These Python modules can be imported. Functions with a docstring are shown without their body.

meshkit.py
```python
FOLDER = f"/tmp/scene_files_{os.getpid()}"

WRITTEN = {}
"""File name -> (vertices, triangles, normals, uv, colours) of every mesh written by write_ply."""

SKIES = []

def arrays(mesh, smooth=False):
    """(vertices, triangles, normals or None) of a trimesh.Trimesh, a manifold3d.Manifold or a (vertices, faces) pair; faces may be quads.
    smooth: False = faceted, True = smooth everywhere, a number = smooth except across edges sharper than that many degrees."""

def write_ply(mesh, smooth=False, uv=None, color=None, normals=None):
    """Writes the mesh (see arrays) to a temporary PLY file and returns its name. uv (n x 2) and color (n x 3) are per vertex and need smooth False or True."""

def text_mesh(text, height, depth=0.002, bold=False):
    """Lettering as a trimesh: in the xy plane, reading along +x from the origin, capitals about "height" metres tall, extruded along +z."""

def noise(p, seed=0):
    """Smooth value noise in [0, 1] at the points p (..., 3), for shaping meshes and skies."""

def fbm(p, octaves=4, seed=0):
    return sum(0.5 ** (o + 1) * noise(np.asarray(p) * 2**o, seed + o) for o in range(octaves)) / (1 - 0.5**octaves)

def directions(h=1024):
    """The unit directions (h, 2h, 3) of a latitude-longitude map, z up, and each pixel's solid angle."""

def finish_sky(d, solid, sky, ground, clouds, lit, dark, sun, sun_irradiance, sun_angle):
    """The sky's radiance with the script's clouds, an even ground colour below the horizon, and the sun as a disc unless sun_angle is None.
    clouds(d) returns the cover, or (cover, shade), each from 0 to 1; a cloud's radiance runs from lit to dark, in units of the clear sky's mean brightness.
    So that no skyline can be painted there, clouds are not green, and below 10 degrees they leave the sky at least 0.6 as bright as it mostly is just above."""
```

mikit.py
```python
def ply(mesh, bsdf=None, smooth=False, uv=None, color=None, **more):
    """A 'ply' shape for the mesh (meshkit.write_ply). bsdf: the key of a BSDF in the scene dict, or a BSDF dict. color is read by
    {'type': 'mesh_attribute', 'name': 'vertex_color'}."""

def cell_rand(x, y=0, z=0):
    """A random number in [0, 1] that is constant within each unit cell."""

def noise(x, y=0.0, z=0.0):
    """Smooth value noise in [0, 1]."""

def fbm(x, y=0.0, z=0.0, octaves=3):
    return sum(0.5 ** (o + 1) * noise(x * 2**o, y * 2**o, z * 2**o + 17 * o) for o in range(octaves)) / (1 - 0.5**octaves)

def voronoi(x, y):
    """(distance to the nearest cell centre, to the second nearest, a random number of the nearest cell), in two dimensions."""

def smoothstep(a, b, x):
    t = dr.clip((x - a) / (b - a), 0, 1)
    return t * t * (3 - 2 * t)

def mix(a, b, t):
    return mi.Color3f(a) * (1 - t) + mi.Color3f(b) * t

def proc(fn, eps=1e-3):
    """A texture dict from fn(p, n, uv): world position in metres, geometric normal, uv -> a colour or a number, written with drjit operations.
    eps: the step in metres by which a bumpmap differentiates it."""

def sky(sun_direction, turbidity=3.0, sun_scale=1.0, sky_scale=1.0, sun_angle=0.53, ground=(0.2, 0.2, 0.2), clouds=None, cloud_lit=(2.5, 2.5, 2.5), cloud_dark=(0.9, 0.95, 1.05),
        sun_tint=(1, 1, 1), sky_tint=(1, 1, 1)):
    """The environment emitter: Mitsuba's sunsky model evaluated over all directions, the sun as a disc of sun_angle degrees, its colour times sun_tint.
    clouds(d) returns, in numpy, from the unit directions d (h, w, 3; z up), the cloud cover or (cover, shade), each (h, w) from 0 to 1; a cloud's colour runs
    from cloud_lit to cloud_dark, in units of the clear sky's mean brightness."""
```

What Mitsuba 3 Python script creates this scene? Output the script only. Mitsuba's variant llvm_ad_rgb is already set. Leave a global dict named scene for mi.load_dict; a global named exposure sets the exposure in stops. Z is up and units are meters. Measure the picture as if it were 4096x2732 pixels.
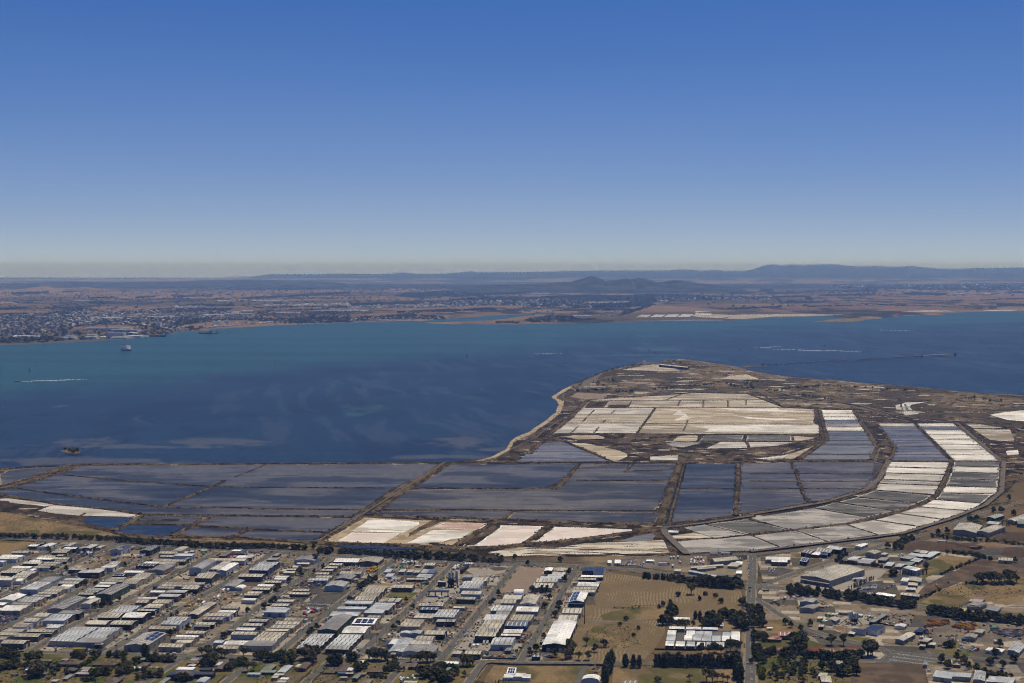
# Aerial view over an industrial estate, salt ponds, a bay and far hills.
import math, random
import numpy as np, trimesh, shapely
import shapely.geometry as sg
import mitsuba as mi, drjit as dr
import mikit, meshkit
from mikit import proc, noise, fbm, voronoi, cell_rand, smoothstep, mix

random.seed(7); RNG = np.random.default_rng(7)
scene, labels = {}, {}
# ---------------------------------------------------------------- camera, sky, exposure
EYE_H, FPX, CAMY = 440.0, 5900.0, -1900.0
PITCH = math.atan(294 / FPX)
T4 = mi.ScalarTransform4f
scene['camera'] = {'type': 'perspective', 'fov': 2 * math.degrees(math.atan(2048 / FPX)), 'fov_axis': 'x',
                   'near_clip': 5.0, 'far_clip': 200000.0,
                   'to_world': T4().look_at(origin=[0, CAMY, EYE_H], target=[0, CAMY + math.cos(PITCH) * 100, EYE_H - math.sin(PITCH) * 100], up=[0, 0, 1]),
                   'medium': {'type': 'ref', 'id': 'air'}}
SUN_AZ, SUN_EL = math.radians(33), math.radians(66)
SUN = [math.sin(SUN_AZ) * math.cos(SUN_EL), math.cos(SUN_AZ) * math.cos(SUN_EL), math.sin(SUN_EL)]
def veil(d):   # thin high haze, thickening evenly towards the horizon all round
    el = np.degrees(np.arcsin(np.clip(d[..., 2], 0, 1)))
    w = meshkit.fbm(d * [3.0, 3.0, 14.0], 3, 5) - 0.5
    return np.clip(0.68 * np.exp(-el / 3.7) + 0.18 * np.exp(-el / 0.8) + 0.05 * w * np.exp(-el / 12), 0, 1)
scene['sky'] = mikit.sky(SUN, turbidity=2.2, sun_tint=(0.97, 1.01, 0.94), sky_tint=(0.114, 0.276, 0.545), clouds=veil, cloud_lit=(5.2, 5.95, 6.3), ground=(0.40, 0.50, 0.60))
exposure = 1.33
scene['air'] = {'type': 'homogeneous', 'albedo': {'type': 'rgb', 'value': [0.625, 0.80, 0.985]}, 'sigma_t': {'type': 'rgb', 'value': [1.35e-5, 1.8e-5, 3.1e-5]}}
scene['haze'] = {'type': 'cube', 'to_world': T4().translate([0, 33000, 299]).scale([70000, 38000, 301]), 'bsdf': {'type': 'null'},
                 'interior': {'type': 'ref', 'id': 'air'}}
labels['haze'] = {'kind': 'stuff', 'label': 'thin blue summer haze over the bay and plains', 'category': 'haze'}

# ---------------------------------------------------------------- survey: photo pixels (4096 x 2732) -> ground
E = 512 / 2351
TILES = {'S': (0, 0, 1.7423)}
for k in range(8):
    TILES['a%d' % k] = (512 * k, 2140, E); TILES['b%d' % k] = (512 * k, 2432, E)
for k in range(5):
    TILES['A%d' % (k + 1)] = (800 * k, 2100, 1 / 2.4813)
for k in range(3):
    TILES['B%d' % k] = (1000 * k, 1750, 1 / 2.351)
TILES['B3'] = (3000, 1750, 1 / 2.1451)
TILES['C0'] = (1900, 1400, 1 / 2.939); TILES['C1'] = (2600, 1400, 1 / 2.939); TILES['C2'] = (3300, 1400, 1 / 2.9535)
for k in range(5):
    TILES['D%d' % k] = (700 * k, 1040, 1 / 3.3586)
TILES['D5'] = (3396, 1040, 1 / 3.3586)
for n, x0, y0 in (('e5', 2560, 2140), ('f5', 2560, 2432), ('e6', 3072, 2140), ('e7', 3584, 2140), ('f7', 3584, 2432), ('y7', 3584, 1940)):
    TILES[n] = (x0, y0, 1 / 2.625)

def src(t, x, y):
    a, b, s = TILES[t]
    return a + x * s, b + y * s

def g_uv(u, v, z=0.0):
    cx, cy = (u - 2048) / FPX, -(v - 1366) / FPX
    d = np.array([cx, math.cos(PITCH) + cy * math.sin(PITCH), -math.sin(PITCH) + cy * math.cos(PITCH)])
    k = (z - EYE_H) / d[2]
    return np.array([d[0] * k, CAMY + d[1] * k, z])

def G(t, x, y, z=0.0):
    return g_uv(*src(t, x, y), z)

def tokens(s):
    t, out, buf = None, [], []
    for w in s.split():
        if w[0].isalpha():
            t = w
        else:
            buf.append(float(w))
            if len(buf) == 2:
                out.append((t, *buf)); buf = []
    return out

def pts(s, z=0.0):
    return np.array([G(*q, z)[:2] for q in tokens(s)])

# ---------------------------------------------------------------- mesh helpers
def obj(name, mesh, bsdf, kind=None, smooth=False, **lab):
    scene[name] = mikit.ply(mesh, bsdf, smooth=smooth)
    if kind: labels[name] = {'kind': kind}
    if lab: labels.setdefault(name, {}).update(lab)
    return name

COUNT = {}
def num(base):
    n = COUNT.get(base, 0); COUNT[base] = n + 1
    return base if n == 0 else '%s_%03d' % (base, n)

def sub(parent, part):
    return num(parent + '__' + part)

def flat(poly, z):
    """A horizontal sheet of a shapely polygon at height z."""
    vs, fs, n = [], [], 0
    for p in (getattr(poly, 'geoms', [poly])):
        if p.is_empty or p.geom_type != 'Polygon': continue
        p = shapely.geometry.polygon.orient(p)
        v, f = trimesh.creation.triangulate_polygon(p, engine='earcut')
        a = v[f]
        d1, d2 = a[:, 1] - a[:, 0], a[:, 2] - a[:, 0]; cr = d1[:, 0] * d2[:, 1] - d1[:, 1] * d2[:, 0]
        f = np.where((cr < 0)[:, None], f[:, ::-1], f)
        vs.append(np.column_stack([v, np.full(len(v), z)])); fs.append(f + n); n += len(v)
    return np.vstack(vs), np.vstack(fs)

def rag(p, amp, step, seed=0):
    """Roughens a polygon's outline."""
    p = np.asarray(p); out = []
    for i in range(len(p)):
        a, b = p[i], p[(i + 1) % len(p)]
        n = max(1, int(np.hypot(*(b - a)) / step))
        for k in range(n):
            q = a + (b - a) * k / n
            w = np.array([q[0] / (step * 2.2), q[1] / (step * 2.2), seed])
            out.append(q + amp * 2 * (np.array([meshkit.fbm(w, 3, 1), meshkit.fbm(w, 3, 5)]) - 0.5))
    return np.array(out)

def poly_of(p):
    q = sg.Polygon(p)
    return q if q.is_valid else q.buffer(0)

class MB:
    """Collects boxes, prisms and quads into one mesh."""
    def __init__(self): self.v, self.f, self.n = [], [], 0
    def add(self, v, f):
        v = np.asarray(v, float); f = np.asarray(f, int)
        if f.shape[1] == 4: f = np.vstack([f[:, [0, 1, 2]], f[:, [0, 2, 3]]])
        self.v.append(v); self.f.append(f + self.n); self.n += len(v)
        return self
    def quad(self, a, b, c, d): return self.add([a, b, c, d], [[0, 1, 2, 3]])
    def hexa(self, b4, t4):
        """Box from four bottom corners (counter-clockwise) and four top corners."""
        return self.add(list(b4) + list(t4), [[3, 2, 1, 0], [4, 5, 6, 7], [0, 1, 5, 4], [1, 2, 6, 5], [2, 3, 7, 6], [3, 0, 4, 7]])
    def box(self, c, e, n, z0, z1):
        """c: centre xy; e, n: half-extent vectors."""
        c, e, n = np.asarray(c)[:2], np.asarray(e)[:2], np.asarray(n)[:2]
        q = [c - e - n, c + e - n, c + e + n, c - e + n]
        if e[0] * n[1] - e[1] * n[0] < 0: q = q[::-1]
        return self.hexa([(*p, z0) for p in q], [(*p, z1) for p in q])
    def cyl(self, c, r, z0, z1, k=10, r1=None):
        a = np.arange(k) * 2 * np.pi / k; r1 = r if r1 is None else r1
        lo = np.column_stack([c[0] + r * np.cos(a), c[1] + r * np.sin(a), np.full(k, z0)])
        hi = np.column_stack([c[0] + r1 * np.cos(a), c[1] + r1 * np.sin(a), np.full(k, z1)])
        v = np.vstack([lo, hi, [[c[0], c[1], z1]]])
        f = [[i, (i + 1) % k, k + (i + 1) % k] for i in range(k)] + [[i, k + (i + 1) % k, k + i] for i in range(k)] + [[k + i, k + (i + 1) % k, 2 * k] for i in range(k)]
        return self.add(v, f)
    def bar(self, a, b, r=0.1, k=5):
        v, f = tube([a, b], [r, r], k); return self.add(v, f)
    def mesh(self): return np.vstack(self.v), np.vstack(self.f)

def tube(p, r, k=6):
    p = np.asarray(p, float); t = np.gradient(p, axis=0)
    t /= np.linalg.norm(t, axis=1, keepdims=True) + 1e-12
    a = np.cross(t, np.where(np.abs(t[:, 2:]) < 0.9, [0, 0, 1.0], [1.0, 0, 0])); a /= np.linalg.norm(a, axis=1, keepdims=True) + 1e-12
    b, ang = np.cross(t, a), np.arange(k) * 2 * np.pi / k
    v = p[:, None] + np.broadcast_to(r, (len(p),))[:, None, None] * (np.cos(ang)[None, :, None] * a[:, None] + np.sin(ang)[None, :, None] * b[:, None])
    i, j = np.meshgrid(np.arange(len(p) - 1), np.arange(k), indexing='ij')
    q = np.stack([i * k + j, i * k + (j + 1) % k, (i + 1) * k + (j + 1) % k, (i + 1) * k + j], -1).reshape(-1, 4)
    return v.reshape(-1, 3), np.vstack([q[:, [0, 1, 2]], q[:, [0, 2, 3]]])

# ---------------------------------------------------------------- materials
def mat(key, col, rough=0.8, spec=0.3, metal=0.0, **kw):
    """A principled BSDF; col is a colour or a procedural function."""
    b = {'type': 'principled', 'base_color': proc(col) if callable(col) else {'type': 'rgb', 'value': list(col)},
         'roughness': rough, 'specular': spec, 'metallic': metal, **kw}
    scene[key] = {'type': 'twosided', 'bsdf': b}
    return key

def dif(key, col):
    scene[key] = {'type': 'twosided', 'bsdf': {'type': 'diffuse', 'reflectance': proc(col) if callable(col) else {'type': 'rgb', 'value': list(col)}}}
    return key
# ---------------------------------------------------------------- land, water, ponds, roads (the setting)
NAZ = math.radians(9.07)
E0, E1, N0, N1 = math.cos(NAZ), -math.sin(NAZ), math.sin(NAZ), math.cos(NAZ)
ND, ED = np.array([math.sin(NAZ), math.cos(NAZ)]), np.array([math.cos(NAZ), -math.sin(NAZ)])

def c_ground(p, n, uv):
    x, y = p.x, p.y
    a = fbm(x / 420, y / 700, 0, 4); b = fbm(x / 45, y / 60, 3, 3); c = fbm(x / 7, y / 9, 7, 2)
    near = mix((0.15, 0.105, 0.062), (0.085, 0.066, 0.042), smoothstep(0.35, 0.65, a))
    near = mix(near, (0.036, 0.036, 0.022), smoothstep(0.56, 0.68, 0.65 * b + 0.35 * c))
    near = mix(near, (0.21, 0.155, 0.095), smoothstep(0.6, 0.75, fbm(x / 90, y / 160, 11, 3)))
    # far plains: paddocks
    u, w = x * 0.985 + y * 0.17, y * 0.985 - x * 0.17
    wx = u / 760 + 0.35 * noise(u / 2500, w / 2500, 1); wy = w / 1150 + 0.4 * noise(u / 2100, w / 2300, 5)
    r = cell_rand(wx, wy, 3); r2 = cell_rand(wx * 0.31, wy * 0.37, 9)
    far = mix((0.16, 0.105, 0.066), (0.255, 0.175, 0.105), r)
    far = mix(far, (0.085, 0.075, 0.048), smoothstep(0.72, 0.8, r2) * 0.8)
    fx, fy = wx - dr.floor(wx), wy - dr.floor(wy)
    edge = dr.maximum(smoothstep(0.03, 0.0, fx), smoothstep(0.05, 0.0, fy)) * smoothstep(0.35, 0.6, noise(wx * 2.3, wy * 2.3, 4))
    far = mix(far, (0.03, 0.032, 0.024), edge * 0.9)
    sc = smoothstep(0.5, 0.62, fbm(x / 1700, y / 2600, 21, 4))
    far = mix(far, (0.035, 0.036, 0.027), sc * smoothstep(0.42, 0.55, fbm(x / 160, y / 420, 23, 3)))
    far = far * (0.72 + 0.22 * fbm(x / 60, y / 240, 8, 2))
    far = mix(far, (0.10, 0.08, 0.058), smoothstep(9500, 7500, y))
    return mix(near, far, smoothstep(5200, 6000, y))
dif('m_ground', c_ground)

def c_marsh(p, n, uv):
    x, y = p.x, p.y
    a = fbm(x / 60, y / 90, 1, 4); b = fbm(x / 12, y / 16, 4, 3)
    c = mix((0.052, 0.038, 0.030), (0.125, 0.092, 0.060), smoothstep(0.42, 0.66, 0.6 * a + 0.4 * b))
    c = mix(c, (0.026, 0.022, 0.017), smoothstep(0.54, 0.62, fbm(x / 24, y / 40, 9, 3)))
    return mix(c, (0.38, 0.34, 0.28), smoothstep(0.69, 0.75, fbm(x / 33, y / 20, 13, 4)))
dif('m_marsh', c_marsh)

def c_pen(p, n, uv):   # dry heath of the peninsula
    x, y = p.x, p.y
    a = fbm(x / 130, y / 260, 1, 4); b = fbm(x / 16, y / 24, 4, 3)
    c = mix((0.075, 0.058, 0.038), (0.165, 0.125, 0.08), smoothstep(0.4, 0.62, a))
    c = mix(c, (0.032, 0.03, 0.02), smoothstep(0.56, 0.66, b))
    return mix(c, (0.40, 0.36, 0.29), smoothstep(0.68, 0.73, fbm(x / 75, y / 48, 13, 4)))
dif('m_pen', c_pen)

def c_sand(p, n, uv):
    return mix((0.42, 0.345, 0.24), (0.27, 0.21, 0.14), smoothstep(0.35, 0.7, fbm(p.x / 9, p.y / 14, 2, 3)))
dif('m_sand', c_sand)

def c_salt(lo, hi, grey, sx, sy, thr, seed):
    def f(p, n, uv):
        x, y = p.x, p.y
        a = fbm(x / sx, y / sy, seed, 4); b = fbm(x / (sx * 0.16), y / (sy * 0.2), seed + 3, 3)
        c = mix(lo, hi, smoothstep(0.35, 0.62, 0.7 * a + 0.3 * b))
        return mix(c, grey, smoothstep(thr, thr + 0.12, fbm(x / (sx * 0.8), y / (sy * 0.55), seed + 7, 4)) * 0.8)
    return f
dif('m_salt_white', c_salt((0.55, 0.53, 0.495), (0.76, 0.745, 0.72), (0.40, 0.37, 0.33), 80, 36, 0.55, 1))
dif('m_salt_grey', c_salt((0.25, 0.245, 0.243), (0.42, 0.40, 0.385), (0.17, 0.168, 0.168), 60, 34, 0.50, 11))
dif('m_salt_pale', c_salt((0.40, 0.38, 0.355), (0.58, 0.555, 0.52), (0.30, 0.285, 0.27), 70, 38, 0.53, 15))
dif('m_salt_dark', c_salt((0.072, 0.073, 0.074), (0.135, 0.132, 0.128), (0.27, 0.262, 0.255), 80, 36, 0.58, 21))
dif('m_salt_old', c_salt((0.235, 0.205, 0.16), (0.40, 0.355, 0.285), (0.60, 0.57, 0.52), 120, 36, 0.57, 31))
dif('m_salt_tan', c_salt((0.30, 0.25, 0.185), (0.44, 0.38, 0.29), (0.64, 0.60, 0.54), 90, 34, 0.58, 37))
dif('m_salt_rose', c_salt((0.60, 0.53, 0.50), (0.70, 0.64, 0.61), (0.55, 0.46, 0.43), 60, 40, 0.62, 41))
dif('m_salt_pink', c_salt((0.40, 0.27, 0.24), (0.47, 0.33, 0.29), (0.60, 0.50, 0.46), 80, 40, 0.66, 43))

def c_flat(p, n, uv):   # dry salt flat with weed lines and stains
    x, y = p.x, p.y
    c = mix((0.50, 0.455, 0.385), (0.62, 0.585, 0.52), fbm(x / 40, y / 26, 3, 4))
    c = mix(c, (0.30, 0.25, 0.19), smoothstep(0.52, 0.66, fbm(x / 60, y / 16, 8, 4)))
    return mix(c, (0.06, 0.045, 0.032), smoothstep(0.60, 0.65, fbm(x / 38, y / 7, 21, 4)))
dif('m_salt_flat', c_flat)
def c_pond(a, b, sx, sy, seed):
    d = tuple(0.55 * q for q in a)
    def f(p, n, uv):
        x, y = p.x, p.y
        wx, wy = 0.8 * fbm(x / sx, y / sy, seed + 9, 2), 0.8 * fbm(x / sx, y / sy, seed + 13, 2)
        t = fbm(x / sx + wx, y / sy + wy, seed, 4); s = fbm(x / (sx * 0.3) + y / (sy * 0.9), y / (sy * 0.12), seed + 4, 3)
        c = mix(a, b, smoothstep(0.36, 0.62, 0.55 * t + 0.45 * s))
        c = mix(c, d, smoothstep(0.52, 0.66, fbm(x / (sx * 0.7) + wy, y / (sy * 0.5), seed + 6, 4)) * 0.75)
        return c * (0.88 + 0.24 * noise(x / 9, y / 16, seed))
    return f
WR = 0.3
mat('m_pond_blue', c_pond((0.033, 0.035, 0.043), (0.105, 0.096, 0.088), 260, 190, 3), WR, 0.03)
mat('m_pond_brown', c_pond((0.060, 0.056, 0.053), (0.135, 0.120, 0.100), 220, 130, 9), WR, 0.02)
mat('m_pond_violet', c_pond((0.125, 0.120, 0.135), (0.205, 0.195, 0.195), 160, 60, 17), WR, 0.04)
mat('m_pond_slate', c_pond((0.125, 0.125, 0.125), (0.19, 0.183, 0.175), 200, 90, 19), WR, 0.03)
mat('m_pond_mud', c_pond((0.082, 0.076, 0.076), (0.155, 0.135, 0.122), 190, 90, 29), WR, 0.02)
mat('m_pond_deep', c_pond((0.012, 0.023, 0.052), (0.022, 0.032, 0.056), 120, 60, 27), WR, 0.06)

# the bay: deep teal channel, dark seagrass near the shore, sandy streaks
_b = np.array([g_uv(u, v)[:2] for u, v in ((0, 1585), (700, 1550), (1400, 1450), (1800, 1425), (2300, 1385), (2700, 1345), (3300, 1310), (4096, 1290))])
BC = np.polyfit(_b[:, 0] / 1000, _b[:, 1] / 1000, 3).tolist()
BARS = [(*g_uv(*src('D3', x, y))[:2], rx, ry) for x, y, rx, ry in ((1740, 1195, 150, 330), (1560, 1020, 170, 130), (1680, 1120, 70, 90), (1800, 1280, 190, 90), (1350, 1285, 120, 70), (1000, 1290, 160, 70), (1820, 1070, 60, 80))]
BARS += [(*g_uv(1410, 1655)[:2], 90, 260), (*g_uv(250, 1625)[:2], 60, 90)]
STREAK = [(*g_uv(*src('B0', x, y))[:2], rx, ry) for x, y, rx, ry in ((1250, 85, 210, 40), (2000, 45, 160, 90), (700, 70, 90, 140), (300, 215, 260, 60), (950, 235, 220, 60))]
STREAK += [(*g_uv(*src('B1', x, y))[:2], rx, ry) for x, y, rx, ry in ((1750, 190, 150, 50), (1950, 50, 110, 120), (2250, 110, 60, 60))]
BARS, STREAK = ([tuple(map(float, q)) for q in a] for a in (BARS, STREAK))
def c_bay(p, n, uv):
    x, y = p.x, p.y
    t = x / 1000
    yb = (((BC[0] * t + BC[1]) * t + BC[2]) * t + BC[3]) * 1000
    w = (fbm(x / 900, y / 1300, 2, 4) - 0.5) * 1700
    deep = smoothstep(-1000, 1100, y - yb + w)
    c = mix((0.0085, 0.020, 0.042), (0.0105, 0.052, 0.055), deep)
    wx = 1.2 * fbm(x / 420, y / 600, 51, 2)
    grass = smoothstep(0.47, 0.63, fbm(x / 300 + wx, y / 560, 5, 5)) * (1 - deep)
    c = mix(c, (0.0045, 0.0095, 0.024), grass * 0.75)
    st = fbm(x / 46 + 3 * wx + y / 210, y / 330 + wx, 15, 4)          # weed and foam streaks over the flats
    shore = smoothstep(0.5, 0.66, st) * smoothstep(0.36, 0.58, fbm(x / 420, y / 700, 12, 3)) * (1 - deep)
    c = mix(c, (0.026, 0.036, 0.056), shore * 0.7)
    wl = smoothstep(0.45, 0.75, fbm(x / 1500 + y / 5200, y / 240, 61, 3))
    c = c * (1.06 - 0.20 * wl)
    for bx, by, rx, ry in BARS:
        d = dr.sqrt(dr.square((x - bx) / rx) + dr.square((y - by) / ry)) + (fbm(x / 70, y / 200, 31, 4) - 0.5) * 2.2
        c = mix(c, (0.035, 0.085, 0.076), smoothstep(1.0, 0.2, d) * 0.6)
    for bx, by, rx, ry in STREAK:
        d = dr.sqrt(dr.square((x - bx) / rx) + dr.square((y - by) / ry)) + (fbm(x / 60, y / 70, 33, 4) - 0.5) * 2.4
        c = mix(c, (0.066, 0.062, 0.060), smoothstep(1.05, 0.1, d) * 0.9)
    return c * (0.84 + 0.32 * fbm(x / 16, y / 40, 41, 3))
mat('m_bay', c_bay, 0.3, 0.04)

def c_levee(p, n, uv):
    a = fbm(p.x / 6, p.y / 6, 2, 3); b = fbm(p.x / 40, p.y / 40, 6, 3)
    c = mix((0.145, 0.11, 0.072), (0.04, 0.03, 0.022), smoothstep(0.4, 0.62, 0.5 * a + 0.5 * b))
    return c
dif('m_levee', c_levee)
dif('m_track', lambda p, n, uv: mix((0.17, 0.15, 0.135), (0.115, 0.1, 0.09), fbm(p.x / 8, p.y / 8, 3, 3)))

def c_yard(p, n, uv):
    x, y = p.x, p.y
    u, w = x * E0 + y * E1, x * N0 + y * N1
    uu, ww = u / 23, w / 16
    r = cell_rand(uu, ww, 3); q = cell_rand(uu * 0.5, ww * 0.5, 8)
    c = mix((0.235, 0.19, 0.145), (0.175, 0.152, 0.125), r)
    c = mix(c, (0.39, 0.345, 0.28), smoothstep(0.7, 0.74, r))
    c = mix(c, (0.085, 0.08, 0.076), smoothstep(0.66, 0.68, q))
    c = mix(c, (0.12, 0.098, 0.055), smoothstep(0.6, 0.66, fbm(x / 19, y / 19, 6, 3)) * 0.8)
    return c * (0.72 + 0.5 * fbm(x / 3.1, y / 3.1, 2, 3))
dif('m_yard', c_yard)
dif('m_asphalt', lambda p, n, uv: mix((0.088, 0.086, 0.085), (0.135, 0.131, 0.127), fbm(p.x / 7, p.y / 12, 2, 4)))
dif('m_gravel', lambda p, n, uv: mix((0.20, 0.168, 0.135), (0.13, 0.112, 0.094), smoothstep(0.35, 0.65, 0.6 * fbm(p.x / 14, p.y / 18, 2, 4) + 0.4 * fbm(p.x / 2, p.y / 2, 5, 2))))
dif('m_concrete', lambda p, n, uv: mix((0.34, 0.31, 0.27), (0.25, 0.228, 0.2), fbm(p.x / 6, p.y / 6, 2, 4)))
dif('m_asphalt_old', lambda p, n, uv: mix((0.10, 0.094, 0.088), (0.066, 0.063, 0.06), smoothstep(0.3, 0.7, fbm(p.x / 9, p.y / 9, 4, 4))))
dif('m_crushed', lambda p, n, uv: mix((0.275, 0.215, 0.175), (0.21, 0.165, 0.135), fbm(p.x / 5, p.y / 4, 4, 4)))
dif('m_verge', lambda p, n, uv: mix(mix((0.19, 0.155, 0.10), (0.25, 0.21, 0.16), fbm(p.x / 9, p.y / 9, 2, 3)), (0.075, 0.085, 0.03), smoothstep(0.56, 0.66, fbm(p.x / 25, p.y / 25, 9, 3))))
dif('m_green', lambda p, n, uv: mix((0.075, 0.10, 0.028), (0.135, 0.122, 0.05), smoothstep(0.38, 0.62, fbm(p.x / 12, p.y / 16, 2, 4))))
def c_dry(p, n, uv):
    x, y = p.x, p.y
    c = mix((0.215, 0.155, 0.085), (0.145, 0.108, 0.062), smoothstep(0.38, 0.64, fbm(x / 28, y / 40, 2, 4)))
    c = mix(c, (0.095, 0.088, 0.038), smoothstep(0.55, 0.68, fbm(x / 40, y / 60, 8, 3)))
    return c * (0.8 + 0.4 * fbm(x / 2.5, y / 3.5, 4, 2))
dif('m_dry', c_dry)
def c_mown(p, n, uv):   # mown hay with swaths that bend round the field
    x, y = p.x, p.y
    u = x * E0 + y * E1; w = x * N0 + y * N1
    ph = u + 12 * fbm(u / 60, w / 130, 3, 2) + 6 * noise(u / 25, w / 34, 8)
    s = 0.5 + 0.5 * dr.sin(ph * 2 * math.pi / 4.1)
    k = smoothstep(0.32, 0.6, fbm(x / 38, y / 60, 15, 3))
    c = mix((0.160, 0.122, 0.074), (0.235, 0.180, 0.110), smoothstep(0.2, 0.85, s) * k)
    c = mix(c, (0.155, 0.118, 0.068), smoothstep(0.48, 0.66, fbm(x / 30, y / 55, 5, 4)) * 0.8)
    return c * (0.80 + 0.40 * fbm(x / 2.7, y / 3.7, 4, 3))
dif('m_mown', c_mown)
dif('m_soil', lambda p, n, uv: mix((0.13, 0.095, 0.07), (0.085, 0.064, 0.05), smoothstep(0.35, 0.65, fbm(p.x / 15, p.y / 15, 2, 4))))
dif('m_garden', lambda p, n, uv: mix(mix((0.07, 0.082, 0.026), (0.145, 0.115, 0.058), smoothstep(0.36, 0.6, fbm(p.x / 26, p.y / 26, 2, 4))), (0.13, 0.105, 0.078), smoothstep(0.6, 0.68, fbm(p.x / 18, p.y / 22, 6, 3))))
dif('m_paint', (0.62, 0.62, 0.60)); dif('m_court', (0.075, 0.115, 0.055)); dif('m_clay', (0.15, 0.06, 0.05))
mat('m_pool', (0.04, 0.28, 0.5), 0.1, 0.5)

# ground: one sheet out to the foot of the ranges
obj('ground', (np.array([[-60000, -2600, 0], [60000, -2600, 0], [60000, 42500, 0], [-60000, 42500, 0]], float), np.array([[0, 1, 2, 3]])), 'm_ground', 'structure')

LAYER = [0.0]
def sheet(name, s, bsdf, z, rough=None, hole=None):
    p = pts(s) if isinstance(s, str) else s
    q = poly_of(rag(p, *rough) if rough else p)
    if hole is not None: q = q.difference(hole)
    LAYER[0] += 0.0015
    obj(num(name), flat(q, z + LAYER[0] * 0.2), bsdf, 'structure')
    return q

# the bay
FAR_COAST = 'D5 2351 685 1700 695 1180 715 1300 745 1000 740 700 755 300 800 100 820 0 838 D4 2351 790 2100 830 1900 838 1500 835 1700 800 1980 775 1600 755 1000 775 560 810 330 822 0 825 D3 2351 815 1700 825 1400 840 1040 845 800 850 0 860 D2 2351 865 1300 862 1000 845 1050 838 850 815 400 825 0 838 D1 2351 840 1500 870 900 905 600 925 340 960 0 970 D0 2351 990 2200 1000 1800 1055 1400 1085 1200 1095 800 1110 300 1135 0 1145'
NEAR_COAST = 'B0 0 303 300 283 640 266 790 250 2351 246 B1 1790 241 2060 235 C0 0 1300 200 1250 350 1170 420 1080 500 1020 650 960 800 850 950 740 1000 640 960 600 900 555 1000 490 1160 400 1250 360 1500 260 1750 195 1950 150 2140 150 C1 210 110 390 105 900 178 1070 205 1150 235 1400 285 1700 320 2100 360 C2 0 345 400 385 900 420 1400 470 1950 515 2351 535'
far, near = pts(FAR_COAST), pts(NEAR_COAST)
bay = np.vstack([[[far[-1][0] - 9000, far[-1][1] - 2500]], [[near[0][0] - 5000, near[0][1] - 300]], near, [[near[-1][0] + 6000, near[-1][1] - 500]], [[far[0][0] + 9000, far[0][1] + 900]], far])
BAY = sheet('bay_water', rag(bay, 7, 60), 'm_bay', 0.25)
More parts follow.
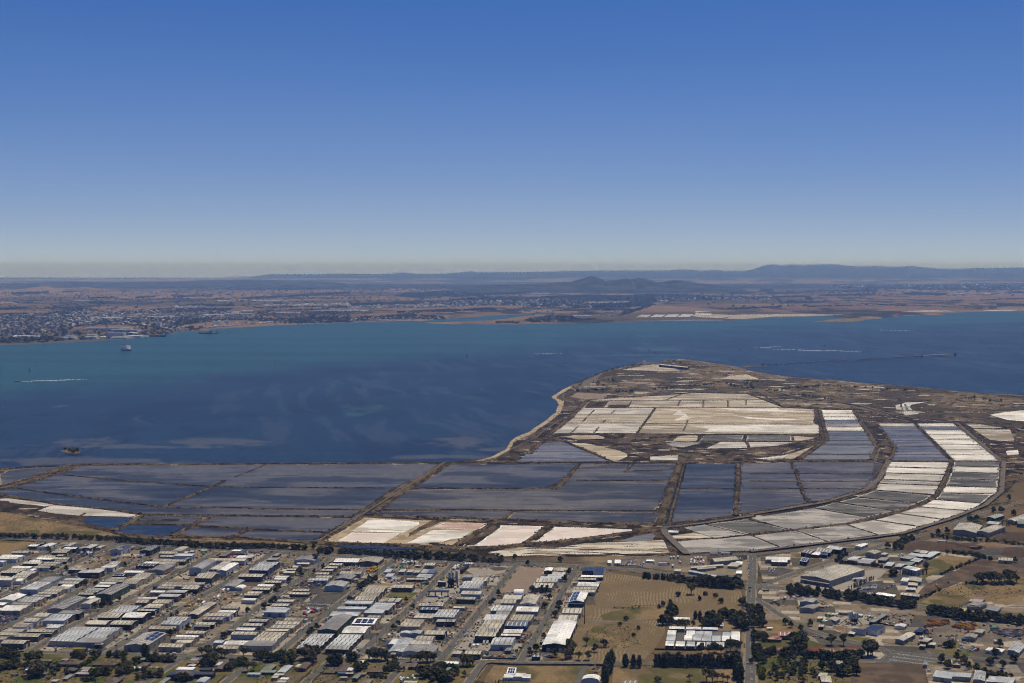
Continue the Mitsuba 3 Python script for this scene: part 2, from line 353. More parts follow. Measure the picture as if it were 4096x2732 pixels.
sheet('lagoon_water', 'D2 870 832 1100 805 1300 790 1600 770 2000 745 2351 728 D3 200 705 420 703 300 722 150 735 0 750 D2 2080 790 1900 810 1500 826 1300 831 1050 838', 'm_bay', 0.3)
# peninsula heath and the marsh around the ponds
PEN = sheet('heath', 'C0 640 1160 905 985 1330 590 1300 560 1130 540 1000 500 1160 410 1250 366 1500 266 1750 201 1950 156 2140 156 C1 210 116 390 111 900 184 1070 212 1150 241 1400 291 1700 326 2100 366 C2 0 351 400 391 900 426 1400 476 1950 521 2351 541 2351 720 1950 770 2351 850 2351 900 1600 870 650 860 380 700 C1 1950 690 1560 670 1140 510 520 500 0 540', 'm_pen', 0.35, (14, 90))
MARSH = sheet('salt_marsh', 'B0 -300 520 60 470 790 240 2351 240 B1 1800 236 C0 20 1290 220 1255 370 1175 440 1085 520 1025 670 965 820 855 965 740 1020 640 990 560 1330 580 C1 520 495 1140 505 1600 680 C2 380 690 900 790 1700 850 2351 900 2351 1250 B3 2351 300 2200 480 1950 600 1650 720 1300 830 900 890 300 960 B2 1760 1110 0 1130 B1 1900 1075 700 1010 B0 2351 960 1600 945 1080 905 800 840 0 700', 'm_marsh', 0.4)
sheet('beach', 'C0 0 1304 200 1254 350 1174 415 1080 495 1018 650 958 800 848 945 740 985 640 955 600 900 553 1000 488 1110 428 1140 440 1010 520 960 545 970 575 1040 605 1030 690 985 760 850 860 690 975 520 1050 450 1085 430 1130 370 1200 280 1250 120 1300', 'm_sand', 0.5, (4, 40))
sheet('sand_island', 'B0 570 124 610 116 720 111 758 126 752 148 700 155 640 149', 'm_dry', 0.5, (2, 12))
sheet('sand_spit', 'D4 1490 832 1600 822 1900 785 2200 775 2351 790 2100 826 1900 834', 'm_dry', 0.5)

# ponds: material, outline
PONDS = [
 ('pond_brown', 'B0 0 350 60 318 300 288 610 280 340 362 0 452'),
 ('pond_blue', 'B0 -200 520 60 488 120 468 300 416 600 333 790 266 2351 260 B1 1785 254 1690 335 1610 380 1300 500 1080 668 1055 690 960 738 0 738 B0 1400 716 1300 714 530 622 60 556 0 525'),
 ('salt_pale', 'B0 0 580 60 572 300 603 530 632 420 650 340 640 200 628 90 612 80 600 0 598'),
 ('salt_pale', 'B0 350 690 500 640 900 668 1320 738 1200 748 770 738 550 720'),
 ('pond_deep', 'B0 775 790 830 755 1250 760 1170 820 1040 852 900 830'),
 ('pond_brown', 'B0 1215 808 1360 740 1970 740 1800 828 1300 813'),
 ('pond_deep', 'B0 1060 885 1230 826 1750 840 1605 930 1500 940 1080 903'),
 ('pond_blue', 'B0 1830 835 2010 748 2351 748 B1 975 762 880 830 715 892 0 866 B0 2320 862'),
 ('pond_blue', 'B0 1680 910 1820 850 2315 868 2160 940 1900 932'),
 ('pond_blue', 'B0 2210 945 2351 882 B1 20 878 730 902 570 985 350 970 0 950'),
 ('pond_blue', 'B1 1560 472 1700 385 1890 258 2351 255 B2 740 250 700 300 580 400 430 470 0 477'),
 ('pond_brown', 'B1 1215 678 1450 512 1560 490 B2 530 488 760 258 1685 252 1650 360 1620 420 1595 520 1550 590 1450 688 700 690 0 685 B1 2351 683'),
 ('pond_brown', 'B1 1165 720 1210 694 2351 694 B2 115 697 15 768 B1 2330 770 1900 758 1200 735'),
 ('pond_brown', 'B2 60 770 140 702 700 702 1500 706 1515 720 1460 798 1300 810 800 803'),
 ('pond_deep', 'B1 1065 735 1160 680 1380 540 1600 385 1625 388 1400 565 1190 705 1100 742'),
 ('pond_deep', 'B2 1520 850 1555 720 1655 430 1715 252 1740 252 1685 430 1605 700 1570 846'),
 ('pond_blue', 'B2 1745 252 2210 252 2235 300 2213 480 2200 600 2178 738 1592 803 1630 690 1690 490'),
 ('pond_mud', 'B2 2250 252 2351 250 B3 345 216 400 320 450 440 500 558 200 618 0 638 B2 2240 718 2232 620 2247 490'),
 ('pond_mud', 'B3 368 216 1062 216 1048 300 1018 370 958 440 640 543 505 553 452 440 402 320'),
 ('pond_blue', 'B3 990 442 1060 330 1128 216 1095 214 1050 320 1000 380'),
 # inner band
 ('salt_grey', 'B2 1725 850 1925 822 2310 918 2050 952 1990 940'),
 ('salt_dark', 'B2 1945 818 2330 772 B3 320 793 0 832 B2 2325 914'),
 ('salt_grey', 'B3 10 695 540 612 1000 690 960 715 840 742 400 795 345 793'),
 ('salt_dark', 'B3 555 605 740 562 1225 635 1010 690'), ('salt_dark', 'B3 760 558 910 518 1430 570 1300 620 1235 632'),
 ('salt_dark', 'B3 920 512 1080 460 1560 502 1490 545 1435 568'), ('salt_pale', 'B3 1080 455 1110 400 1620 418 1590 492'),
 ('salt_grey', 'B3 1115 395 1135 365 1635 385 1622 412'), ('salt_pale', 'B3 1140 362 1170 310 1665 325 1640 380'),
 ('salt_white', 'B3 1150 305 1175 260 1690 270 1668 320'), ('salt_white', 'B3 1180 255 1195 213 1710 216 1693 265'),
 # outer band
 ('salt_grey', 'B2 1650 985 2000 955 2330 928 B3 10 850 245 942 0 972 B2 1760 1088'), ('salt_grey', 'B3 25 848 390 805 655 895 260 940'),
 ('salt_grey', 'B3 405 800 820 755 1090 838 670 893'), ('salt_pale', 'B3 845 752 1060 715 1450 770 1300 820 1100 838'),
 ('salt_pale', 'B3 1070 712 1270 658 1645 708 1460 768'), ('salt_pale', 'B3 1280 655 1450 602 1870 635 1660 705'),
 ('salt_white', 'B3 1460 598 1580 540 1980 570 1880 632'), ('salt_dark', 'B3 1590 535 1640 482 2070 500 1990 568'),
 ('salt_white', 'B3 1645 478 1680 425 2125 435 2110 480 2075 498'), ('salt_dark', 'B3 1680 418 1705 362 2130 372 2125 430'),
 ('salt_dark', 'B3 1710 355 1725 302 2140 315 2135 366'), ('salt_white', 'B3 1730 297 1740 252 2150 262 2145 308'), ('salt_dark', 'B3 1745 246 1755 211 2150 213 2150 256'),
 ('salt_tan', 'B2 1570 935 1830 898 1990 945 1900 960 1600 965'),
 # pink pans beside the highway
 ('sand_rim', 'B1 700 975 760 930 1080 755 1700 785 1500 900 1480 1000 1240 1012'), ('sand_rim', 'B1 1400 1010 1500 930 1800 795 2260 812 2180 885 1920 1030'),
 ('salt_white', 'B1 955 888 1120 780 1250 774 1592 800 1590 822 1440 900'), ('salt_rose', 'B1 828 975 950 900 1405 905 1345 950 1250 1000 1050 995'),
 ('salt_pink', 'B1 1680 860 1820 808 2245 815 2160 870'), ('salt_white', 'B1 1470 1000 1600 940 1720 875 2095 880 1990 950 1900 960 1800 990'),
 ('salt_rose', 'B1 2110 1025 2351 850 B2 0 828 410 840 230 1000 150 1022 0 1025'), ('salt_rose', 'B2 332 990 510 845 1240 870 1240 882 430 997'),
 ('salt_flat', 'B2 -100 1080 200 1040 500 1050 800 1000 1050 992 1400 975 1540 968 1600 1092 0 1124'),
 ('pond_slate', 'B2 1090 990 1250 940 1440 905 1448 968 1300 985'),
 ('pond_deep', 'B1 750 1020 1000 1018 1600 1050 1480 1058 900 1040'), ('pond_deep', 'B1 900 1045 1250 1060 1600 1078 1500 1090 1100 1070'),
 # west of the pans: shallow lake and salt flat
 ('pond_violet', 'C0 500 1320 640 1200 800 1100 1040 1090 1300 1200 1575 1312'), ('salt_tan', 'C0 1112 1095 1300 1100 1700 1190 1785 1228 1788 1258 1700 1300 1620 1310 1330 1190'),
 # old crystallisers on the peninsula
 ('salt_old', 'C0 905 983 1330 597 1700 566 C1 -10 548 520 512 1140 520 1560 682 1950 702 1950 870 1995 892 1998 980 1900 1002 0 990'),
 ('salt_pale', 'C0 910 980 1050 868 1985 868 1905 985'), ('salt_old', 'C0 1085 858 1170 765 2050 765 1990 862'), ('salt_pale', 'C0 1180 760 1290 690 2110 688 2055 758'),
 ('marsh_patch', 'C0 1290 680 1345 605 1560 605 1500 680'), ('marsh_patch', 'C0 1530 682 1580 650 1820 640 1790 682'),
 ('salt_tan', 'C1 5 868 70 688 1530 688 1935 706 1925 868'), ('salt_white', 'C1 450 900 800 885 1240 880 1985 892 1988 982 1600 975 1000 965 650 965 700 930'),
 ('salt_white', 'C1 800 688 1500 686 1520 712 1930 730 1500 735 1000 712'), ('salt_white', 'C1 970 770 1250 800 1850 820 1500 832 1150 808'),
 ('salt_white', 'C1 330 722 400 735 450 790 560 788 330 832 280 830 400 770 260 770'),
 ('salt_tan', 'C0 1045 1022 1160 1010 1440 1008 1525 1030 1500 1050 1200 1056'), ('salt_tan', 'C1 270 1075 330 1020 480 1005 560 1010 555 1075'),
 ('salt_dark', 'C1 572 1075 622 1017 1095 1003 1085 1072'), ('salt_dark', 'C1 1122 1075 1152 1012 1655 1012 1665 1078'), ('salt_tan', 'C1 1692 1018 1940 1032 1860 1075 1695 1078'),
 ('salt_pale', 'C1 660 1165 830 1085 1115 1085 1140 1155'), ('salt_pale', 'C1 1185 1150 1155 1087 1700 1090 1500 1130'), ('salt_grey', 'C1 190 1105 300 1087 600 1095 400 1150 280 1140'),
 ('salt_white', 'C1 1070 1288 1500 1252 1600 1205 1860 1132 1640 1215 1560 1280'), ('salt_tan', 'C1 1582 1284 1610 1240 1915 1140 1700 1284'), ('salt_pale', 'C1 0 1260 330 1245 320 1300 0 1302'),
 # eastern old ponds
 ('salt_old', 'C2 1660 877 1800 878 2110 928 1750 926'), ('salt_old', 'C2 1750 936 2190 946 2235 1060 2230 1088 1950 1068 1830 990'), ('salt_white', 'C2 2135 1200 2280 1185 2295 1240 2150 1244'),
 ('salt_white', 'C2 1945 770 2150 735 2500 700 2500 860 2150 830'), ('salt_pale', 'C2 905 640 950 626 1210 616 1020 650 1000 680 1040 716 925 720'), ('salt_pale', 'C2 925 735 1060 726 1112 760 940 778'),
 ('pond_slate', 'C2 930 645 955 640 990 712 960 715'), ('salt_pale', 'C2 835 655 885 645 905 712 840 705'),
 # far shore pans
 ('salt_old', 'D3 1490 770 1560 738 1700 738 1650 770'), ('salt_pale', 'D3 1680 770 1750 735 1890 735 1840 768'), ('salt_pale', 'D3 1860 770 1930 732 2080 732 2030 766'), ('salt_pale', 'D3 2050 768 2110 730 2270 732 2210 766'),
 ('salt_old', 'D4 330 790 500 735 1200 728 1950 735 1500 755 1000 762 600 792'), ('salt_old', 'D4 -150 745 0 730 330 735 480 745 280 785 0 770'), ('salt_white', 'D4 -60 720 160 722 150 735 -60 733'),
 ('salt_white', 'D4 -60 692 150 698 -60 704'), ('pond_slate', 'D3 1000 838 1700 815 2351 800 D4 310 808 320 818 0 822 D3 1700 824'), ('salt_pale', 'D5 700 690 1100 678 1430 688 1000 697'), ('salt_pale', 'D5 1760 688 1900 674 2250 672 2220 684'),
]
def lerp_at(tab, y): return float(np.interp(y, [a for a, _ in tab], [b for _, b in tab]))
L1, R1 = ((715, -38), (915, 12), (1075, 44), (1095, 22), (1300, -268)), ((715, 322), (900, 436), (1155, 606), (1300, 542))
for y0, y1, m in ((715, 755, 'salt_white'), (758, 795, 'salt_white'), (798, 832, 'salt_white'), (835, 872, 'pond_violet'), (876, 912, 'salt_grey'), (915, 960, 'salt_white'), (963, 1010, 'pond_slate'), (1014, 1075, 'pond_slate'), (1080, 1128, 'pond_slate'), (1132, 1240, 'pond_slate'), (1248, 1300, 'pond_slate')):
    ys = [y for y in (y0, *[k for k in (1075, 1095, 1155) if y0 < k < y1], y1)]
    PONDS.append((m, 'C2 ' + ' '.join('%g %g' % (lerp_at(L1, y), y) for y in ys) + ' ' + ' '.join('%g %g' % (lerp_at(R1, y), y) for y in ys[::-1])))
L2, R2 = ((875, 627), (1160, 832), (1312, 778)), ((875, 1045), (1312, 1462))
for y0, y1, m in ((875, 908, 'salt_pale'), (912, 960, 'pond_violet'), (965, 1018, 'pond_violet'), (1022, 1078, 'pond_violet'), (1082, 1143, 'pond_violet'), (1148, 1200, 'pond_violet'), (1205, 1240, 'pond_violet'), (1245, 1312, 'pond_violet')):
    ys = [y for y in (y0, *[k for k in (1160,) if y0 < k < y1], y1)]
    PONDS.append((m, 'C2 ' + ' '.join('%g %g' % (lerp_at(L2, y), y) for y in ys) + ' ' + ' '.join('%g %g' % (lerp_at(R2, y), y) for y in ys[::-1])))
L3, R3 = ((875, 1088), (1312, 1528)), ((875, 1522), (1312, 2060))
for y0, y1, m in ((875, 910, 'salt_white'), (915, 952, 'pond_violet'), (956, 1005, 'salt_white'), (1010, 1062, 'salt_white'), (1066, 1120, 'salt_white'), (1125, 1182, 'salt_white'), (1187, 1245, 'salt_white'), (1250, 1312, 'salt_white')):
    ys = (y0, y1)
    PONDS.append((m, 'C2 ' + ' '.join('%g %g' % (lerp_at(L3, y), y) for y in ys) + ' ' + ' '.join('%g %g' % (lerp_at(R3, y), y) for y in ys[::-1])))
for i, (m, s) in enumerate(PONDS):
    p = pts(s); z = 0.6 + 0.008 * i; far_ = p[:, 1].mean() > 6000
    ro = (5, 60, i) if far_ else (2.2, 14, i)
    if m == 'sand_rim': sheet('sand_bank', p, 'm_sand', 0.55, (4, 16, i)); continue
    if m == 'marsh_patch': obj(num('marsh_patch'), flat(poly_of(rag(p, 6, 40, i)), z), 'm_marsh', 'structure'); continue
    name = {'pond': 'pond_water', 'salt': 'salt_crust'}[m.split('_')[0]]
    if m in ('salt_dark', 'salt_grey', 'salt_rose', 'salt_pink', 'pond_brown') and not far_:
        rim = 'm_sand' if m == 'pond_brown' else 'm_salt_pale' if m in ('salt_grey', 'salt_dark') else 'm_salt_white'
        obj(num('pond_rim'), flat(poly_of(rag(p, *ro)), z - 0.004), rim, 'structure')
        q = poly_of(p).buffer(-{'pond_brown': 2.0, 'salt_grey': 1.6, 'salt_dark': 3.0}.get(m, 3.0))
        if q.geom_type == 'MultiPolygon': q = max(q.geoms, key=lambda a: a.area)
        p = np.array(q.exterior.coords)[:-1]; ro = (3.5, 14, i)
    obj(num(name), flat(poly_of(rag(p, *ro)), z), 'm_' + m, 'structure')

# levees: banks along the edges of the ponds
LEVEES = [
 ('B0 120 472 340 510 900 580 1490 655 1530 660 2351 668 B1 0 675 1060 684', 1), ('B0 590 356 900 385 1400 427 2000 466 B1 0 473 700 476 1270 479', 0), ('B0 1530 658 1800 545 2000 465 2120 410', 1), ('B0 2210 376 2351 318 B1 150 258', 0),
 ('B0 0 302 300 282 640 268 790 256 2351 253 B1 0 250 800 247 1500 243 1800 244 2100 241 B2 0 240 500 238 800 240 1300 240 2351 232 B3 0 205 345 206 1000 208 1190 206 2150 208', 2),
 ('B0 0 465 340 370 640 270', 2), ('B0 0 495 300 420 780 262', 1), ('B0 -200 525 0 540 530 632 1000 678 1310 722', 2), ('B0 1320 738 1500 732 2351 740 B1 0 743 960 747', 2),
 ('B0 760 738 800 718', 0), ('B0 1055 880 1330 745', 2), ('B0 1615 930 1990 742', 2), ('B0 1190 815 1790 832 2351 858 B1 0 868 720 897', 1), ('B0 1300 778 1680 783', 1), ('B0 2150 945 2340 872', 1),
 ('B0 1080 905 1520 945 2160 942 2351 950 B1 0 956 350 975 620 990', 2), ('B1 620 995 760 900 1000 765 1080 690 1300 555 1480 440 1610 378', 3), ('B1 1130 730 1450 500 1690 340 1820 250', 3), ('B1 1550 482 2351 485 B2 430 478 530 488', 2),
 ('B2 530 484 580 440 740 260', 2), ('B2 715 408 1000 410 1620 412', 1), ('B1 1215 686 2351 688 B2 0 690 700 692', 1), ('B1 1170 735 1900 762 2351 774 B2 0 776 600 800 1300 818 1470 830', 3), ('B2 20 770 130 696', 1),
 ('B2 1500 830 1530 740 1600 500 1660 340 1700 246', 3), ('B2 1580 840 1620 680 1690 430 1735 250', 1), ('B2 2220 740 2220 600 2235 480 2240 250', 2), ('B2 1690 487 2200 487', 0), ('B2 700 692 1480 694', 0), ('B2 1240 255 1180 330', 1), ('B2 1250 317 1530 318', 0),
 ('B3 0 314 390 314 1025 317', 0), ('B3 0 378 430 380 990 380', 0), ('B3 0 443 450 444 930 446', 0), ('B3 355 214 400 320 440 440 490 555', 1),
 ('B1 1700 1000 1900 1035 2300 800', 2), ('B1 640 1000 1100 1010 1500 1020 2000 1045 B2 0 1035 230 1010 600 980 1000 930 1470 880', 3), ('B2 230 1000 480 830', 2),
 ('B2 1590 855 1900 815 2351 745 B3 0 668 300 612 640 560 980 460 1060 430', 3), ('B3 0 838 400 795 840 745 1000 705 1300 628 1450 575 1600 505 1700 300 1730 212', 2), ('B2 1600 968 2050 955 2351 922', 1),
 ('B3 1060 435 1120 340 1190 210', 2), ('B3 0 985 300 950 900 880 1300 830 1700 710 2000 590 2150 480 2160 210', 2),
 ('C0 870 1000 1100 820 1320 600', 3), ('C0 860 1005 1330 1190 1600 1315', 2), ('C0 640 1230 860 1010', 2), ('C0 910 988 1900 990 C1 0 993 900 997 1950 1003', 2), ('C0 1900 985 2120 690', 1), ('C0 1040 866 2000 866 C1 0 868 1000 876 1900 878', 1), ('C0 1160 762 2060 760', 0), ('C0 1290 685 2110 684 C1 0 684 700 682 1560 682', 1),
 ('C0 1330 598 1850 600 C1 60 598 700 596 1330 592', 1), ('C1 -300 565 520 508 1140 514 1570 680', 1), ('C1 180 595 380 520', 1), ('C1 1950 705 1955 870 2005 890 2010 1005', 2), ('C1 1990 715 2070 1000 2085 1070 1740 1295', 2), ('C1 1960 720 2030 1000 2050 1075 1700 1290', 1),
 ('C1 1300 520 1580 680', 1), ('C2 335 712 440 900 615 1155 545 1300', 2), ('C2 605 868 835 1160 770 1305', 2), ('C2 1050 870 1490 1325', 1), ('C2 1075 870 1530 1325', 1), ('C2 1530 865 1800 1080 2100 1325', 3), ('C2 1620 870 1850 1050 2150 1325', 1),
 ('C1 1560 683 2300 700 C2 0 690 320 708', 1), ('C2 440 868 1000 865 1600 862', 1), ('C1 560 1078 1100 1078 1670 1082', 1), ('C1 640 1170 1140 1160 1500 1135 2000 1040', 1), ('C1 560 1080 620 1010', 1), ('C1 1095 1078 1130 1010', 1), ('C1 1075 1300 1560 1240 1880 1130 2040 1080', 2),
]
for y in (757, 796, 833, 874, 913, 962, 1012, 1077, 1130, 1244): LEVEES.append(('C2 %g %g %g %g' % (lerp_at(L1, y), y, lerp_at(R1, y), y), 0))
for y in (910, 963, 1020, 1080, 1145, 1202, 1242): LEVEES.append(('C2 %g %g %g %g' % (lerp_at(L2, y), y, lerp_at(R2, y), y), 0))
for y in (912, 954, 1007, 1064, 1122, 1184, 1247): LEVEES.append(('C2 %g %g %g %g' % (lerp_at(L3, y), y, lerp_at(R3, y), y), 0))
for a in ('1160 308 1675 322', '1180 257 1692 268', '1125 363 1640 382', '1100 398 1620 416', '1080 456 1585 495', '915 515 1432 570', '755 560 1228 634', '545 609 1008 690', '0 712 330 793', '1740 249 2150 259', '1727 300 2145 312', '1706 359 2133 370', '1680 421 2125 433', '1640 480 2100 490', '1585 537 1985 569', '1455 600 1872 634', '1275 657 1650 708', '1065 713 1455 770', '830 755 1092 838', '395 803 660 895', '15 848 250 942'):
    LEVEES.append(('B3 ' + a, 0))
for a in ('1400 712 1330 785', '1645 712 1600 750', '1310 800 1260 850', '1530 830 1505 858', '1210 905 1135 975', '1455 910 1400 980', '1560 605 1510 680', '1840 605 1800 682'):
    LEVEES.append(('C0 ' + a, 0))
for a in ('430 880 390 955', '355 600 330 660', '630 600 620 680', '915 600 915 680', '1130 595 1130 650', '445 830 430 865', '130 898 390 896', '140 930 380 930'):
    LEVEES.append(('C1 ' + a, 0))
SHRUBS = []
def ribbon(p, w_top, w_bot, h, step, z0=0.5):
    """A bank with sloping sides along a polyline."""
    ls = sg.LineString(p); L = ls.length; n = max(2, int(L / step))
    c = np.array([ls.interpolate(L * k / n).coords[0] for k in range(n + 1)])
    t = np.gradient(c, axis=0); t /= np.linalg.norm(t, axis=1, keepdims=True) + 1e-9
    nn = np.column_stack([-t[:, 1], t[:, 0]])
    j = RNG.uniform(0.8, 1.25, (n + 1, 4, 1)); rows = []
    for k, (o, z) in enumerate(((-w_bot / 2, z0), (-w_top / 2, z0 + h), (w_top / 2, z0 + h), (w_bot / 2, z0))):
        rows.append(np.column_stack([c + nn * o * j[:, k], np.full(n + 1, z) * (j[:, k, 0] if z > z0 else 1)]))
    v = np.stack(rows, 1).reshape(-1, 3)
    i = np.arange(n)[:, None] * 4 + np.arange(3)[None]
    f = np.stack([i, i + 4, i + 5, i + 1], -1).reshape(-1, 4)
    return v, f, c, nn
for s, k in LEVEES:
    p = pts(s); far_ = p[:, 1].mean() > 3000
    wt, wb, h = ((1.3, 4.0, 1.5), (2.0, 7, 1.8), (4.0, 11, 2.0), (7, 18, 2.1))[k]
    if k == 0 and p[:, 1].mean() > 1300: wt, wb = 2.0, 5.5
    v, f, c, nn = ribbon(p, wt, wb, h, 14 if far_ else 6)
    obj(num('levee'), (v, f[:, ::-1]), 'm_levee', 'structure')
    for q, m in zip(c, nn):
        for _ in range((1, 2, 3, 4)[k] if not far_ else (1, 1, 2, 2)[k]):
            if RNG.random() < (0.28 if k == 0 else 0.85):
                o = RNG.normal(0, wb * 0.26) + wb * 0.15 * RNG.choice([-1, 1]); d = m * o + RNG.uniform(-3, 3, 2)
                SHRUBS.append((q[0] + d[0], q[1] + d[1], h * 0.6 + 0.3, RNG.uniform(0.9, 2.2) * (1.5 if far_ else 1)))
# tracks along the salt works
for s, w in (('B1 640 985 1080 720 1830 245', 4), ('B2 1520 860 1900 818 2351 750 B3 0 672 640 565 1000 455 1110 360 1190 205', 11), ('B3 0 990 900 885 1300 835 1700 715 2020 590 2160 470 2180 210 C2 2080 1325 1560 870 1300 850 800 770 400 660 0 590 C1 1900 600 1500 500 700 490', 9), ('B2 1540 870 1560 920 1640 1000 1760 1110', 12), ('C2 590 1330 640 1160 450 880 350 715', 7), ('C2 740 1330 840 1160 610 870', 7), ('C2 2351 690 1500 740 900 785', 6), ('C2 1930 520 2080 600 2280 680', 6), ('C0 1220 460 1400 330 1500 270', 14), ('C1 100 320 500 300 880 275', 7), ('C0 180 1310 480 1140 720 1030 820 940 1020 815', 4), ('C0 1170 640 1030 560 1050 510', 5)):
    obj(num('gravel_track'), flat(sg.LineString(pts(s)).buffer(w / 2, cap_style='flat'), (2.75 if COUNT.get('gravel_track', 0) < 5 else 0.95) + 0.01 * COUNT.get('gravel_track', 0)), 'm_track', 'structure')
# pale bare ground and fields on the peninsula
for s, m in (('C0 1740 235 1950 195 2100 170 2351 190 2351 250 2100 245', 'm_salt_old'), ('C1 850 335 950 300 1150 290 1280 340 1050 360', 'm_salt_old'), ('C0 1120 550 1200 500 1560 520 1500 580 1300 585', 'm_crushed'), ('C1 0 180 220 185 360 250 100 255', 'm_salt_old'), ('C0 1210 450 1260 390 1420 300 1450 320 1330 420', 'm_track')):
    sheet('bare_ground', s, m, 0.5, (7, 40))
# ---------------------------------------------------------------- ranges and hills (the setting)
def c_range(p, n, uv):
    t = smoothstep(30, 150, p.z + 90 * (fbm(p.x / 2600, p.y / 3000, 3, 3) - 0.5))
    c = mix((0.17, 0.125, 0.085), (0.055, 0.055, 0.042), smoothstep(0.4, 0.6, fbm(p.x / 1300, p.y / 2400, 7, 4)))
    return mix(c, (0.028, 0.034, 0.026), t)
dif('m_range', c_range)
dif('m_forest', lambda p, n, uv: mix((0.016, 0.02, 0.014), (0.045, 0.046, 0.034), smoothstep(0.35, 0.7, fbm(p.x / 260, p.y / 260, p.z / 90, 4))))

def skyline(s, d_back, d_front, rows, bsdf, name, rough, y_base):
    q = np.array([src(*a) for a in tokens(s)]); q = q[np.argsort(q[:, 0])]
    us = np.arange(-260, 4360, 14.0); vs = np.interp(us, q[:, 0], q[:, 1])
    k = np.linspace(0, 1, rows + 1)
    V = []
    for t in list(k) + [1.25, 1.5]:
        d = d_front + (d_back - d_front) * t
        x = (us - 2048) / FPX * d
        top = EYE_H - (vs - 1072) / FPX * d_back
        lin = EYE_H - (y_base - 1072) / FPX * d_front
        nz = (meshkit.fbm(np.column_stack([x / rough, np.full(len(x), d / rough), 0 * x]), 5, 3) - 0.5)
        if t <= 1: z = lin + (top - lin) * t ** 1.15 + nz * (top - lin + 30) * 0.5 * t * (1 - t) * 4 * 0.45
        else: z = top * (1 - (t - 1) * 2.2) - 40
        V.append(np.column_stack([x, np.full(len(x), CAMY + d), np.maximum(z, (3 if t <= 1 else -60) if t > 0 else -5)]))
    V = np.array(V); m = len(us)
    i, j = np.meshgrid(np.arange(len(V) - 1), np.arange(m - 1), indexing='ij')
    f = np.stack([i * m + j, i * m + j + 1, (i + 1) * m + j + 1, (i + 1) * m + j], -1).reshape(-1, 4)
    obj(name, (V.reshape(-1, 3), f), bsdf, 'structure', smooth=True)
skyline('D0 -200 300 0 300 300 291 600 290 1000 290 1400 281 1650 276 1850 278 2351 264 D1 350 250 800 226 1050 220 1250 191 1600 190 1900 190 2200 182 2351 185 D2 400 190 600 180 700 168 800 171 870 185 1200 186 1500 165 1640 150 1700 165 2351 162 D3 500 150 900 142 1500 140 1900 140 2050 128 2200 130 2351 144 D4 230 135 330 145 600 145 700 125 870 72 980 58 1080 74 1250 65 1400 70 1650 58 1800 58 1950 75 2100 87 D5 350 82 650 93 850 80 950 95 1200 117 1500 120 1700 108 1900 110 2351 100 2600 110',
        62000, 42000, 14, 'm_range', 'far_ranges', 3500, 1133.8)
# the wooded plateau on the left in front of it
skyline('D0 -200 330 0 318 200 300 300 305 700 292 1200 295 2351 288 D1 400 270 900 264 1300 268 1900 285 2351 318 D2 300 340 700 365 1200 380 4000 420', 40000, 31500, 7, 'm_forest', 'wooded_plateau', 1500, 1154)

def hill(name, s, y_base, d0, depth, bsdf, rough):
    q = np.array([src(*a) for a in tokens(s)]); us = np.arange(q[0, 0], q[-1, 0], 5.0)
    base = EYE_H - 0.0
    dc = d0 + depth * 0.42
    top = np.maximum(0, EYE_H - (np.interp(us, q[:, 0], q[:, 1]) - 1072) / FPX * dc)
    V, ks = [], np.linspace(0, 1, 40)
    for t in ks:
        d = d0 + depth * t; x = (us - 2048) / FPX * dc
        pr = math.exp(-((t - 0.42) / 0.24) ** 2)
        nz = meshkit.fbm(np.column_stack([x / rough, np.full(len(x), d / rough), 0 * x]), 5, 9) - 0.5
        z = top * pr * (1 + 1.1 * nz * (1 - pr ** 3)) - 6
        V.append(np.column_stack([x, np.full(len(x), CAMY + d), z]))
    V = np.array(V); m = len(us)
    i, j = np.meshgrid(np.arange(len(V) - 1), np.arange(m - 1), indexing='ij')
    f = np.stack([i * m + j, i * m + j + 1, (i + 1) * m + j + 1, (i + 1) * m + j], -1).reshape(-1, 4)
    obj(name, (V.reshape(-1, 3), f), bsdf, 'structure', smooth=True)
hill('granite_hills', 'D2 1400 345 1800 338 2351 326 D3 0 318 300 312 520 285 620 291 750 250 880 214 940 217 1000 240 1060 270 1200 264 1370 240 1420 256 1520 235 1620 245 1700 270 1760 290 1900 286 2000 265 2100 270 2200 285 2351 312 D4 150 330 300 355 500 372', 1168, 25800, 6400, 'm_forest', 900)
hill('bare_hills', 'D0 -100 410 200 392 400 375 550 348 640 328 720 340 800 368 950 372 1130 356 1200 362 1400 380 1700 400', 1162, 27500, 3000, 'm_ground', 900)

# ---------------------------------------------------------------- buildings
def roofmat(key, col, rough=0.45, spec=0.4, var=0.16):
    def f(p, n, uv):
        s = fbm(p.x / 3.2, p.y / 3.2, p.z / 3, 3); w = fbm(p.x / 17, p.y / 17, 5, 2)
        c = mi.Color3f(*col) * (1 - var + 2 * var * s) * (0.72 + 0.6 * noise(p.x / 26, p.y / 19, 7))
        c = c * (0.93 + 0.14 * noise((p.x * E0 + p.y * E1) / 0.9, 3, 1))
        return mix(c, (0.16, 0.12, 0.085), smoothstep(0.55, 0.72, w) * 0.45)
    mat(key, f, rough, spec)
for k, c in dict(w=(0.74, 0.745, 0.73), l=(0.43, 0.465, 0.485), g=(0.235, 0.232, 0.225), t=(0.43, 0.405, 0.325), d=(0.135, 0.128, 0.12), b=(0.085, 0.125, 0.20), n=(0.20, 0.245, 0.19), k=(0.035, 0.04, 0.05), r=(0.24, 0.085, 0.075), m=(0.105, 0.072, 0.056)).items():
    roofmat('roof_' + k, c)
roofmat('roof_x', (0.33, 0.30, 0.27), var=0.5)
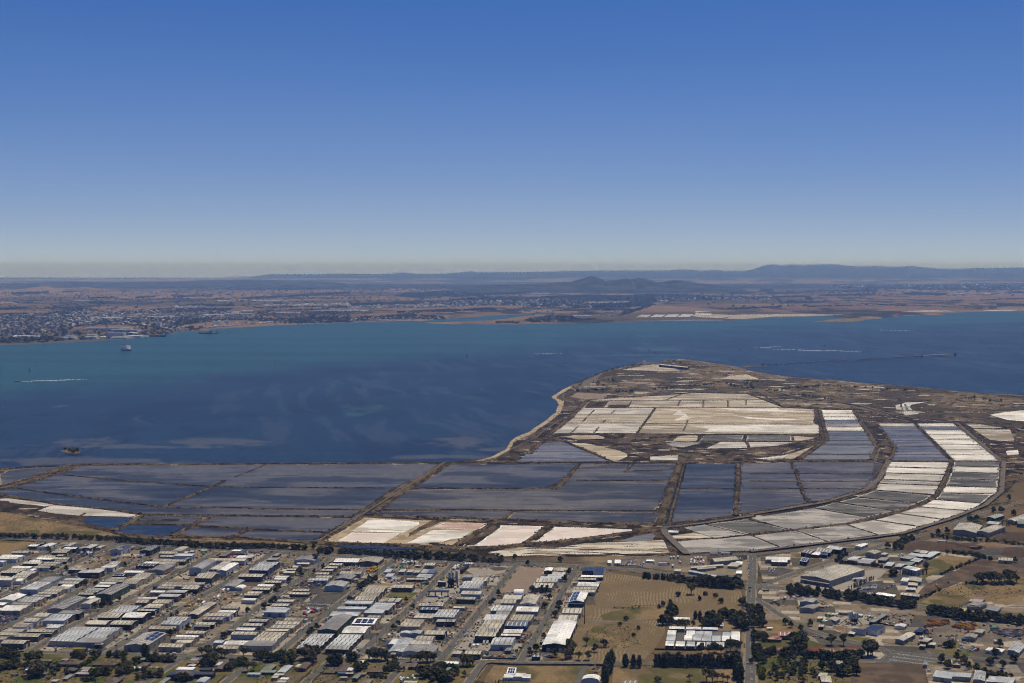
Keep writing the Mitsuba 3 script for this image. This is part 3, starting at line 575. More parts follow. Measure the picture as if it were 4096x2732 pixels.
for k, c in dict(w=(0.56, 0.56, 0.54), l=(0.35, 0.38, 0.41), g=(0.235, 0.23, 0.22), t=(0.33, 0.275, 0.20), d=(0.075, 0.07, 0.066), b=(0.035, 0.055, 0.11), n=(0.035, 0.065, 0.05), k=(0.02, 0.022, 0.027), r=(0.22, 0.05, 0.04), m=(0.135, 0.075, 0.05), c=(0.34, 0.32, 0.295)).items():
    (lambda c: mat('wall_' + k, lambda p, n, uv: mi.Color3f(*c) * (0.8 + 0.4 * fbm(p.x / 2.5 + p.y / 2.5, p.z / 4, 1, 3)), 0.75, 0.25))(c)
mat('m_sky_dark', (0.145, 0.115, 0.08), 0.5, 0.4); mat('m_sky_pale', (0.62, 0.60, 0.55), 0.4, 0.5)
mat('m_door', (0.12, 0.12, 0.125), 0.6); mat('m_door_pale', (0.45, 0.44, 0.42), 0.6); mat('m_glass', (0.02, 0.026, 0.032), 0.08, 0.6)
mat('m_solar', (0.02, 0.026, 0.05), 0.12, 0.6); mat('m_dark', (0.02, 0.02, 0.022), 0.7); mat('m_steel', (0.30, 0.31, 0.32), 0.45, 0.5); mat('m_timber', (0.11, 0.085, 0.062), 0.9)
mat('m_brick', lambda p, n, uv: mix((0.17, 0.075, 0.05), (0.11, 0.052, 0.038), fbm(p.x * 2, p.y * 2, p.z * 3, 2)), 0.85)
ROOFN = dict(w='white', l='pale grey', g='grey', t='cream', d='dark grey', b='blue', n='green', k='black', r='red', m='brown', x='rusty')
WALLN = dict(ROOFN, c='concrete', l='light blue-grey', t='tan', b='navy', k='black')
ORD = ['first', 'second', 'third', 'fourth', 'fifth', 'sixth', 'seventh', 'eighth', 'ninth', 'tenth', 'eleventh', 'twelfth', 'thirteenth', 'fourteenth', 'fifteenth', 'sixteenth', 'seventeenth', 'eighteenth', 'nineteenth', 'twentieth']
for a, b in (('twenty', 'twentieth'), ('thirty', 'thirtieth'), ('forty', 'fortieth'), ('fifty', 'fiftieth'), ('sixty', 'sixtieth'), ('seventy', 'seventieth'), ('eighty', 'eightieth'), ('ninety', 'ninetieth')):
    ORD += [b] + [a + '-' + c for c in ORD[:9]]
ORD = ORD[:19] + ORD[20:]
BUILT = []    # (key, centre, radius, zone, noun)
FOOT = []

def rise_of(style, depth):
    return min(2.4, 0.085 * depth)

def shed(key, fl, fr, br, h, style, roof, wall, skylights=True, doors=True):
    """A building from three eave corners (front-left, front-right, back-right), in world xy."""
    fl, fr, br = (np.asarray(q)[:2] for q in (fl, fr, br))
    e, n = fr - fl, br - fr
    W, D = np.linalg.norm(e), np.linalg.norm(n); eu, nu = e / W, n / D
    kind, k = style[0], int(style[1:] or 1)
    P = lambda s, t, z: np.array([*(fl + e * s + n * t), z])       # s, t in [0, 1]
    wm, rm, so = MB(), MB(), 0.35
    ox, oy = so / W, so / D
    prof = []                                                     # roof profile along the slope axis: (position, height)
    if kind in 'eaE' :
        b = D / k; r = rise_of(kind, b)
        if kind == 'a': prof = [(0.5 - 0.5 * math.cos(math.pi * i / 12), h + 0.42 * D * math.sin(math.pi * i / 12)) for i in range(13)]
        else:
            for i in range(k): prof += [(i / k, h), ((i + 0.5) / k, h + r)]
            prof.append((1.0, h))
            if k > 1: prof = [(t, z - (0 if i in (0, len(prof) - 1) else 0.0)) for i, (t, z) in enumerate(prof)]
        along = 't'
    elif kind in 'NA':
        b = W / k; r = rise_of(kind, b)
        if kind == 'A': prof = [(0.5 - 0.5 * math.cos(math.pi * i / 10), h + 0.16 * W * math.sin(math.pi * i / 10)) for i in range(11)]
        else:
            for i in range(k): prof += [(i / k, h), ((i + 0.5) / k, h + r)]
            prof.append((1.0, h))
        along = 's'
    elif kind == 'F':
        prof = [(0.0, h), (1.0, h + min(0.6, 0.02 * D))]; along = 't'
    if kind == 'H':
        r = 0.30 * min(W, D) / 2 + 0.5; o = 0.6
        A = [P(-o / W, -o / D, h), P(1 + o / W, -o / D, h), P(1 + o / W, 1 + o / D, h), P(-o / W, 1 + o / D, h)]
        if W >= D: R0, R1 = P(0.5 * D / W, 0.5, h + r), P(1 - 0.5 * D / W, 0.5, h + r); q = [(A[0], A[1], R1, R0), (A[2], A[3], R0, R1)]; tr = [(A[1], A[2], R1), (A[3], A[0], R0)]
        else: R0, R1 = P(0.5, 0.5 * W / D, h + r), P(0.5, 1 - 0.5 * W / D, h + r); q = [(A[1], A[2], R1, R0), (A[3], A[0], R0, R1)]; tr = [(A[0], A[1], R0), (A[2], A[3], R1)]
        for a in q: rm.quad(*a)
        for a in tr: rm.add(a, [[0, 1, 2]])
        rm.quad(A[3], A[2], A[1], A[0])
        wm.hexa([P(0, 0, 0), P(1, 0, 0), P(1, 1, 0), P(0, 1, 0)], [P(0, 0, h - 0.02), P(1, 0, h - 0.02), P(1, 1, h - 0.02), P(0, 1, h - 0.02)])
    else:
        Q = (lambda a, t, z: P(a, t, z)) if along == 't' else (lambda a, t, z: P(t, a, z))
        oa, ot = (ox, oy) if along == 't' else (oy, ox)
        flip = along == 's'
        th = 0.12
        for i in range(len(prof) - 1):
            (t0, z0), (t1, z1) = prof[i], prof[i + 1]
            a0, a1 = (t0 - ot if i == 0 else t0), (t1 + ot if i == len(prof) - 2 else t1)
            if i == 0: z0 = z0 - (z1 - z0) / max(t1 - t0, 1e-6) * ot
            if i == len(prof) - 2: z1 = z1 + (z1 - z0) / max(t1 - t0, 1e-6) * ot
            lo = [Q(-oa, a0, z0 + 0.03), Q(1 + oa, a0, z0 + 0.03), Q(1 + oa, a1, z1 + 0.03), Q(-oa, a1, z1 + 0.03)]
            hi = [v + [0, 0, th] for v in lo]
            if flip: lo, hi = lo[::-1], hi[::-1]
            rm.hexa(lo, hi)
        for (t0, z0), (t1, z1) in zip(prof[:-1], prof[1:]):
            for a in (0, 1):
                c = [Q(a, t0, 0), Q(a, t1, 0), Q(a, t1, z1), Q(a, t0, z0)]
                wm.quad(*(c if (a == 1) != flip else c[::-1]))
        (t0, z0), (t1, z1) = prof[0], prof[-1]
        c0, c1 = [Q(0, 0, 0), Q(1, 0, 0), Q(1, 0, z0), Q(0, 0, z0)], [Q(1, 1, 0), Q(0, 1, 0), Q(0, 1, z1), Q(1, 1, z1)]
        wm.quad(*(c0[::-1] if flip else c0)); wm.quad(*(c1[::-1] if flip else c1))
    scene[key + '__wall'] = mikit.ply(wm.mesh(), 'wall_' + wall)
    rk = key + '__roof'
    rough = kind in 'aA'
    scene[rk] = mikit.ply(rm.mesh(), 'roof_' + roof, smooth=False)
    rr = random.Random(key)
    if kind in 'eN' and skylights and min(W, D) > 6:
        La = W if along == 't' else D
        dark = roof in 'tlg' and rr.random() < 0.78
        cnt = int(min(14, max(2, round(La / (5.4 if La < 45 else 7)))))
        sw = 0.55 / La
        for c in range(cnt):
            a = (c + 0.5) / cnt; m = MB()
            for (t0, z0), (t1, z1) in zip(prof[:-1], prof[1:]):
                A, B = t0 + (t1 - t0) * 0.06, t0 + (t1 - t0) * 0.94
                zA, zB = z0 + (z1 - z0) * 0.06, z0 + (z1 - z0) * 0.94
                lo = [Q(a - sw, A, zA + 0.14), Q(a + sw, A, zA + 0.14), Q(a + sw, B, zB + 0.14), Q(a - sw, B, zB + 0.14)]
                hi = [v + [0, 0, 0.06] for v in lo]
                if flip: lo, hi = lo[::-1], hi[::-1]
                m.hexa(lo, hi)
            scene[sub(rk, 'skylight')] = mikit.ply(m.mesh(), 'm_sky_dark' if dark else 'm_sky_pale')
    if kind in 'eN' and skylights and W * D > 220:
        for v_ in range(2 if W * D > 500 else 1):
            a, t = rr.uniform(0.2, 0.8), rr.choice([0.3, 0.5, 0.7]); z = float(np.interp(t, [q[0] for q in prof], [q[1] for q in prof])); q = Q(a, t, z)
            scene[sub(rk, 'vent')] = mikit.ply(MB().cyl(q, 0.45, z + 0.1, z + 1.0, 8, 0.6).mesh(), 'm_steel')
    if doors and kind != 'H' and h >= 4:
        dm = 'm_door_pale' if wall in 'kbdn' and rr.random() < 0.4 else 'm_door'
        hh = min(4.4, h - 0.8)
        for s in range(max(1, min(4, int(D / 14)))):                 # roller doors in the end wall
            t = (s + 0.5) / max(1, min(4, int(D / 14))); w2 = 2.1 / D
            a = P(1, t - w2, 0.02); b = P(1, t + w2, 0.02); o = np.array([*(eu * 0.12), 0])
            scene[sub(key, 'door')] = mikit.ply(MB().hexa([a - o, a + o, b + o, b - o], [q + [0, 0, hh] for q in (a - o, a + o, b + o, b - o)]).mesh(), dm)
        if rr.random() < 0.45 and W > 12:
            for s in range(max(1, min(4, int(W / 13)))):
                t = (s + 0.5) / max(1, min(4, int(W / 13))); w2 = 2.0 / W
                a = P(t - w2, 0, 0.02); b = P(t + w2, 0, 0.02); o = np.array([*(nu * 0.12), 0])
                scene[sub(key, 'door')] = mikit.ply(MB().hexa([a - o, b - o, b + o, a + o], [q + [0, 0, hh] for q in (a - o, b - o, b + o, a + o)]).mesh(), dm)
    elif kind == 'H' or h < 4:
        m_ = 'm_glass'
        for s in range(max(1, min(4, int(W / 4.5)))):
            t = (s + 0.5) / max(1, min(4, int(W / 4.5))); w2 = 0.8 / W
            a = P(t - w2, 0, 0.9); b = P(t + w2, 0, 0.9); o = np.array([*(nu * 0.06), 0])
            scene[sub(key, 'window')] = mikit.ply(MB().hexa([a - o, b - o, b + o, a + o], [q + [0, 0, 1.15] for q in (a - o, b - o, b + o, a + o)]).mesh(), m_)
    return dict(fl=fl, fr=fr, br=br, e=e, n=n, W=W, D=D, h=h, P=P, prof=prof)

NOUN = {'e': 'gabled shed', 'N': 'gabled shed', 'F': 'flat-roofed building', 'H': 'hip-roofed house', 'A': 'arched shed', 'a': 'arched tunnel shed'}
NAME = {'e': 'gabled_shed', 'N': 'gabled_shed', 'F': 'flat_roofed_building', 'H': 'house', 'A': 'arched_shed', 'a': 'arched_shed'}
DATA = []
def block(zone, text, snap=True):
    for line in text.strip().splitlines():
        t, *rest = line.split(';')
        for rec in rest:
            w = rec.split()
            if len(w) < 9: continue
            x = list(map(float, w[:6])); DATA.append((zone, t.strip(), x, float(w[6]), w[7], w[8], w[9], snap, w[10] if len(w) > 10 else ''))

EDIR = None
def unit(v): return v / np.linalg.norm(v)
block('estate', '''
a0;500 207 660 208 700 178 5 F w d;630 172 790 162 745 140 5 N k k;705 225 890 217 1048 152 5 N w w;1165 205 1255 215 1430 152 5 N t l;1165 250 1380 255 1425 225 6 e1 w n;1020 290 1270 292 1310 265 6 e1 t n;940 325 1215 325 1280 297 6 e1 t n;1505 245 1655 248 1820 180 6 N l k;1420 250 1510 255 1540 232 4 F g l;1755 235 1840 236 1950 192 4 N t t;2030 275 2220 280 2387 197 8 N k l solar;220 325 500 330 535 300 5 e1 t g;-100 440 300 440 470 366 6 e2 w w;85 455 245 458 290 436 4 F t g;-60 500 70 495 80 470 6 F w w;755 405 995 410 1030 382 5 e1 t b;1040 385 1145 385 1180 358 5 e1 t t;660 445 940 450 975 417 5 e1 w b;950 445 1240 450 1310 412 6 e1 t d;990 485 1210 490 1240 464 4 e1 g n;525 490 720 490 760 465 5 e1 w t;410 525 740 530 780 490 6 e1 t m;790 520 1085 525 1140 498 5 e1 t l;690 560 1000 562 1060 532 5 e1 t w;590 600 910 602 975 575 5 e1 t w;205 605 550 610 615 574 6 e1 w d;125 652 440 656 510 617 6 e1 t l;10 692 330 696 400 660 6 e1 t d;500 655 600 657 640 622 4 N w w;285 736 545 740 690 665 6 e2 t m;210 780 480 783 550 745 6 e1 t m;-150 825 200 830 290 785 9 e1 w c;250 845 385 850 470 800 5 e1 w w;-60 775 150 778 200 755 5 e1 t g;735 845 1010 840 1112 765 8 F g l;375 995 690 1000 1005 860 8 e3 l l;1160 835 1510 838 1550 795 6 e1 l k;1065 890 1425 893 1490 855 6 e1 t k;1095 945 1310 945 1375 915 5 F w w;920 985 1250 990 1300 945 6 e1 t w;810 1037 1100 1040 1185 997 6 e1 t t;690 1080 1030 1083 1085 1050 5 e1 t b;580 1125 910 1130 975 1100 5 e1 t n;315 1225 660 1232 870 1140 6 e2 l t;210 1275 550 1280 625 1245 6 e1 t t;-60 1392 380 1385 540 1285 6 e2 w t;0 1180 210 1225 440 1115 6 N w w;-100 1290 60 1285 95 1240 6 F w g;1255 640 1550 645 1620 605 6 e1 t b;1430 690 1815 698 1880 648 8 F l k brick;1740 640 1900 642 1995 613 5 e1 t w;1855 595 2070 600 2140 550 6 F w w;2000 530 2170 535 2275 487 6 e1 t g;2040 430 2130 430 2170 402 4 F g g;2060 750 2260 750 2380 715 5 e1 l k solar;2020 806 2270 808 2330 780 5 F t t;1935 855 2255 858 2320 820 5 e1 t t;1815 895 2110 895 2190 868 5 e1 w t;1740 950 2000 952 2030 915 5 e1 w k;1625 1010 1890 1012 1925 975 5 e1 l b;1540 1048 1800 1050 1860 1018 5 e1 n n;1435 1090 1690 1095 1750 1060 5 e1 t n;1755 1095 2040 1100 2475 920 9 N d n;870 1360 1160 1368 1600 1150 8 N d g;1490 1265 1650 1270 1845 1165 6 N t w;1595 1165 1700 1168 1745 1130 4 F w l
b0;620 155 860 158 985 95 6 e1 t w;430 245 675 250 800 185 6 e1 t w;230 345 475 348 615 280 6 e1 t w;780 230 1170 235 1270 190 7 F l l;890 180 1270 185 1400 112 7 e1 l d;1060 100 1455 105 1505 55 8 F g k;845 366 1065 372 1170 327 5 e1 w w;850 325 1160 322 1250 297 5 e1 l k;60 432 400 436 515 390 6 e1 t t;490 438 970 445 1030 397 5 e1 t m;-60 495 270 500 375 450 5 e1 t l;265 525 690 532 825 470 6 e1 t d;-150 580 90 575 210 525 5 e1 t g;10 650 430 655 550 590 7 e1 t d;800 475 940 478 985 452 4 F g d;912 605 1375 612 1840 350 6.5 e4 l c;1380 628 1850 637 2000 557 6.4 F g g;1545 548 1925 550 2260 357 6.6 e3 l c;1740 668 1880 670 1910 650 5 F l k;1790 175 2170 182 2350 82 6 e1 t k;2050 70 2400 75 2620 -40 7 e2 l l;1560 298 1940 302 2065 230 6 e1 t d;2020 300 2412 307 2526 233 7 e1 t k;2239 172 2618 178 2785 85 8 e1 w k
a1;220 285 395 297 580 205 8 N k k;30 230 90 232 125 207 4 F t t;560 340 880 342 960 305 7 e1 t t;805 295 960 300 1125 222 8 N t t;585 398 830 400 880 372 5 e1 t t;835 380 1165 385 1250 347 7 F l l;1040 438 1110 440 1150 420 7 F g n;445 475 720 478 770 440 5 e1 t d;680 485 1050 482 1100 448 6 e1 t n;570 530 850 535 905 490 6 e1 t t;275 520 540 523 570 490 5 F w k;145 570 490 572 535 540 4 e1 k k;385 650 660 658 840 552 6 N g g;-80 688 270 690 320 655 5 e1 w l;-100 885 130 905 520 707 7 e2 t t;680 897 1385 905 1430 870 5 e1 t n;610 940 1290 945 1360 912 6 e1 t g;980 990 1270 998 1390 945 6 e1 t k;545 978 830 982 875 948 5 e1 t t;405 1050 660 1055 720 1022 5 e1 w t;680 1060 1040 1057 1110 1015 7 F l d;545 1130 910 1135 950 1090 7 F l d;170 1170 520 1175 560 1147 5 e1 w t;130 1242 345 1245 400 1185 5 e1 t m;490 1215 790 1218 850 1187 6 e1 t t;445 1250 745 1252 800 1220 6 e1 t t;345 1300 620 1302 690 1268 6 e1 t t;290 1338 580 1340 670 1303 6 e1 t t;1130 625 1345 632 1610 482 9 A g l;1465 468 2140 475 2225 432 7 e1 t l;1495 630 1640 640 1920 480 6 N2 t d;1640 650 1800 660 2040 522 8 N w l;1445 690 1770 695 1800 682 5 e1 t w;1225 790 1530 795 1705 700 8 e1 t d;1975 418 2260 420 2290 382 5 F w n;1665 385 1790 388 1885 305 6 F d r;1335 288 1430 290 1465 275 4 F w g;1010 325 1085 325 1110 307 3 F w g;1135 310 1200 310 1210 292 3 F w g;2025 765 2451 769 2501 715 7 e1 t b;1750 945 1955 950 2170 832 6 N g g;1950 980 2095 990 2160 942 3 A w w
b1;170 52 480 55 540 22 6 e1 t k;605 297 945 302 1160 165 8 e2 l l;390 375 830 400 890 342 5 e1 t t;-75 690 350 695 715 465 7 N x g solar;555 715 975 720 1085 657 6 e1 t g;870 635 1150 640 1200 592 5 e1 t t;785 570 1200 578 1260 532 6 e1 g t;875 525 1280 530 1350 505 6 e1 w t;1055 465 1390 470 1455 427 5 e1 t t;1475 150 1865 152 1950 97 6 e1 t l;1655 80 1960 85 2030 45 6 e1 w k;1700 5 2010 8 2080 -25 5 e1 t t;1355 210 1740 215 1820 172 5 e1 d t;1235 305 1570 308 1630 262 5 e1 t k;1215 337 1490 340 1520 318 4 F g d;1820 412 1950 415 2010 394 5 F g d;1890 485 2340 492 2400 442 6 e1 t l;1985 405 2310 408 2370 364 5 e1 w g;2100 325 2440 330 2500 287 5 e1 t g;2215 245 2540 250 2600 207 5 e1 t m;1565 635 1720 640 1755 602 7 F l l;1755 670 2160 678 2215 607 6 e1 w t;1610 745 2000 752 2115 692 5 e1 t t;1110 115 1280 130 1665 -90 5 N t d
a2;-125 640 210 652 440 502 8 e3 l b;190 455 380 458 420 422 4 F x t;300 385 375 390 440 337 4 N d k;705 462 1075 470 1230 402 6 N g l;750 530 970 535 1000 510 4 e1 t t;665 595 780 597 800 567 4 e1 t t;560 640 720 645 760 620 4 e1 t t;500 695 700 700 740 668 5 e1 t t;445 665 530 668 580 632 4 F t t;355 775 590 778 640 752 4 e1 w w;330 814 545 818 600 787 5 e1 w w;160 870 445 875 505 845 5 e1 t m;20 940 300 943 360 907 5 e1 w t;-70 1000 240 1005 305 970 5 e1 t d;-160 1065 90 1068 150 1040 5 e1 t t;-220 1105 40 1108 100 1077 5 e1 t d;-270 1195 -20 1198 50 1162 5 e1 w l;1345 550 1565 555 1600 524 5 e1 t t;1270 605 1480 608 1530 580 5 e1 t t;1195 655 1400 658 1455 632 5 e1 t t;1110 718 1325 722 1370 692 5 e1 t t;1095 780 1380 785 1430 750 4 e1 t t;970 830 1310 835 1385 797 5 e1 l l;945 855 1040 857 1060 842 4 F t t;670 1025 960 1030 1020 994 4 e1 t t;610 1085 965 1090 1040 1057 4 e1 t d;385 1220 680 1225 745 1190 5 e1 t t;280 1300 580 1303 645 1262 5 e1 t t;195 1350 530 1353 590 1325 5 e1 t t;1540 710 1920 717 1945 667 6 e1 t t;1445 810 1750 815 1840 735 6 N d d;1255 945 1610 950 1690 862 7 N g l;1625 945 1700 948 1725 922 4 H g g;1785 820 1850 822 1870 797 4 H g g;1425 495 1865 500 1930 432 6 e1 w b;1865 500 2240 510 2345 422 6 N t d;1815 1195 2160 1205 2435 975 7 e3 t d;1625 1255 2110 1265 2180 1222 6 F l w doors;1490 1355 2000 1362 2060 1325 6 F l w
b2;145 75 540 82 650 8 6 F l l;1350 140 1860 148 1950 82 7 F l t;1980 90 2320 95 2480 52 6 F l g;2060 38 2430 40 2550 -5 6 F l d;2120 -10 2480 -8 2585 -45 6 F l d;2165 -60 2540 -58 2615 -90 6 F l d;1130 405 1480 412 1805 142 9 N g n;1760 292 2165 298 2305 182 7 e1 w t solar;1575 452 1990 460 2125 337 8 e1 w t;745 742 1150 752 1445 480 6 e4 l k;1275 752 1690 764 1985 492 6 e4 l k;2050 162 2280 165 2310 142 5 e1 t t;515 230 840 235 890 182 5 e1 t t;875 220 920 222 945 197 4 F w w;350 295 780 300 845 247 6 e1 t t;265 368 690 372 745 312 6 e1 t t;175 415 580 425 645 392 6 e1 t t;-60 600 370 605 550 442 7 e3 t g;-245 690 290 700 400 614 7 F g g
a3;740 553 920 558 1010 515 5 e1 t g;570 565 665 567 680 552 3 F t t;0 680 110 685 175 632 4 F l g;265 675 370 680 435 637 4 F t g;415 680 520 683 580 642 4 F t g;538 685 640 690 705 647 4 F t g;672 690 790 695 860 642 4 F l g;805 700 910 705 990 647 4 F b g;595 775 730 780 785 722 4 F l g;740 780 850 790 915 732 4 F l g;15 760 140 768 200 717 4 F l g;415 815 790 820 830 800 3.5 e1 t d;140 968 515 975 550 920 6 e1 t d;190 1225 270 1230 345 1170 4 F t d;55 1222 160 1225 230 1170 4 F t d;-30 1220 30 1222 75 1167 4 F t d;988 862 1120 868 1130 848 7 F t k;1445 775 1600 778 1612 735 5 F g g;1620 775 1730 778 1742 740 5 F g g;1610 840 1890 848 1970 785 6 e1 t t;1395 975 1740 978 1860 848 7 e3 l l;1415 1085 1775 1090 1825 1032 6 e1 t l;1330 1178 1665 1183 1690 1142 6 e1 t n;640 1300 1075 1305 1115 1257 6 e1 t g;655 1372 990 1378 1035 1332 6 e1 b b;1275 1340 1480 1342 1500 1312 4 e1 t g;2145 1250 2405 1255 2445 1187 6 e1 t g;2185 1175 2510 1180 2540 1107 6 e1 t g
b3;905 165 1285 170 1405 32 8 e3 l g;955 252 1290 258 1330 217 6 F t k flues;545 182 890 185 950 102 5 e2 t t;295 335 650 340 775 212 6 e2 t t;295 460 465 468 520 430 4 N l l;470 467 660 475 725 422 4 N l l;740 485 1100 490 1155 417 6 e1 t k;580 580 890 585 960 517 6 e1 t g;475 662 850 668 890 600 6 e1 t w;345 805 915 812 1025 692 6 N2 g l;80 665 190 670 300 572 5 N w l;78 800 330 808 530 567 5 N l l;118 850 200 853 225 827 4 F g g;1960 48 2330 50 2405 -45 6 e2 l g;2050 120 2290 125 2330 62 5 e1 g g;1825 215 2225 218 2290 122 6 e2 l g;1670 515 2040 520 2255 217 8 e4 t k flues;1960 670 2340 678 2415 547 7 e1 l l;1480 845 1765 850 1810 787 6 e1 t n;1250 840 1400 838 1470 792 3.5 H t t;2215 785 2320 788 2340 735 4 N g d
a4;590 655 725 660 745 602 5 N w k;825 665 940 670 975 607 4 N t t;740 715 975 720 985 685 4 e1 t d;655 760 945 765 955 727 5 F l b;515 795 915 808 920 770 5 F l l;445 860 820 868 870 802 6 e1 t l;365 965 725 978 785 887 6 e2 t g;35 1100 200 1105 215 1062 3 a w w;155 1265 420 1272 525 1112 5 N t w;1290 655 1490 660 1550 602 7 F k k solar;1490 672 1680 680 1710 600 7 F k w solar;1265 770 1665 775 1670 740 5 e1 w k;1213 820 1535 825 1540 792 5 e1 t k;1190 940 1585 945 1595 867 5 e2 w k;1130 995 1550 1000 1560 957 5 e1 t g;1100 1045 1520 1055 1528 1014 5 e1 t g;1040 1225 1320 1227 1405 1057 7 N w b solarwest;1058 1262 1295 1265 1300 1242 5 F d k
b4;70 60 470 65 515 -22 6 e1 w g;-20 225 345 232 410 127 6 e2 t g;-130 330 270 335 315 247 6 e1 b b;-160 460 175 465 220 394 4 e1 w d;-200 508 150 510 170 480 4 e1 w m;920 92 1260 98 1305 2 6 e1 t g;845 225 1180 230 1235 130 6 e1 t g;555 678 1000 685 1222 247 8 N w k;365 898 510 900 528 860 4 e1 b b
''')
block('houses', '''
b0;600 980 930 965 975 940 3 H d m;1060 1030 1440 1032 1490 992 3 H m m;1105 965 1220 968 1260 937 3 N g k;1690 1045 2100 1048 2115 1007 3 H m m;1255 1150 1375 1150 1390 1107 3 F k k;1470 1125 1690 1120 1755 1087 3 F x g;1470 1167 1660 1165 1700 1132 3 F x d;1375 1215 1620 1215 1650 1182 3 F x d;1150 1300 1230 1305 1300 1232 2.6 F g g;935 1345 1040 1350 1060 1317 3 F t g;905 1075 1000 1075 1050 1047 3 N k k;80 1000 300 1005 390 967 3 H m m;445 1150 540 1160 560 1102 3 A w w;785 1210 835 1212 850 1196 3 F g g;1905 1375 2130 1378 2330 1292 3 H m m
b1;200 950 300 955 345 927 3 N n n;170 1065 330 1065 395 1002 3 H m m;20 1115 200 1118 220 1082 3 F w w;1075 1010 1280 1010 1325 972 3 H m m;1140 960 1270 960 1295 932 3 F g m;1080 1070 1205 1075 1230 1037 3 N t m;880 1130 1185 1135 1245 1092 5 F w l;700 1255 1190 1240 1290 1162 5 N k k;1225 1215 1550 1222 1610 1177 5 e1 k k;1310 1140 1500 1142 1550 1107 4 F k k;1590 1120 1730 1130 1910 987 3 N m m;1610 1050 1670 1055 1730 997 3 F l l;560 1378 650 1385 850 1277 3 N g g;1240 1360 1400 1370 1470 1282 3.5 N l l;2190 1215 2420 1220 2440 1192 3 e1 l l;1855 935 1925 938 1945 914 3 F k k
b2;105 1130 270 1135 365 1042 3 H n m;65 1180 340 1185 375 1147 3 F n n;385 1180 530 1190 685 1062 4 N l t;330 1230 500 1235 525 1202 3 F t t;280 1280 385 1283 415 1247 3 F t t;440 1310 580 1312 600 1282 3 F w w;380 1365 530 1370 545 1337 3 F t t;770 1105 900 1120 1025 1002 3.5 N m m;720 1085 810 1088 850 1037 3 F t l;1445 1160 1640 1168 1750 1052 3 H m m;1660 1145 1760 1150 1790 1102 3 F w w;1500 1200 1640 1203 1650 1182 3 F b d;1645 1210 1770 1213 1790 1187 3 F t d;2040 1170 2310 1172 2325 1127 3 H m m;1770 1290 1860 1295 1925 1227 4 N n n;1870 1215 2000 1220 2025 1197 3 F g g;1540 1280 1660 1282 1668 1264 3 F t t;1960 1378 2080 1385 2130 1312 3 N d d;1885 1000 1975 1005 1992 967 3 F w w
b3;1090 1025 1360 1030 1400 987 5 e1 w l;445 1085 560 1090 620 1012 3 N m m;600 1130 830 1132 880 1062 3 H d d;910 1090 980 1100 1035 1022 3 N l d;1125 1155 1230 1160 1310 1092 4 N n l;365 1370 600 1375 625 1342 3 e1 t r
''')
block('white house', '''
b4;-100 1205 50 1210 80 1107 4 F w w solar;20 1260 190 1262 255 1202 4.1 F w w;190 1283 330 1286 345 1222 3.5 F w w;-150 1275 15 1280 25 1225 3.4 F w w
''')
block('paddock', '''
b4;1270 1335 1600 1338 1630 1272 4 A w l;2025 1378 2300 1380 2320 1337 4 e1 d d
A4;680 72 775 75 778 58 4 F w g;720 938 890 942 893 917 5 e1 w g;1197 1000 1222 1001 1223 980 3 F w w;1662 1025 1712 1026 1714 1016 2.6 F w w;1770 1098 1895 1100 1896 1062 5 e1 r m;1652 1130 1735 1134 1790 1105 4 H r m;1738 1140 1798 1142 1801 1120 3 F r m
A5;345 1425 450 1438 442 1362 4 N t t;215 1552 312 1560 300 1500 3.5 H t t;180 1500 255 1505 275 1474 3.5 F t t;1520 1385 1590 1390 1597 1362 3.5 H k m;1225 1385 1260 1388 1264 1364 4 N g g
''', False)
block('storage', '''
A4;690 1030 835 1033 838 1010 4 e1 w g;855 1033 1000 1036 1003 1013 4 e1 w g;1022 1035 1167 1038 1170 1016 4 e1 w g;670 1085 750 1088 755 1050 4 F w g;857 1087 938 1096 945 1057 4 F w g;947 1094 1025 1098 1030 1060 4 F l g;1035 1097 1110 1100 1116 1060 4 F l g;1127 1100 1205 1103 1211 1064 4 F d g;1220 1103 1295 1105 1301 1067 4 F l g;1305 1106 1388 1110 1391 1064 4 F w g;660 1145 742 1150 749 1097 4 F l g;835 1142 912 1148 921 1102 4 F w g;924 1144 1005 1150 1011 1104 4 F l g;1014 1150 1100 1155 1106 1107 4 F l g;1110 1150 1195 1155 1201 1107 4 F l g;1210 1150 1285 1155 1291 1107 4 F w g;1301 1155 1386 1158 1391 1112 4 F w g;650 1195 730 1200 739 1160 4 F w d;752 1200 838 1205 849 1162 4 F w d;860 1200 938 1205 944 1164 4 F l d;962 1202 1040 1205 1047 1167 4 F w d;1057 1205 1130 1208 1137 1167 4 F l d;1152 1205 1230 1208 1237 1167 4 F w d
''')
block('motel', '''
A4;1140 364 1376 342 1332 312 6 e1 t g;905 427 1225 402 1222 390 3.5 F t t;965 440 1150 426 1152 414 3.5 F t t;875 460 1145 512 1160 500 3.5 F l g;1155 498 1370 524 1385 508 4 F d m;1265 405 1360 412 1402 378 4 H t t;1345 388 1408 393 1416 366 4 F w w;1350 480 1405 482 1411 456 5 F w g;740 457 800 459 802 440 4 F t t;75 376 112 378 116 354 3.5 F w w;145 378 203 380 208 350 3.5 F w w;458 357 535 359 538 347 3 F w w
''', False)
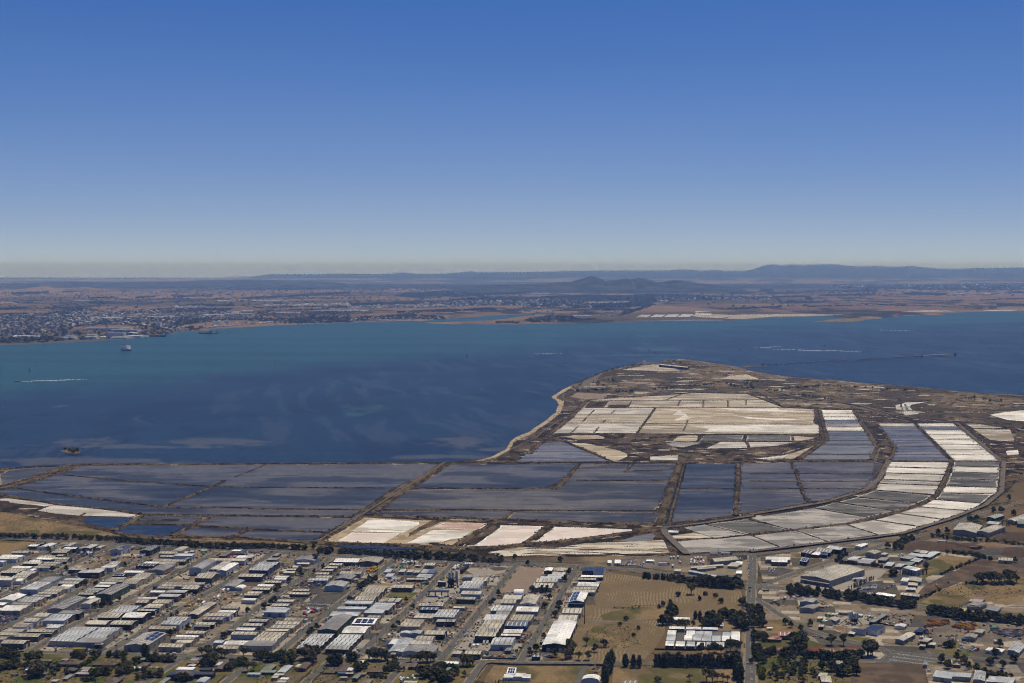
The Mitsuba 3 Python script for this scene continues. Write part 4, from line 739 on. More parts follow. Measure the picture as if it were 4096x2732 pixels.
block('east', '''
A4;1645 342 1885 345 1892 318 6 e1 w g;1703 367 1856 369 1862 342 6 e1 w d
A5;10 270 105 287 168 252 6 e1 d k;110 290 185 300 218 272 5 F w k;150 257 300 277 345 242 6 e1 g k;262 227 400 250 458 228 7 e1 l k;187 290 268 300 280 276 5 F b k solar;0 357 62 366 88 336 6 F l k solar;545 210 605 218 677 188 5 N w w;650 270 740 287 802 263 9 N t t windows;800 290 845 295 877 281 4 F t t;460 340 545 346 606 322 4 F l g;455 356 560 364 604 346 4 F l g;560 370 690 384 752 346 4 F l g;775 348 850 353 886 327 4 F g d;835 402 905 409 942 377 4 F l d;935 412 1000 418 1046 391 4 F l d;1030 395 1100 400 1142 373 4 F n n;995 325 1090 341 1162 313 4 F g d;1095 355 1175 369 1222 341 4 F l d;1056 300 1150 313 1202 292 4 F l d;1150 310 1212 319 1262 296 4 F l d;1224 312 1292 322 1350 293 4 F l d;1128 263 1180 271 1212 253 4 F g d;1186 275 1250 284 1278 262 4 F t d;1270 279 1345 291 1392 271 4 F l d;5 503 300 553 643 441 9 N t g signed;1022 424 1150 456 1207 437 8 F w l;1075 546 1200 562 1207 528 5 H t g;1000 556 1066 561 1088 530 5 F w w;1075 595 1165 601 1169 577 4 F t m;1052 640 1143 644 1147 626 3 F w g;1000 692 1180 711 1200 690 5 e1 t d;748 687 830 697 860 678 3 F w n;836 700 930 713 952 695 3 F w n;1655 802 1780 814 1852 780 5 H g g;1676 756 1800 767 1822 745 4 F t t;1720 736 1830 746 1836 724 4 F r r;1842 836 1960 858 1998 820 4 F g g;1970 347 2110 356 2118 330 5 e1 t t;0 762 125 770 172 735 6 N g g;0 824 130 832 203 800 6 N g g;935 1002 1035 1011 1063 990 4 N w w;1135 1052 1195 1065 1247 1034 4 F k k solar;945 1132 1025 1150 1147 1082 5 N t g;1190 1152 1260 1161 1317 1130 7 F t d windows;1186 1200 1240 1205 1248 1188 4 F t d;1270 1186 1340 1193 1348 1170 4 F t d;1635 1107 1740 1121 1763 1090 5 N t t;1715 1066 1800 1073 1837 1044 5 N t t;1842 1240 2000 1259 2030 1235 4 H w w;2062 1240 2170 1270 2240 1195 5 N l g;1320 1502 1500 1526 1530 1470 5 F l g;1512 1502 1690 1512 1700 1476 5 F l g;1850 1552 2110 1570 2140 1520 5 F l g;1722 1532 1830 1547 1845 1458 5 N l g
b6;1535 402 1790 441 1826 412 5 F k w solar;1772 387 2000 432 2157 350 6 F k w solar;1475 466 1580 481 1608 450 3.5 F w k;1860 247 1950 262 2192 130 4 F n k;905 190 975 196 1000 160 4 F t t;982 188 1045 214 1072 180 4 N t d;1110 210 1240 242 1322 192 5 N t g;925 341 1010 346 1037 312 4 F t k;1295 76 1465 91 1478 68 3.5 F t t
y7;598 470 840 502 905 425 8 N t t;838 486 975 502 1147 438 8 N t t;952 337 1035 352 1140 318 6 N n n;950 405 1070 416 1098 392 5 F t t;1170 362 1250 385 1420 330 6 N t t;1272 405 1420 418 1430 370 6 F n n
''', False)
# snap the estate's walls to the street grid, then build every shed
TILES['b6'] = (3072, 2432, E)
es, ns = [], []
for z, t, x, h, st, r, w, sn, fl_ in DATA:
    if sn and z == 'estate':
        a, b, c = (G(t, x[i], x[i + 1], h)[:2] for i in (0, 2, 4))
        es.append(unit(b - a)); ns.append(unit(c - b))
EDIR, NDIR = unit(np.median(es, 0)), unit(np.median(ns, 0))
SIGNED = {}
STREETS = ['a0 0 640 600 400 1200 160', 'a0 -200 1240 0 1110 1000 690 2100 205', 'b0 -200 470 0 375 850 5 a0 1500 1000 2351 600 a1 680 255', 'b0 560 800 1300 340 1990 0 a1 0 1180 1000 650 1640 310', 'b0 1900 870 2351 605 b1 900 60 a1 1700 930 2351 530 a2 270 355',
           'b1 1230 850 2351 60 a2 0 1350 800 810 1380 420', 'b2 350 890 1000 330 1450 -20 a2 1870 1000 2351 620 a3 200 430', 'b2 1830 925 2351 430 b3 480 0 a3 900 900 1300 510', 'b3 1040 960 1780 30 a3 2351 650 a4 90 550', 'b4 160 980 740 20 a4 1170 640']
STL = [pts(s) for s in STREETS]
def street_side(c):
    d = [sg.LineString(s).distance(sg.Point(c)) for s in STL]; k = int(np.argmin(d)); s = STL[k]
    x = np.interp(c[1], s[np.argsort(s[:, 1]), 1], s[np.argsort(s[:, 1]), 0])
    return k, 'west' if c[0] < x else 'east'
recs = []
for z, t, x, h, st, r, w, sn, ex in DATA:
    a, b, c = (G(t, x[i], x[i + 1], h)[:2] for i in (0, 2, 4))
    if sn and z in ('estate', 'storage', 'houses'):
        W = np.dot(b - a, EDIR) if z != 'houses' else np.linalg.norm(b - a)
        D = max(np.dot(c - b, NDIR) / max(np.dot(NDIR, NDIR), 1e-6), 4.0)
        e1 = EDIR
        m = (a + b) / 2; a, b = m - e1 * W / 2, m + e1 * W / 2; c = b + NDIR * D
    recs.append([z, a, b, c, h, st, r, w, ex])
# unique labels
def ctr(q): return (q[1] + q[3]) / 2
lab = {}
groups = {}
for i, q in enumerate(recs):
    if q[0] == 'estate': groups.setdefault(street_side(ctr(q)), []).append(i)
for (k, sd), ids in groups.items():
    ids.sort(key=lambda i: ctr(recs[i])[1])
    for j, i in enumerate(ids):
        q = recs[i]
        lab[i] = '%s-roofed %s, %s walls, %s from south on %s side of %s street' % (ROOFN[q[6]].replace(' ', '-'), NOUN[q[5][0]].split('-roofed ')[-1], WALLN[q[7]].replace(' ', '-'), ORD[j], sd, ORD[k])
for z, phrase in (('houses', 'south of the estate road'), ('white house', 'of the white house by the fence'), ('paddock', 'among the fields beside the main road'), ('storage', 'in the storage unit compound'), ('motel', 'by the motel and truck yard'), ('east', 'east of the main road')):
    ids = sorted([i for i, q in enumerate(recs) if q[0] == z], key=lambda i: ctr(recs[i])[0])
    for j, i in enumerate(ids):
        q = recs[i]
        lab[i] = '%s-roofed %s with %s walls %s, %s from left' % (ROOFN[q[6]].replace(' ', '-'), {'storage': 'storage unit', 'white house': 'wing'}.get(z, NOUN[q[5][0]].split('-roofed ')[-1]), WALLN[q[7]].replace(' ', '-'), phrase, ORD[j])
whk = None
for i, (z, a, b, c, h, st, r, w, ex) in enumerate(recs):
    nm = {'storage': 'storage_unit', 'houses': 'house' if st[0] in 'HN' else 'backyard_shed', 'white house': 'house', 'motel': 'motel_building' if st[0] in 'FH' else 'gabled_shed'}.get(z, NAME[st[0]])
    key = num(nm)
    big = ex
    R = shed(key, a, b, c, h, st, r, w, skylights=(z in ('estate', 'east', 'paddock')), doors=z in ('estate', 'east', 'storage', 'motel'))
    cat = {'house': 'house', 'backyard_shed': 'shed', 'storage_unit': 'storage unit', 'motel_building': 'motel', 'gabled_shed': 'shed', 'arched_shed': 'shed', 'flat_roofed_building': 'building'}[nm]
    L_ = lab[i]
    labels[key] = {'label': L_, 'category': cat}
    if z == 'storage': labels[key]['group'] = 'storage units in the compound'
    elif z == 'estate': labels[key]['group'] = 'sheds of the industrial estate'
    FOOT.append(np.array([a, b, c, a + c - b]))
    P, W, D, prof = R['P'], R['W'], R['D'], R['prof']
    up = lambda s, t: P(s, t, 0)
    if ex in ('solar', 'solarwest'):
        rk = key + '__roof'
        side = st[0] == 'N'
        hz = lambda s, t: float(np.interp(s if side else t, [q[0] for q in prof], [q[1] for q in prof])) + 0.22
        for su in range(3):
            for tv in range(2):
                s0, s1 = ((0.56 + 0.2 * tv, 0.73 + 0.2 * tv) if ex != 'solarwest' else (0.04 + 0.23 * tv, 0.25 + 0.23 * tv)) if side else (0.1 + 0.28 * su, 0.34 + 0.28 * su)
                t0, t1 = (0.36 + 0.21 * su, 0.55 + 0.21 * su) if side else ((0.08 + 0.2 * tv, 0.26 + 0.2 * tv) if st[0] == 'e' else (0.1 + 0.42 * tv, 0.46 + 0.42 * tv))
                if ex == 'solarwest': t0, t1 = 0.03 + 0.325 * su, 0.33 + 0.325 * su
                q4 = [P(s0, t0, hz(s0, t0)), P(s1, t0, hz(s1, t0)), P(s1, t1, hz(s1, t1)), P(s0, t1, hz(s0, t1))]
                scene[sub(rk, 'solar_panel')] = mikit.ply(MB().hexa(q4, [v + [0, 0, 0.08] for v in q4]).mesh(), 'm_solar')
    if ex == 'flues':
        for s in (0.55, 0.72, 0.84):
            scene[sub(key + '__roof', 'flue')] = mikit.ply(MB().cyl(P(s, 0.25, 0)[:2], 0.6, h + 0.1, h + 4.5, 10).mesh(), 'm_steel')
    if ex == 'brick':
        m = MB(); q = [P(0.66, -0.004, 0), P(1.004, -0.004, 0)]
        a4 = [q[0], q[1], P(1.004, 0.55, 0), P(0.66, 0.55, 0)]
        scene[key + '__office_front'] = mikit.ply(MB().hexa(a4, [v + [0, 0, h - 0.6] for v in a4]).mesh(), 'm_brick')
        for s in range(3):
            for l in range(2):
                q0 = P(0.70 + 0.1 * s, -0.012, 1.2 + 3.2 * l); q1 = P(0.76 + 0.1 * s, -0.012, 1.2 + 3.2 * l)
                scene[sub(key, 'window')] = mikit.ply(MB().hexa([q0, q1, q1 + [0, 0.1, 0], q0 + [0, 0.1, 0]], [v + [0, 0, 1.5] for v in (q0, q1, q1 + [0, .1, 0], q0 + [0, .1, 0])]).mesh(), 'm_glass')
    if ex == 'windows':
        for s in range(4):
            for l in range(2 if h > 8 else 1):
                t0 = 0.1 + 0.22 * s; z0 = (1.5 + 3.6 * l) if h > 8 else 4
                q0, q1 = P(t0, -0.01, z0), P(t0 + 0.13, -0.01, z0)
                scene[sub(key, 'window')] = mikit.ply(MB().hexa([q0, q1, P(t0 + 0.13, 0.005, z0), P(t0, 0.005, z0)], [v + [0, 0, 1.4] for v in (q0, q1, P(t0 + 0.13, 0.005, z0), P(t0, 0.005, z0))]).mesh(), 'm_glass')
    if ex == 'doors':
        for s in range(4):
            t0 = 0.04 + 0.25 * s
            q4 = [P(t0, -0.03, 0), P(t0 + 0.12, -0.03, 0), P(t0 + 0.12, 0.01, 0), P(t0, 0.01, 0)]
            scene[sub(key, 'door')] = mikit.ply(MB().hexa(q4, [v + [0, 0, 4.6] for v in q4]).mesh(), 'm_dark')
            q4 = [P(t0 + 0.13, -0.06, 3.2), P(t0 + 0.2, -0.06, 3.2), P(t0 + 0.2, 0.01, 3.2), P(t0 + 0.13, 0.01, 3.2)]
            scene[sub(key, 'awning')] = mikit.ply(MB().hexa(q4, [v + [0, 0, 0.4] for v in q4]).mesh(), 'm_dark')
    if ex == 'signed':
        try:
            tm = meshkit.text_mesh('LYSAGHT', 2.6, 0.15, bold=True)
            v = np.array(tm.vertices); wd = v[:, 0].max()
            eu = unit(b - a); f0 = P(0.52, 0, 0)[:2] - eu * wd / 2
            nrm = np.array([eu[1], -eu[0]])
            vv = np.column_stack([f0[0] + eu[0] * v[:, 0] + nrm[0] * (v[:, 2] + 0.1), f0[1] + eu[1] * v[:, 0] + nrm[1] * (v[:, 2] + 0.1), 8.0 + v[:, 1]])
            scene[key + '__sign_lettering'] = mikit.ply((vv, np.array(tm.faces)), 'wall_b')
        except Exception as ee: print('text', ee)
        q4 = [P(0.0, -0.05, 5.0), P(1.0, -0.05, 5.0), P(1.0, 0, 5.6), P(0, 0, 5.6)]
        scene[key + '__awning'] = mikit.ply(MB().hexa(q4, [v + [0, 0, 0.25] for v in q4]).mesh(), 'wall_t')
    # yard slab round the building
    if z == 'estate' and W > 14:
        rr = random.Random(i)
        sd = street_side((a + c) / 2)[1]; L = rr.uniform(8, 16)
        e1 = unit(b - a) * (L if sd == 'west' else -L)
        base = [b, c] if sd == 'west' else [c - (b - a), a]
        m_ = rr.choice(['m_concrete', 'm_concrete', 'm_gravel', 'm_asphalt_old'])
        if rr.random() < 0.75:
            obj(num('yard_slab'), flat(poly_of(np.array([base[0], base[0] + e1, base[1] + e1, base[1]])), 0.19 + 0.0002 * i), m_, 'structure')

# ---------------------------------------------------------------- land around the buildings
EST = sheet('estate_ground', 'a0 -900 900 0 400 640 130 1200 140 2351 200 a1 1200 250 2351 300 a2 600 340 1400 400 2351 430 a3 1300 510 2351 560 a4 1000 600 1700 600 1700 720 1640 900 1430 1378 b4 1200 330 1050 650 900 760 560 980 150 960 b3 1000 950 b2 2100 930 300 870 b1 1200 850 b0 1900 830 500 790 -600 790', 'm_yard', 0.1)
sheet('dry_field', 'a0 -700 90 470 95 650 150 500 240 230 320 0 400 -700 700', 'm_dry', 0.12)
sheet('marsh_verge', 'B0 -300 720 0 700 250 740 480 800 800 850 1050 905 1600 955 2351 970 B1 600 1005 720 1015 600 1060 0 1020 B0 2351 1005 1500 960 800 920 0 895 -300 880', 'm_dry', 0.46, (4, 25))
sheet('housing_ground', 'b0 -600 850 800 850 1900 860 b1 900 910 b2 1100 990 b3 300 1010 1700 1040 1750 1060 1500 1500 b1 0 1500 b0 -600 1500', 'm_garden', 0.11, (2, 15))
sheet('mown_field', 'a4 1700 720 1780 690 2351 770 A4 450 530 700 560 960 600 1130 635 1380 645 1420 690 1405 830 1390 860 900 890 820 880 740 800 350 800 0 810 -40 800 -60 730', 'm_mown', 0.16)
sheet('rough_field', 'A4 -170 790 350 806 740 802 830 880 650 960 640 1080 530 1240 440 1330 0 1370 -330 1370 -450 1270', 'm_mown', 0.14)
sheet('rough_grass', 'b4 1650 130 1800 60 2100 20 A4 350 815 700 815 820 850 740 940 640 925 200 955 30 945 10 900', 'm_dry', 0.17, (3, 14))
sheet('rough_grass', 'b4 1280 600 1330 480 1500 330 1900 290 A4 130 960 330 980 380 1050 330 1110 270 1220 100 1230 -100 1210', 'm_dry', 0.17, (3, 14))
sheet('dry_field', 'b4 -520 1378 -480 1250 -330 1060 1700 1075 1650 1378', 'm_dry', 0.14)
sheet('dry_field', 'A4 130 1410 1310 1420 1350 1400 1420 1360 1420 1620 120 1620', 'm_dry', 0.14)
sheet('green_verge', 'A4 1415 640 1450 650 1455 1330 1400 1350 1400 1568 1450 1568 1462 1330 1470 640', 'm_green', 0.15)
sheet('storage_yard', 'f5 260 430 300 230 1060 240 1050 440', 'm_asphalt_old', 0.15); sheet('gravel_yard', 'f5 380 350 400 255 480 255 470 350', 'm_asphalt', 0.17)
sheet('gravel_yard', 'a4 140 590 600 610 590 660 270 1060 40 1060 -340 1060', 'm_crushed', 0.15)
sheet('truck_yard', 'A4 40 365 280 335 870 310 1060 310 1060 400 870 430 700 455 430 420', 'm_gravel', 0.13, (1, 10))
sheet('motel_ground', 'A4 700 450 900 410 1300 390 1500 330 1480 545 1390 560 900 480', 'm_verge', 0.13)
sheet('east_ground', 'A4 1560 320 1985 260 A5 500 170 900 180 A5 2223 200 2500 300 2500 1700 -240 1700 A4 1550 700 1620 560', 'm_yard', 0.11, (2, 20))
sheet('garden_ground', 'A4 1540 1060 1900 1090 A5 560 1290 540 1330 540 1400 530 1568 530 1700 A4 1540 1700', 'm_garden', 0.14, (2, 12))
sheet('lawn', 'A4 1640 940 1985 950 1985 1180 1800 1200 1640 1060', 'm_dry', 0.15)
sheet('dry_field', 'A5 525 1365 1225 1375 1290 1600 500 1600', 'm_soil', 0.16, (1, 10))
sheet('dry_field', 'A5 1190 770 1400 650 1800 520 2223 460 2300 640 2223 740 2050 800 1900 760 1650 760 1500 840 1250 800', 'm_dry', 0.15, (2, 15))
sheet('bare_paddock', 'A5 1250 590 1600 430 1800 340 2223 400 2223 480 1750 500 1400 650 1230 700 1160 690', 'm_soil', 0.16, (2, 12))
sheet('green_paddock', 'A5 1160 400 1450 300 1750 340 1660 400 1300 500 1200 540', 'm_dry', 0.17, (2, 12))
sheet('spoil_yard', 'y7 200 590 450 560 1344 640 1500 640 1500 740 1000 740 500 700 200 650', 'm_gravel', 0.16, (2, 12))
sheet('warehouse_apron', 'A5 -80 540 0 500 310 560 640 450 760 440 860 450 800 520 450 640 300 640 0 620', 'm_concrete', 0.16)
sheet('green_paddock', 'A5 1180 760 1300 790 1500 845 1480 850 1180 800', 'm_green', 0.17)
sheet('green_verge', 'b6 1220 490 1400 480 1800 560 1990 580 1800 640', 'm_green', 0.17); sheet('green_verge', 'f7 500 460 640 350 700 470 830 480 800 520 520 495', 'm_green', 0.17)
sheet('concrete_yard', 'a3 1500 650 1620 560 2280 570 2230 690 2000 740 1700 760', 'm_concrete', 0.2); sheet('concrete_yard', 'a3 700 1230 900 1020 1290 640 1400 640 1400 1020 1130 1230', 'm_concrete', 0.21)
sheet('concrete_yard', 'b6 1040 330 1500 100 1900 130 1850 300 1500 340 1300 450', 'm_concrete', 0.2); sheet('gravel_yard', 'b6 1900 290 2240 90 2700 120 2600 330 2200 340', 'm_gravel', 0.18)
sheet('gravel_yard', 'f7 300 300 500 110 1344 200 1500 320 900 380 640 350 500 450 350 430', 'm_gravel', 0.18, (1, 8)); sheet('gravel_yard', 'b6 740 450 1000 690 1500 700 1640 660 1000 540 860 470', 'm_asphalt_old', 0.18)
sheet('car_park', 'e6 900 590 1000 500 1200 480 1250 560 1150 640 950 630', 'm_asphalt_old', 0.18); sheet('car_park', 'e6 0 340 150 345 280 370 200 430 0 430', 'm_asphalt_old', 0.18)
sheet('gravel_yard', 'a2 1030 1190 1200 1040 1700 1040 1300 1378 760 1378', 'm_asphalt_old', 0.2); sheet('gravel_yard', 'a1 1200 1150 1700 900 2180 830 2090 900 2000 1040 1680 1250 1250 1250', 'm_gravel', 0.2)
sheet('gravel_yard', 'b0 1420 60 1560 10 2000 30 1850 120', 'm_asphalt_old', 0.2); sheet('concrete_yard', 'b0 1930 720 2260 480 2351 440 b1 50 430 b0 2351 560 2000 760', 'm_concrete', 0.2)
sheet('lawn', 'a3 20 1150 140 1060 650 1060 500 1160', 'm_green', 0.2); sheet('lawn', 'b3 1000 60 1400 20 1700 0 1660 70', 'm_dry', 0.2)
sheet('gravel_yard', 'b3 1300 760 1450 560 1980 600 1950 780', 'm_concrete', 0.2); sheet('gravel_yard', 'b3 1800 930 1900 780 2351 700 b4 100 760 0 930', 'm_gravel', 0.21)
sheet('car_park', 'b4 530 770 760 770 700 950 570 950', 'm_asphalt', 0.2); sheet('lawn', 'b4 400 780 500 640 540 640 530 850', 'm_green', 0.2)
# tennis courts and the pool
sheet('tennis_surface', 'b6 -190 705 1690 715 1700 800 430 870 -200 800', 'm_clay', 0.2)
for s in ('b6 -70 735 140 735 140 806 -75 800', 'b6 205 735 385 735 390 842 215 840', 'b6 960 750 1140 750 1150 800 955 800', 'b6 1205 752 1372 752 1378 805 1200 805', 'b6 1440 755 1615 755 1620 805 1440 805'):
    q = sheet('tennis_court', s, 'm_court', 0.24)
    ln = q.exterior.buffer(0.12)
    c = q.centroid; x0, y0, x1, y1 = q.bounds
    for d in ((x0, c.y, x1, c.y), (x0 + 2, y0, x0 + 2, y1), (x1 - 2, y0, x1 - 2, y1)): ln = ln.union(sg.LineString([d[:2], d[2:]]).buffer(0.12))
    obj(num('court_line'), flat(ln, 0.33), 'm_paint', 'structure')
sheet('swimming_pool', 'b0 925 1135 930 1118 1080 1112 1060 1138', 'm_pool', 0.25)

# roads
def road(s, w, verge=0.0, mat_='m_asphalt', name='road', mark=None):
    p = pts(s) if isinstance(s, str) else s
    ls = sg.LineString(p)
    i = COUNT.get('road', 0) + COUNT.get('highway', 0)
    if verge: obj(num('verge'), flat(ls.buffer(w / 2 + verge, cap_style='flat', join_style='round'), 0.215 + 0.0011 * i), 'm_verge', 'structure')
    obj(num(name), flat(ls.buffer(w / 2, cap_style='flat', join_style='round'), 0.29 + 0.0012 * i), mat_, 'structure')
    if verge:                                                    # concrete kerbs along both edges
        k = ls.buffer(w / 2 + 0.35, cap_style='flat').difference(ls.buffer(w / 2, cap_style='flat'))
        obj(num('kerb'), flat(k, 0.42), 'm_concrete', 'structure')
    if mark:
        L = ls.length; d = []
        for a in np.arange(4, L - 4, mark):
            q0, q1 = np.array(ls.interpolate(a).coords[0]), np.array(ls.interpolate(a + 3).coords[0])
            d.append(sg.LineString([q0, q1]).buffer(0.11, cap_style='flat'))
        obj(num('lane_marking'), flat(sg.MultiPolygon(d), 0.36), 'm_paint', 'structure')
for s in STREETS: road(s, 9, 3.2)
road('b0 -700 790 800 815 1800 832 b1 0 858 900 885 1600 890 b2 0 925 1200 945 2351 972 b3 500 982 1500 1000 2351 1008 b4 1000 1018 2000 1035 A4 200 1375 700 1380 1450 1380', 10, 3, mark=9)
road('a0 -400 50 600 75 1200 105 2351 185 a1 1200 240 2351 285 a2 500 330 1200 375 2351 415 a3 600 455 1400 510 2351 545 a4 300 520 1000 560 1600 595 2351 650 A4 300 450 700 488 1000 530 1400 590 1700 620 1985 650 A5 300 690 700 765 1200 810 1700 890 2400 985', 17, 3, name='highway', mark=12)
road('a1 -300 140 900 175 2000 240 a2 0 250 1200 335 2351 380 a3 700 420 1600 470 2351 470 a4 900 490 1500 500', 8, 0, name='highway')
road('A4 0 385 350 325 870 300 1500 292 1985 250 A5 200 205 500 178 900 178', 9, 2, mark=12); road('B3 780 925 900 895 1380 860 1650 790 1870 690 2351 545 2500 500', 9, 2, mark=12)
road('A4 1490 1600 1492 1300 1496 900 1500 650 1510 560 1515 300', 11, 2.5, mark=9); road('A4 1520 640 1640 585 1985 462 A5 0 455 400 330 700 235 830 195 870 175', 10, 3, mark=10)
road('A4 1550 735 1640 790 1760 880 1985 1000 A5 60 1030 300 1110 560 1170 720 1210 1000 1270', 8, 2); road('A5 -200 1345 400 1340 860 1345 900 1290', 9, 1); road('A5 800 1220 900 1300 1100 1275 1600 1310 2300 1365', 9, 1)
sheet('car_park', 'f7 -220 580 -120 500 60 465 600 535 430 580 0 578', 'm_asphalt', 0.34)
road('b1 280 1400 620 1170 1000 920', 8, 2.5); road('b1 1750 1400 2060 1160 2351 950 b2 60 915', 8, 2.5); road('b2 880 1400 1120 1180 1370 975', 8, 2.5); road('b3 30 1400 230 1180 410 1000', 8, 2.5); road('b3 1530 1400 1680 1200 1820 1020', 8, 2.5)
road('b4 1180 1400 1300 1150 1390 1065', 6, 0); road('B1 -500 1035 1000 1060 2000 1090', 5, 0, 'm_track')
road('b4 1430 265 1800 285 A4 -20 975 200 965 640 930', 4, 0, 'm_track'); road('A5 1250 600 1500 520 1440 440 1260 435 1200 470', 6, 0, 'm_asphalt_old')
# parking bay lines
d = []
for k in range(34):
    for r in range(3):
        q = G('f7', 10 + k * 17 - 40 * r + 0, 478 + k * 2.3 + 30 * r)[:2]; q2 = G('f7', 24 + k * 17 - 40 * r, 492 + k * 2.3 + 30 * r)[:2]
        d.append(sg.LineString([q, q2]).buffer(0.15, cap_style='flat'))
obj('bay_marking', flat(sg.MultiPolygon([a for a in d if a.geom_type == 'Polygon']).buffer(0), 0.45), 'm_paint', 'structure')
# ---------------------------------------------------------------- trees and scrub
def leafmat(key, a, b):
    dif(key, lambda p, n, uv: mix(a, b, smoothstep(0.3, 0.7, noise(p.x / 1.6, p.y / 1.6, p.z / 1.6))))
leafmat('leaf_olive', (0.0649, 0.0661, 0.0260), (0.1357, 0.1239, 0.0543)); leafmat('leaf_dark', (0.0354, 0.0425, 0.0177), (0.0920, 0.0944, 0.0401)); leafmat('leaf_brown', (0.0885, 0.0708, 0.0378), (0.1534, 0.1180, 0.0649))
leafmat('leaf_green', (0.0531, 0.0779, 0.0201), (0.1180, 0.1357, 0.0401)); leafmat('leaf_gold', (0.14, 0.12, 0.015), (0.24, 0.19, 0.03)); leafmat('leaf_wood', (0.028, 0.032, 0.019), (0.066, 0.066, 0.038)); leafmat('leaf_far', (0.014, 0.017, 0.013), (0.034, 0.035, 0.026))
dif('m_bark', (0.085, 0.07, 0.056)); dif('m_saltbush', lambda p, n, uv: mix((0.03, 0.022, 0.017), (0.055, 0.044, 0.026), noise(p.x / 5, p.y / 5, 1)))
TRIS = [0]
def cards(blobs, per, size, rg, flat_=0.0):
    """Leaf clumps: small quads spread through ellipsoid blobs (centre, radii)."""
    vs, fs = [], []
    for (cx, cy, cz), (rx, ry, rz) in blobs:
        d = rg.normal(size=(per, 3)); d /= np.linalg.norm(d, axis=1, keepdims=True)
        r = rg.uniform(0.45, 1.05, (per, 1)) ** 0.6
        c = np.array([cx, cy, cz]) + d * r * [rx, ry, rz]
        n = d + rg.normal(0, 0.6, (per, 3)); n[:, 2] += flat_; n /= np.linalg.norm(n, axis=1, keepdims=True)
        a = np.cross(n, rg.normal(size=(per, 3))); a /= np.linalg.norm(a, axis=1, keepdims=True); b = np.cross(n, a)
        s = size * rg.uniform(0.6, 1.3, (per, 1))
        q = np.stack([c - a * s - b * s * 0.6, c + a * s - b * s * 0.7, c + a * s * 0.8 + b * s * 0.7, c - a * s * 0.9 + b * s * 0.6], 1)
        base = len(vs) * per * 4
        vs.append(q.reshape(-1, 3)); i = np.arange(per)[:, None] * 4 + base
        fs.append(np.concatenate([i + [0, 1, 2], i + [0, 2, 3]]))
    return np.vstack(vs), np.vstack(fs)

def tree_kind(kind, seed):
    """(crown mesh, trunk mesh) of a tree one metre tall per unit height 10."""
    rg = np.random.default_rng(seed); bl = []; tr = []
    if kind == 'eucalyptus':
        tr.append(tube([(0, 0, -0.2), (0.1, 0.1, 2.2), (0.3, 0, 4.5)], [0.32, 0.25, 0.16]))
        for k in range(6):
            a = k * 1.05 + rg.uniform(-0.4, 0.4); R = rg.uniform(1.6, 3.0); z = rg.uniform(5.0, 8.6)
            e = (R * math.cos(a), R * math.sin(a), z)
            tr.append(tube([(0.1, 0.1, 2.0), (e[0] * 0.5, e[1] * 0.5, z * 0.62), e], [0.2, 0.13, 0.06], 5))
            bl.append((e, (rg.uniform(1.4, 2.1), rg.uniform(1.4, 2.1), rg.uniform(0.9, 1.5))))
        bl.append(((0.2, 0, 8.6), (1.7, 1.7, 1.3)))
        per, size = 40, 0.62
    elif kind == 'bushy':
        tr.append(tube([(0, 0, -0.2), (0, 0.1, 1.6), (0.1, 0, 4.2)], [0.36, 0.3, 0.2]))
        for k in range(9):
            a = k * 2.4; R = rg.uniform(1.0, 3.0); z = rg.uniform(2.6, 7.8); R *= (1.0 if z < 6 else 0.55)
            bl.append(((R * math.cos(a), R * math.sin(a), z), (rg.uniform(1.5, 2.3),) * 2 + (rg.uniform(1.4, 2.0),)))
        per, size = 38, 0.75
    elif kind == 'cypress':
        tr.append(tube([(0, 0, -0.2), (0, 0, 3.0), (0, 0, 7.0)], [0.4, 0.3, 0.12]))
        for k in range(7):
            z = 1.4 + k * 1.25; R = 2.1 * (1 - ((z - 3.5) / 7.2) ** 2) + 0.25
            bl.append(((rg.uniform(-0.25, 0.25), rg.uniform(-0.25, 0.25), z), (R, R, 1.15)))
        per, size = 46, 0.6
    elif kind == 'poplar':
        tr.append(tube([(0, 0, -0.2), (0, 0, 4.0)], [0.2, 0.1]))
        for k in range(6): bl.append(((0, 0, 1.2 + k * 1.5), (1.15 - abs(k - 2) * 0.13,) * 2 + (1.1,)))
        per, size = 36, 0.5
    elif kind == 'palm':
        tr.append(tube([(0, 0, -0.2), (0.1, 0, 7.5)], [0.35, 0.28]))
        v, f = [], []
        for k in range(22):
            a = k * 2.4; L = 2.6; p = [(0, 0, 7.5), (L * 0.5 * math.cos(a), L * 0.5 * math.sin(a), 8.3 - 0.04 * k), (L * math.cos(a), L * math.sin(a), 7.4 - 0.07 * k)]
            w = np.array([-math.sin(a), math.cos(a), 0]) * 0.28; i = len(v)
            v += [p[0] - w * 0.4, p[0] + w * 0.4, p[1] + w, p[1] - w, np.array(p[2])]; f += [[i, i + 1, i + 2], [i, i + 2, i + 3], [i + 3, i + 2, i + 4]]
        return (np.array(v), np.array(f)), np.array(0)
    else:   # shrub: no visible trunk
        tr.append(tube([(0, 0, -0.2), (0, 0, 1.2)], [0.2, 0.12], 5))
        for k in range(4): bl.append(((rg.uniform(-2, 2), rg.uniform(-2, 2), rg.uniform(1.6, 3.8)), (rg.uniform(2.0, 3.0),) * 2 + (rg.uniform(1.6, 2.4),)))
        per, size = 34, 0.85
    tm = MB()
    for v, f in tr: tm.add(v, f)
    return cards(bl, per, size, rg, 0.25), tm.mesh()
PROTO = {}
def proto(kind, leaf, var):
    k = (kind, leaf, var)
    if k not in PROTO:
        c, t = tree_kind(kind, hash_(kind) + var * 17)
        if kind == 'palm': t = tube([(0, 0, -0.2), (0.1, 0, 7.5)], [0.35, 0.28])
        PROTO[k] = (mikit.ply(c, leaf), mikit.ply(t, 'm_bark'))
    return PROTO[k]
def hash_(s): return sum(ord(c) * (i + 3) for i, c in enumerate(s)) % 9973
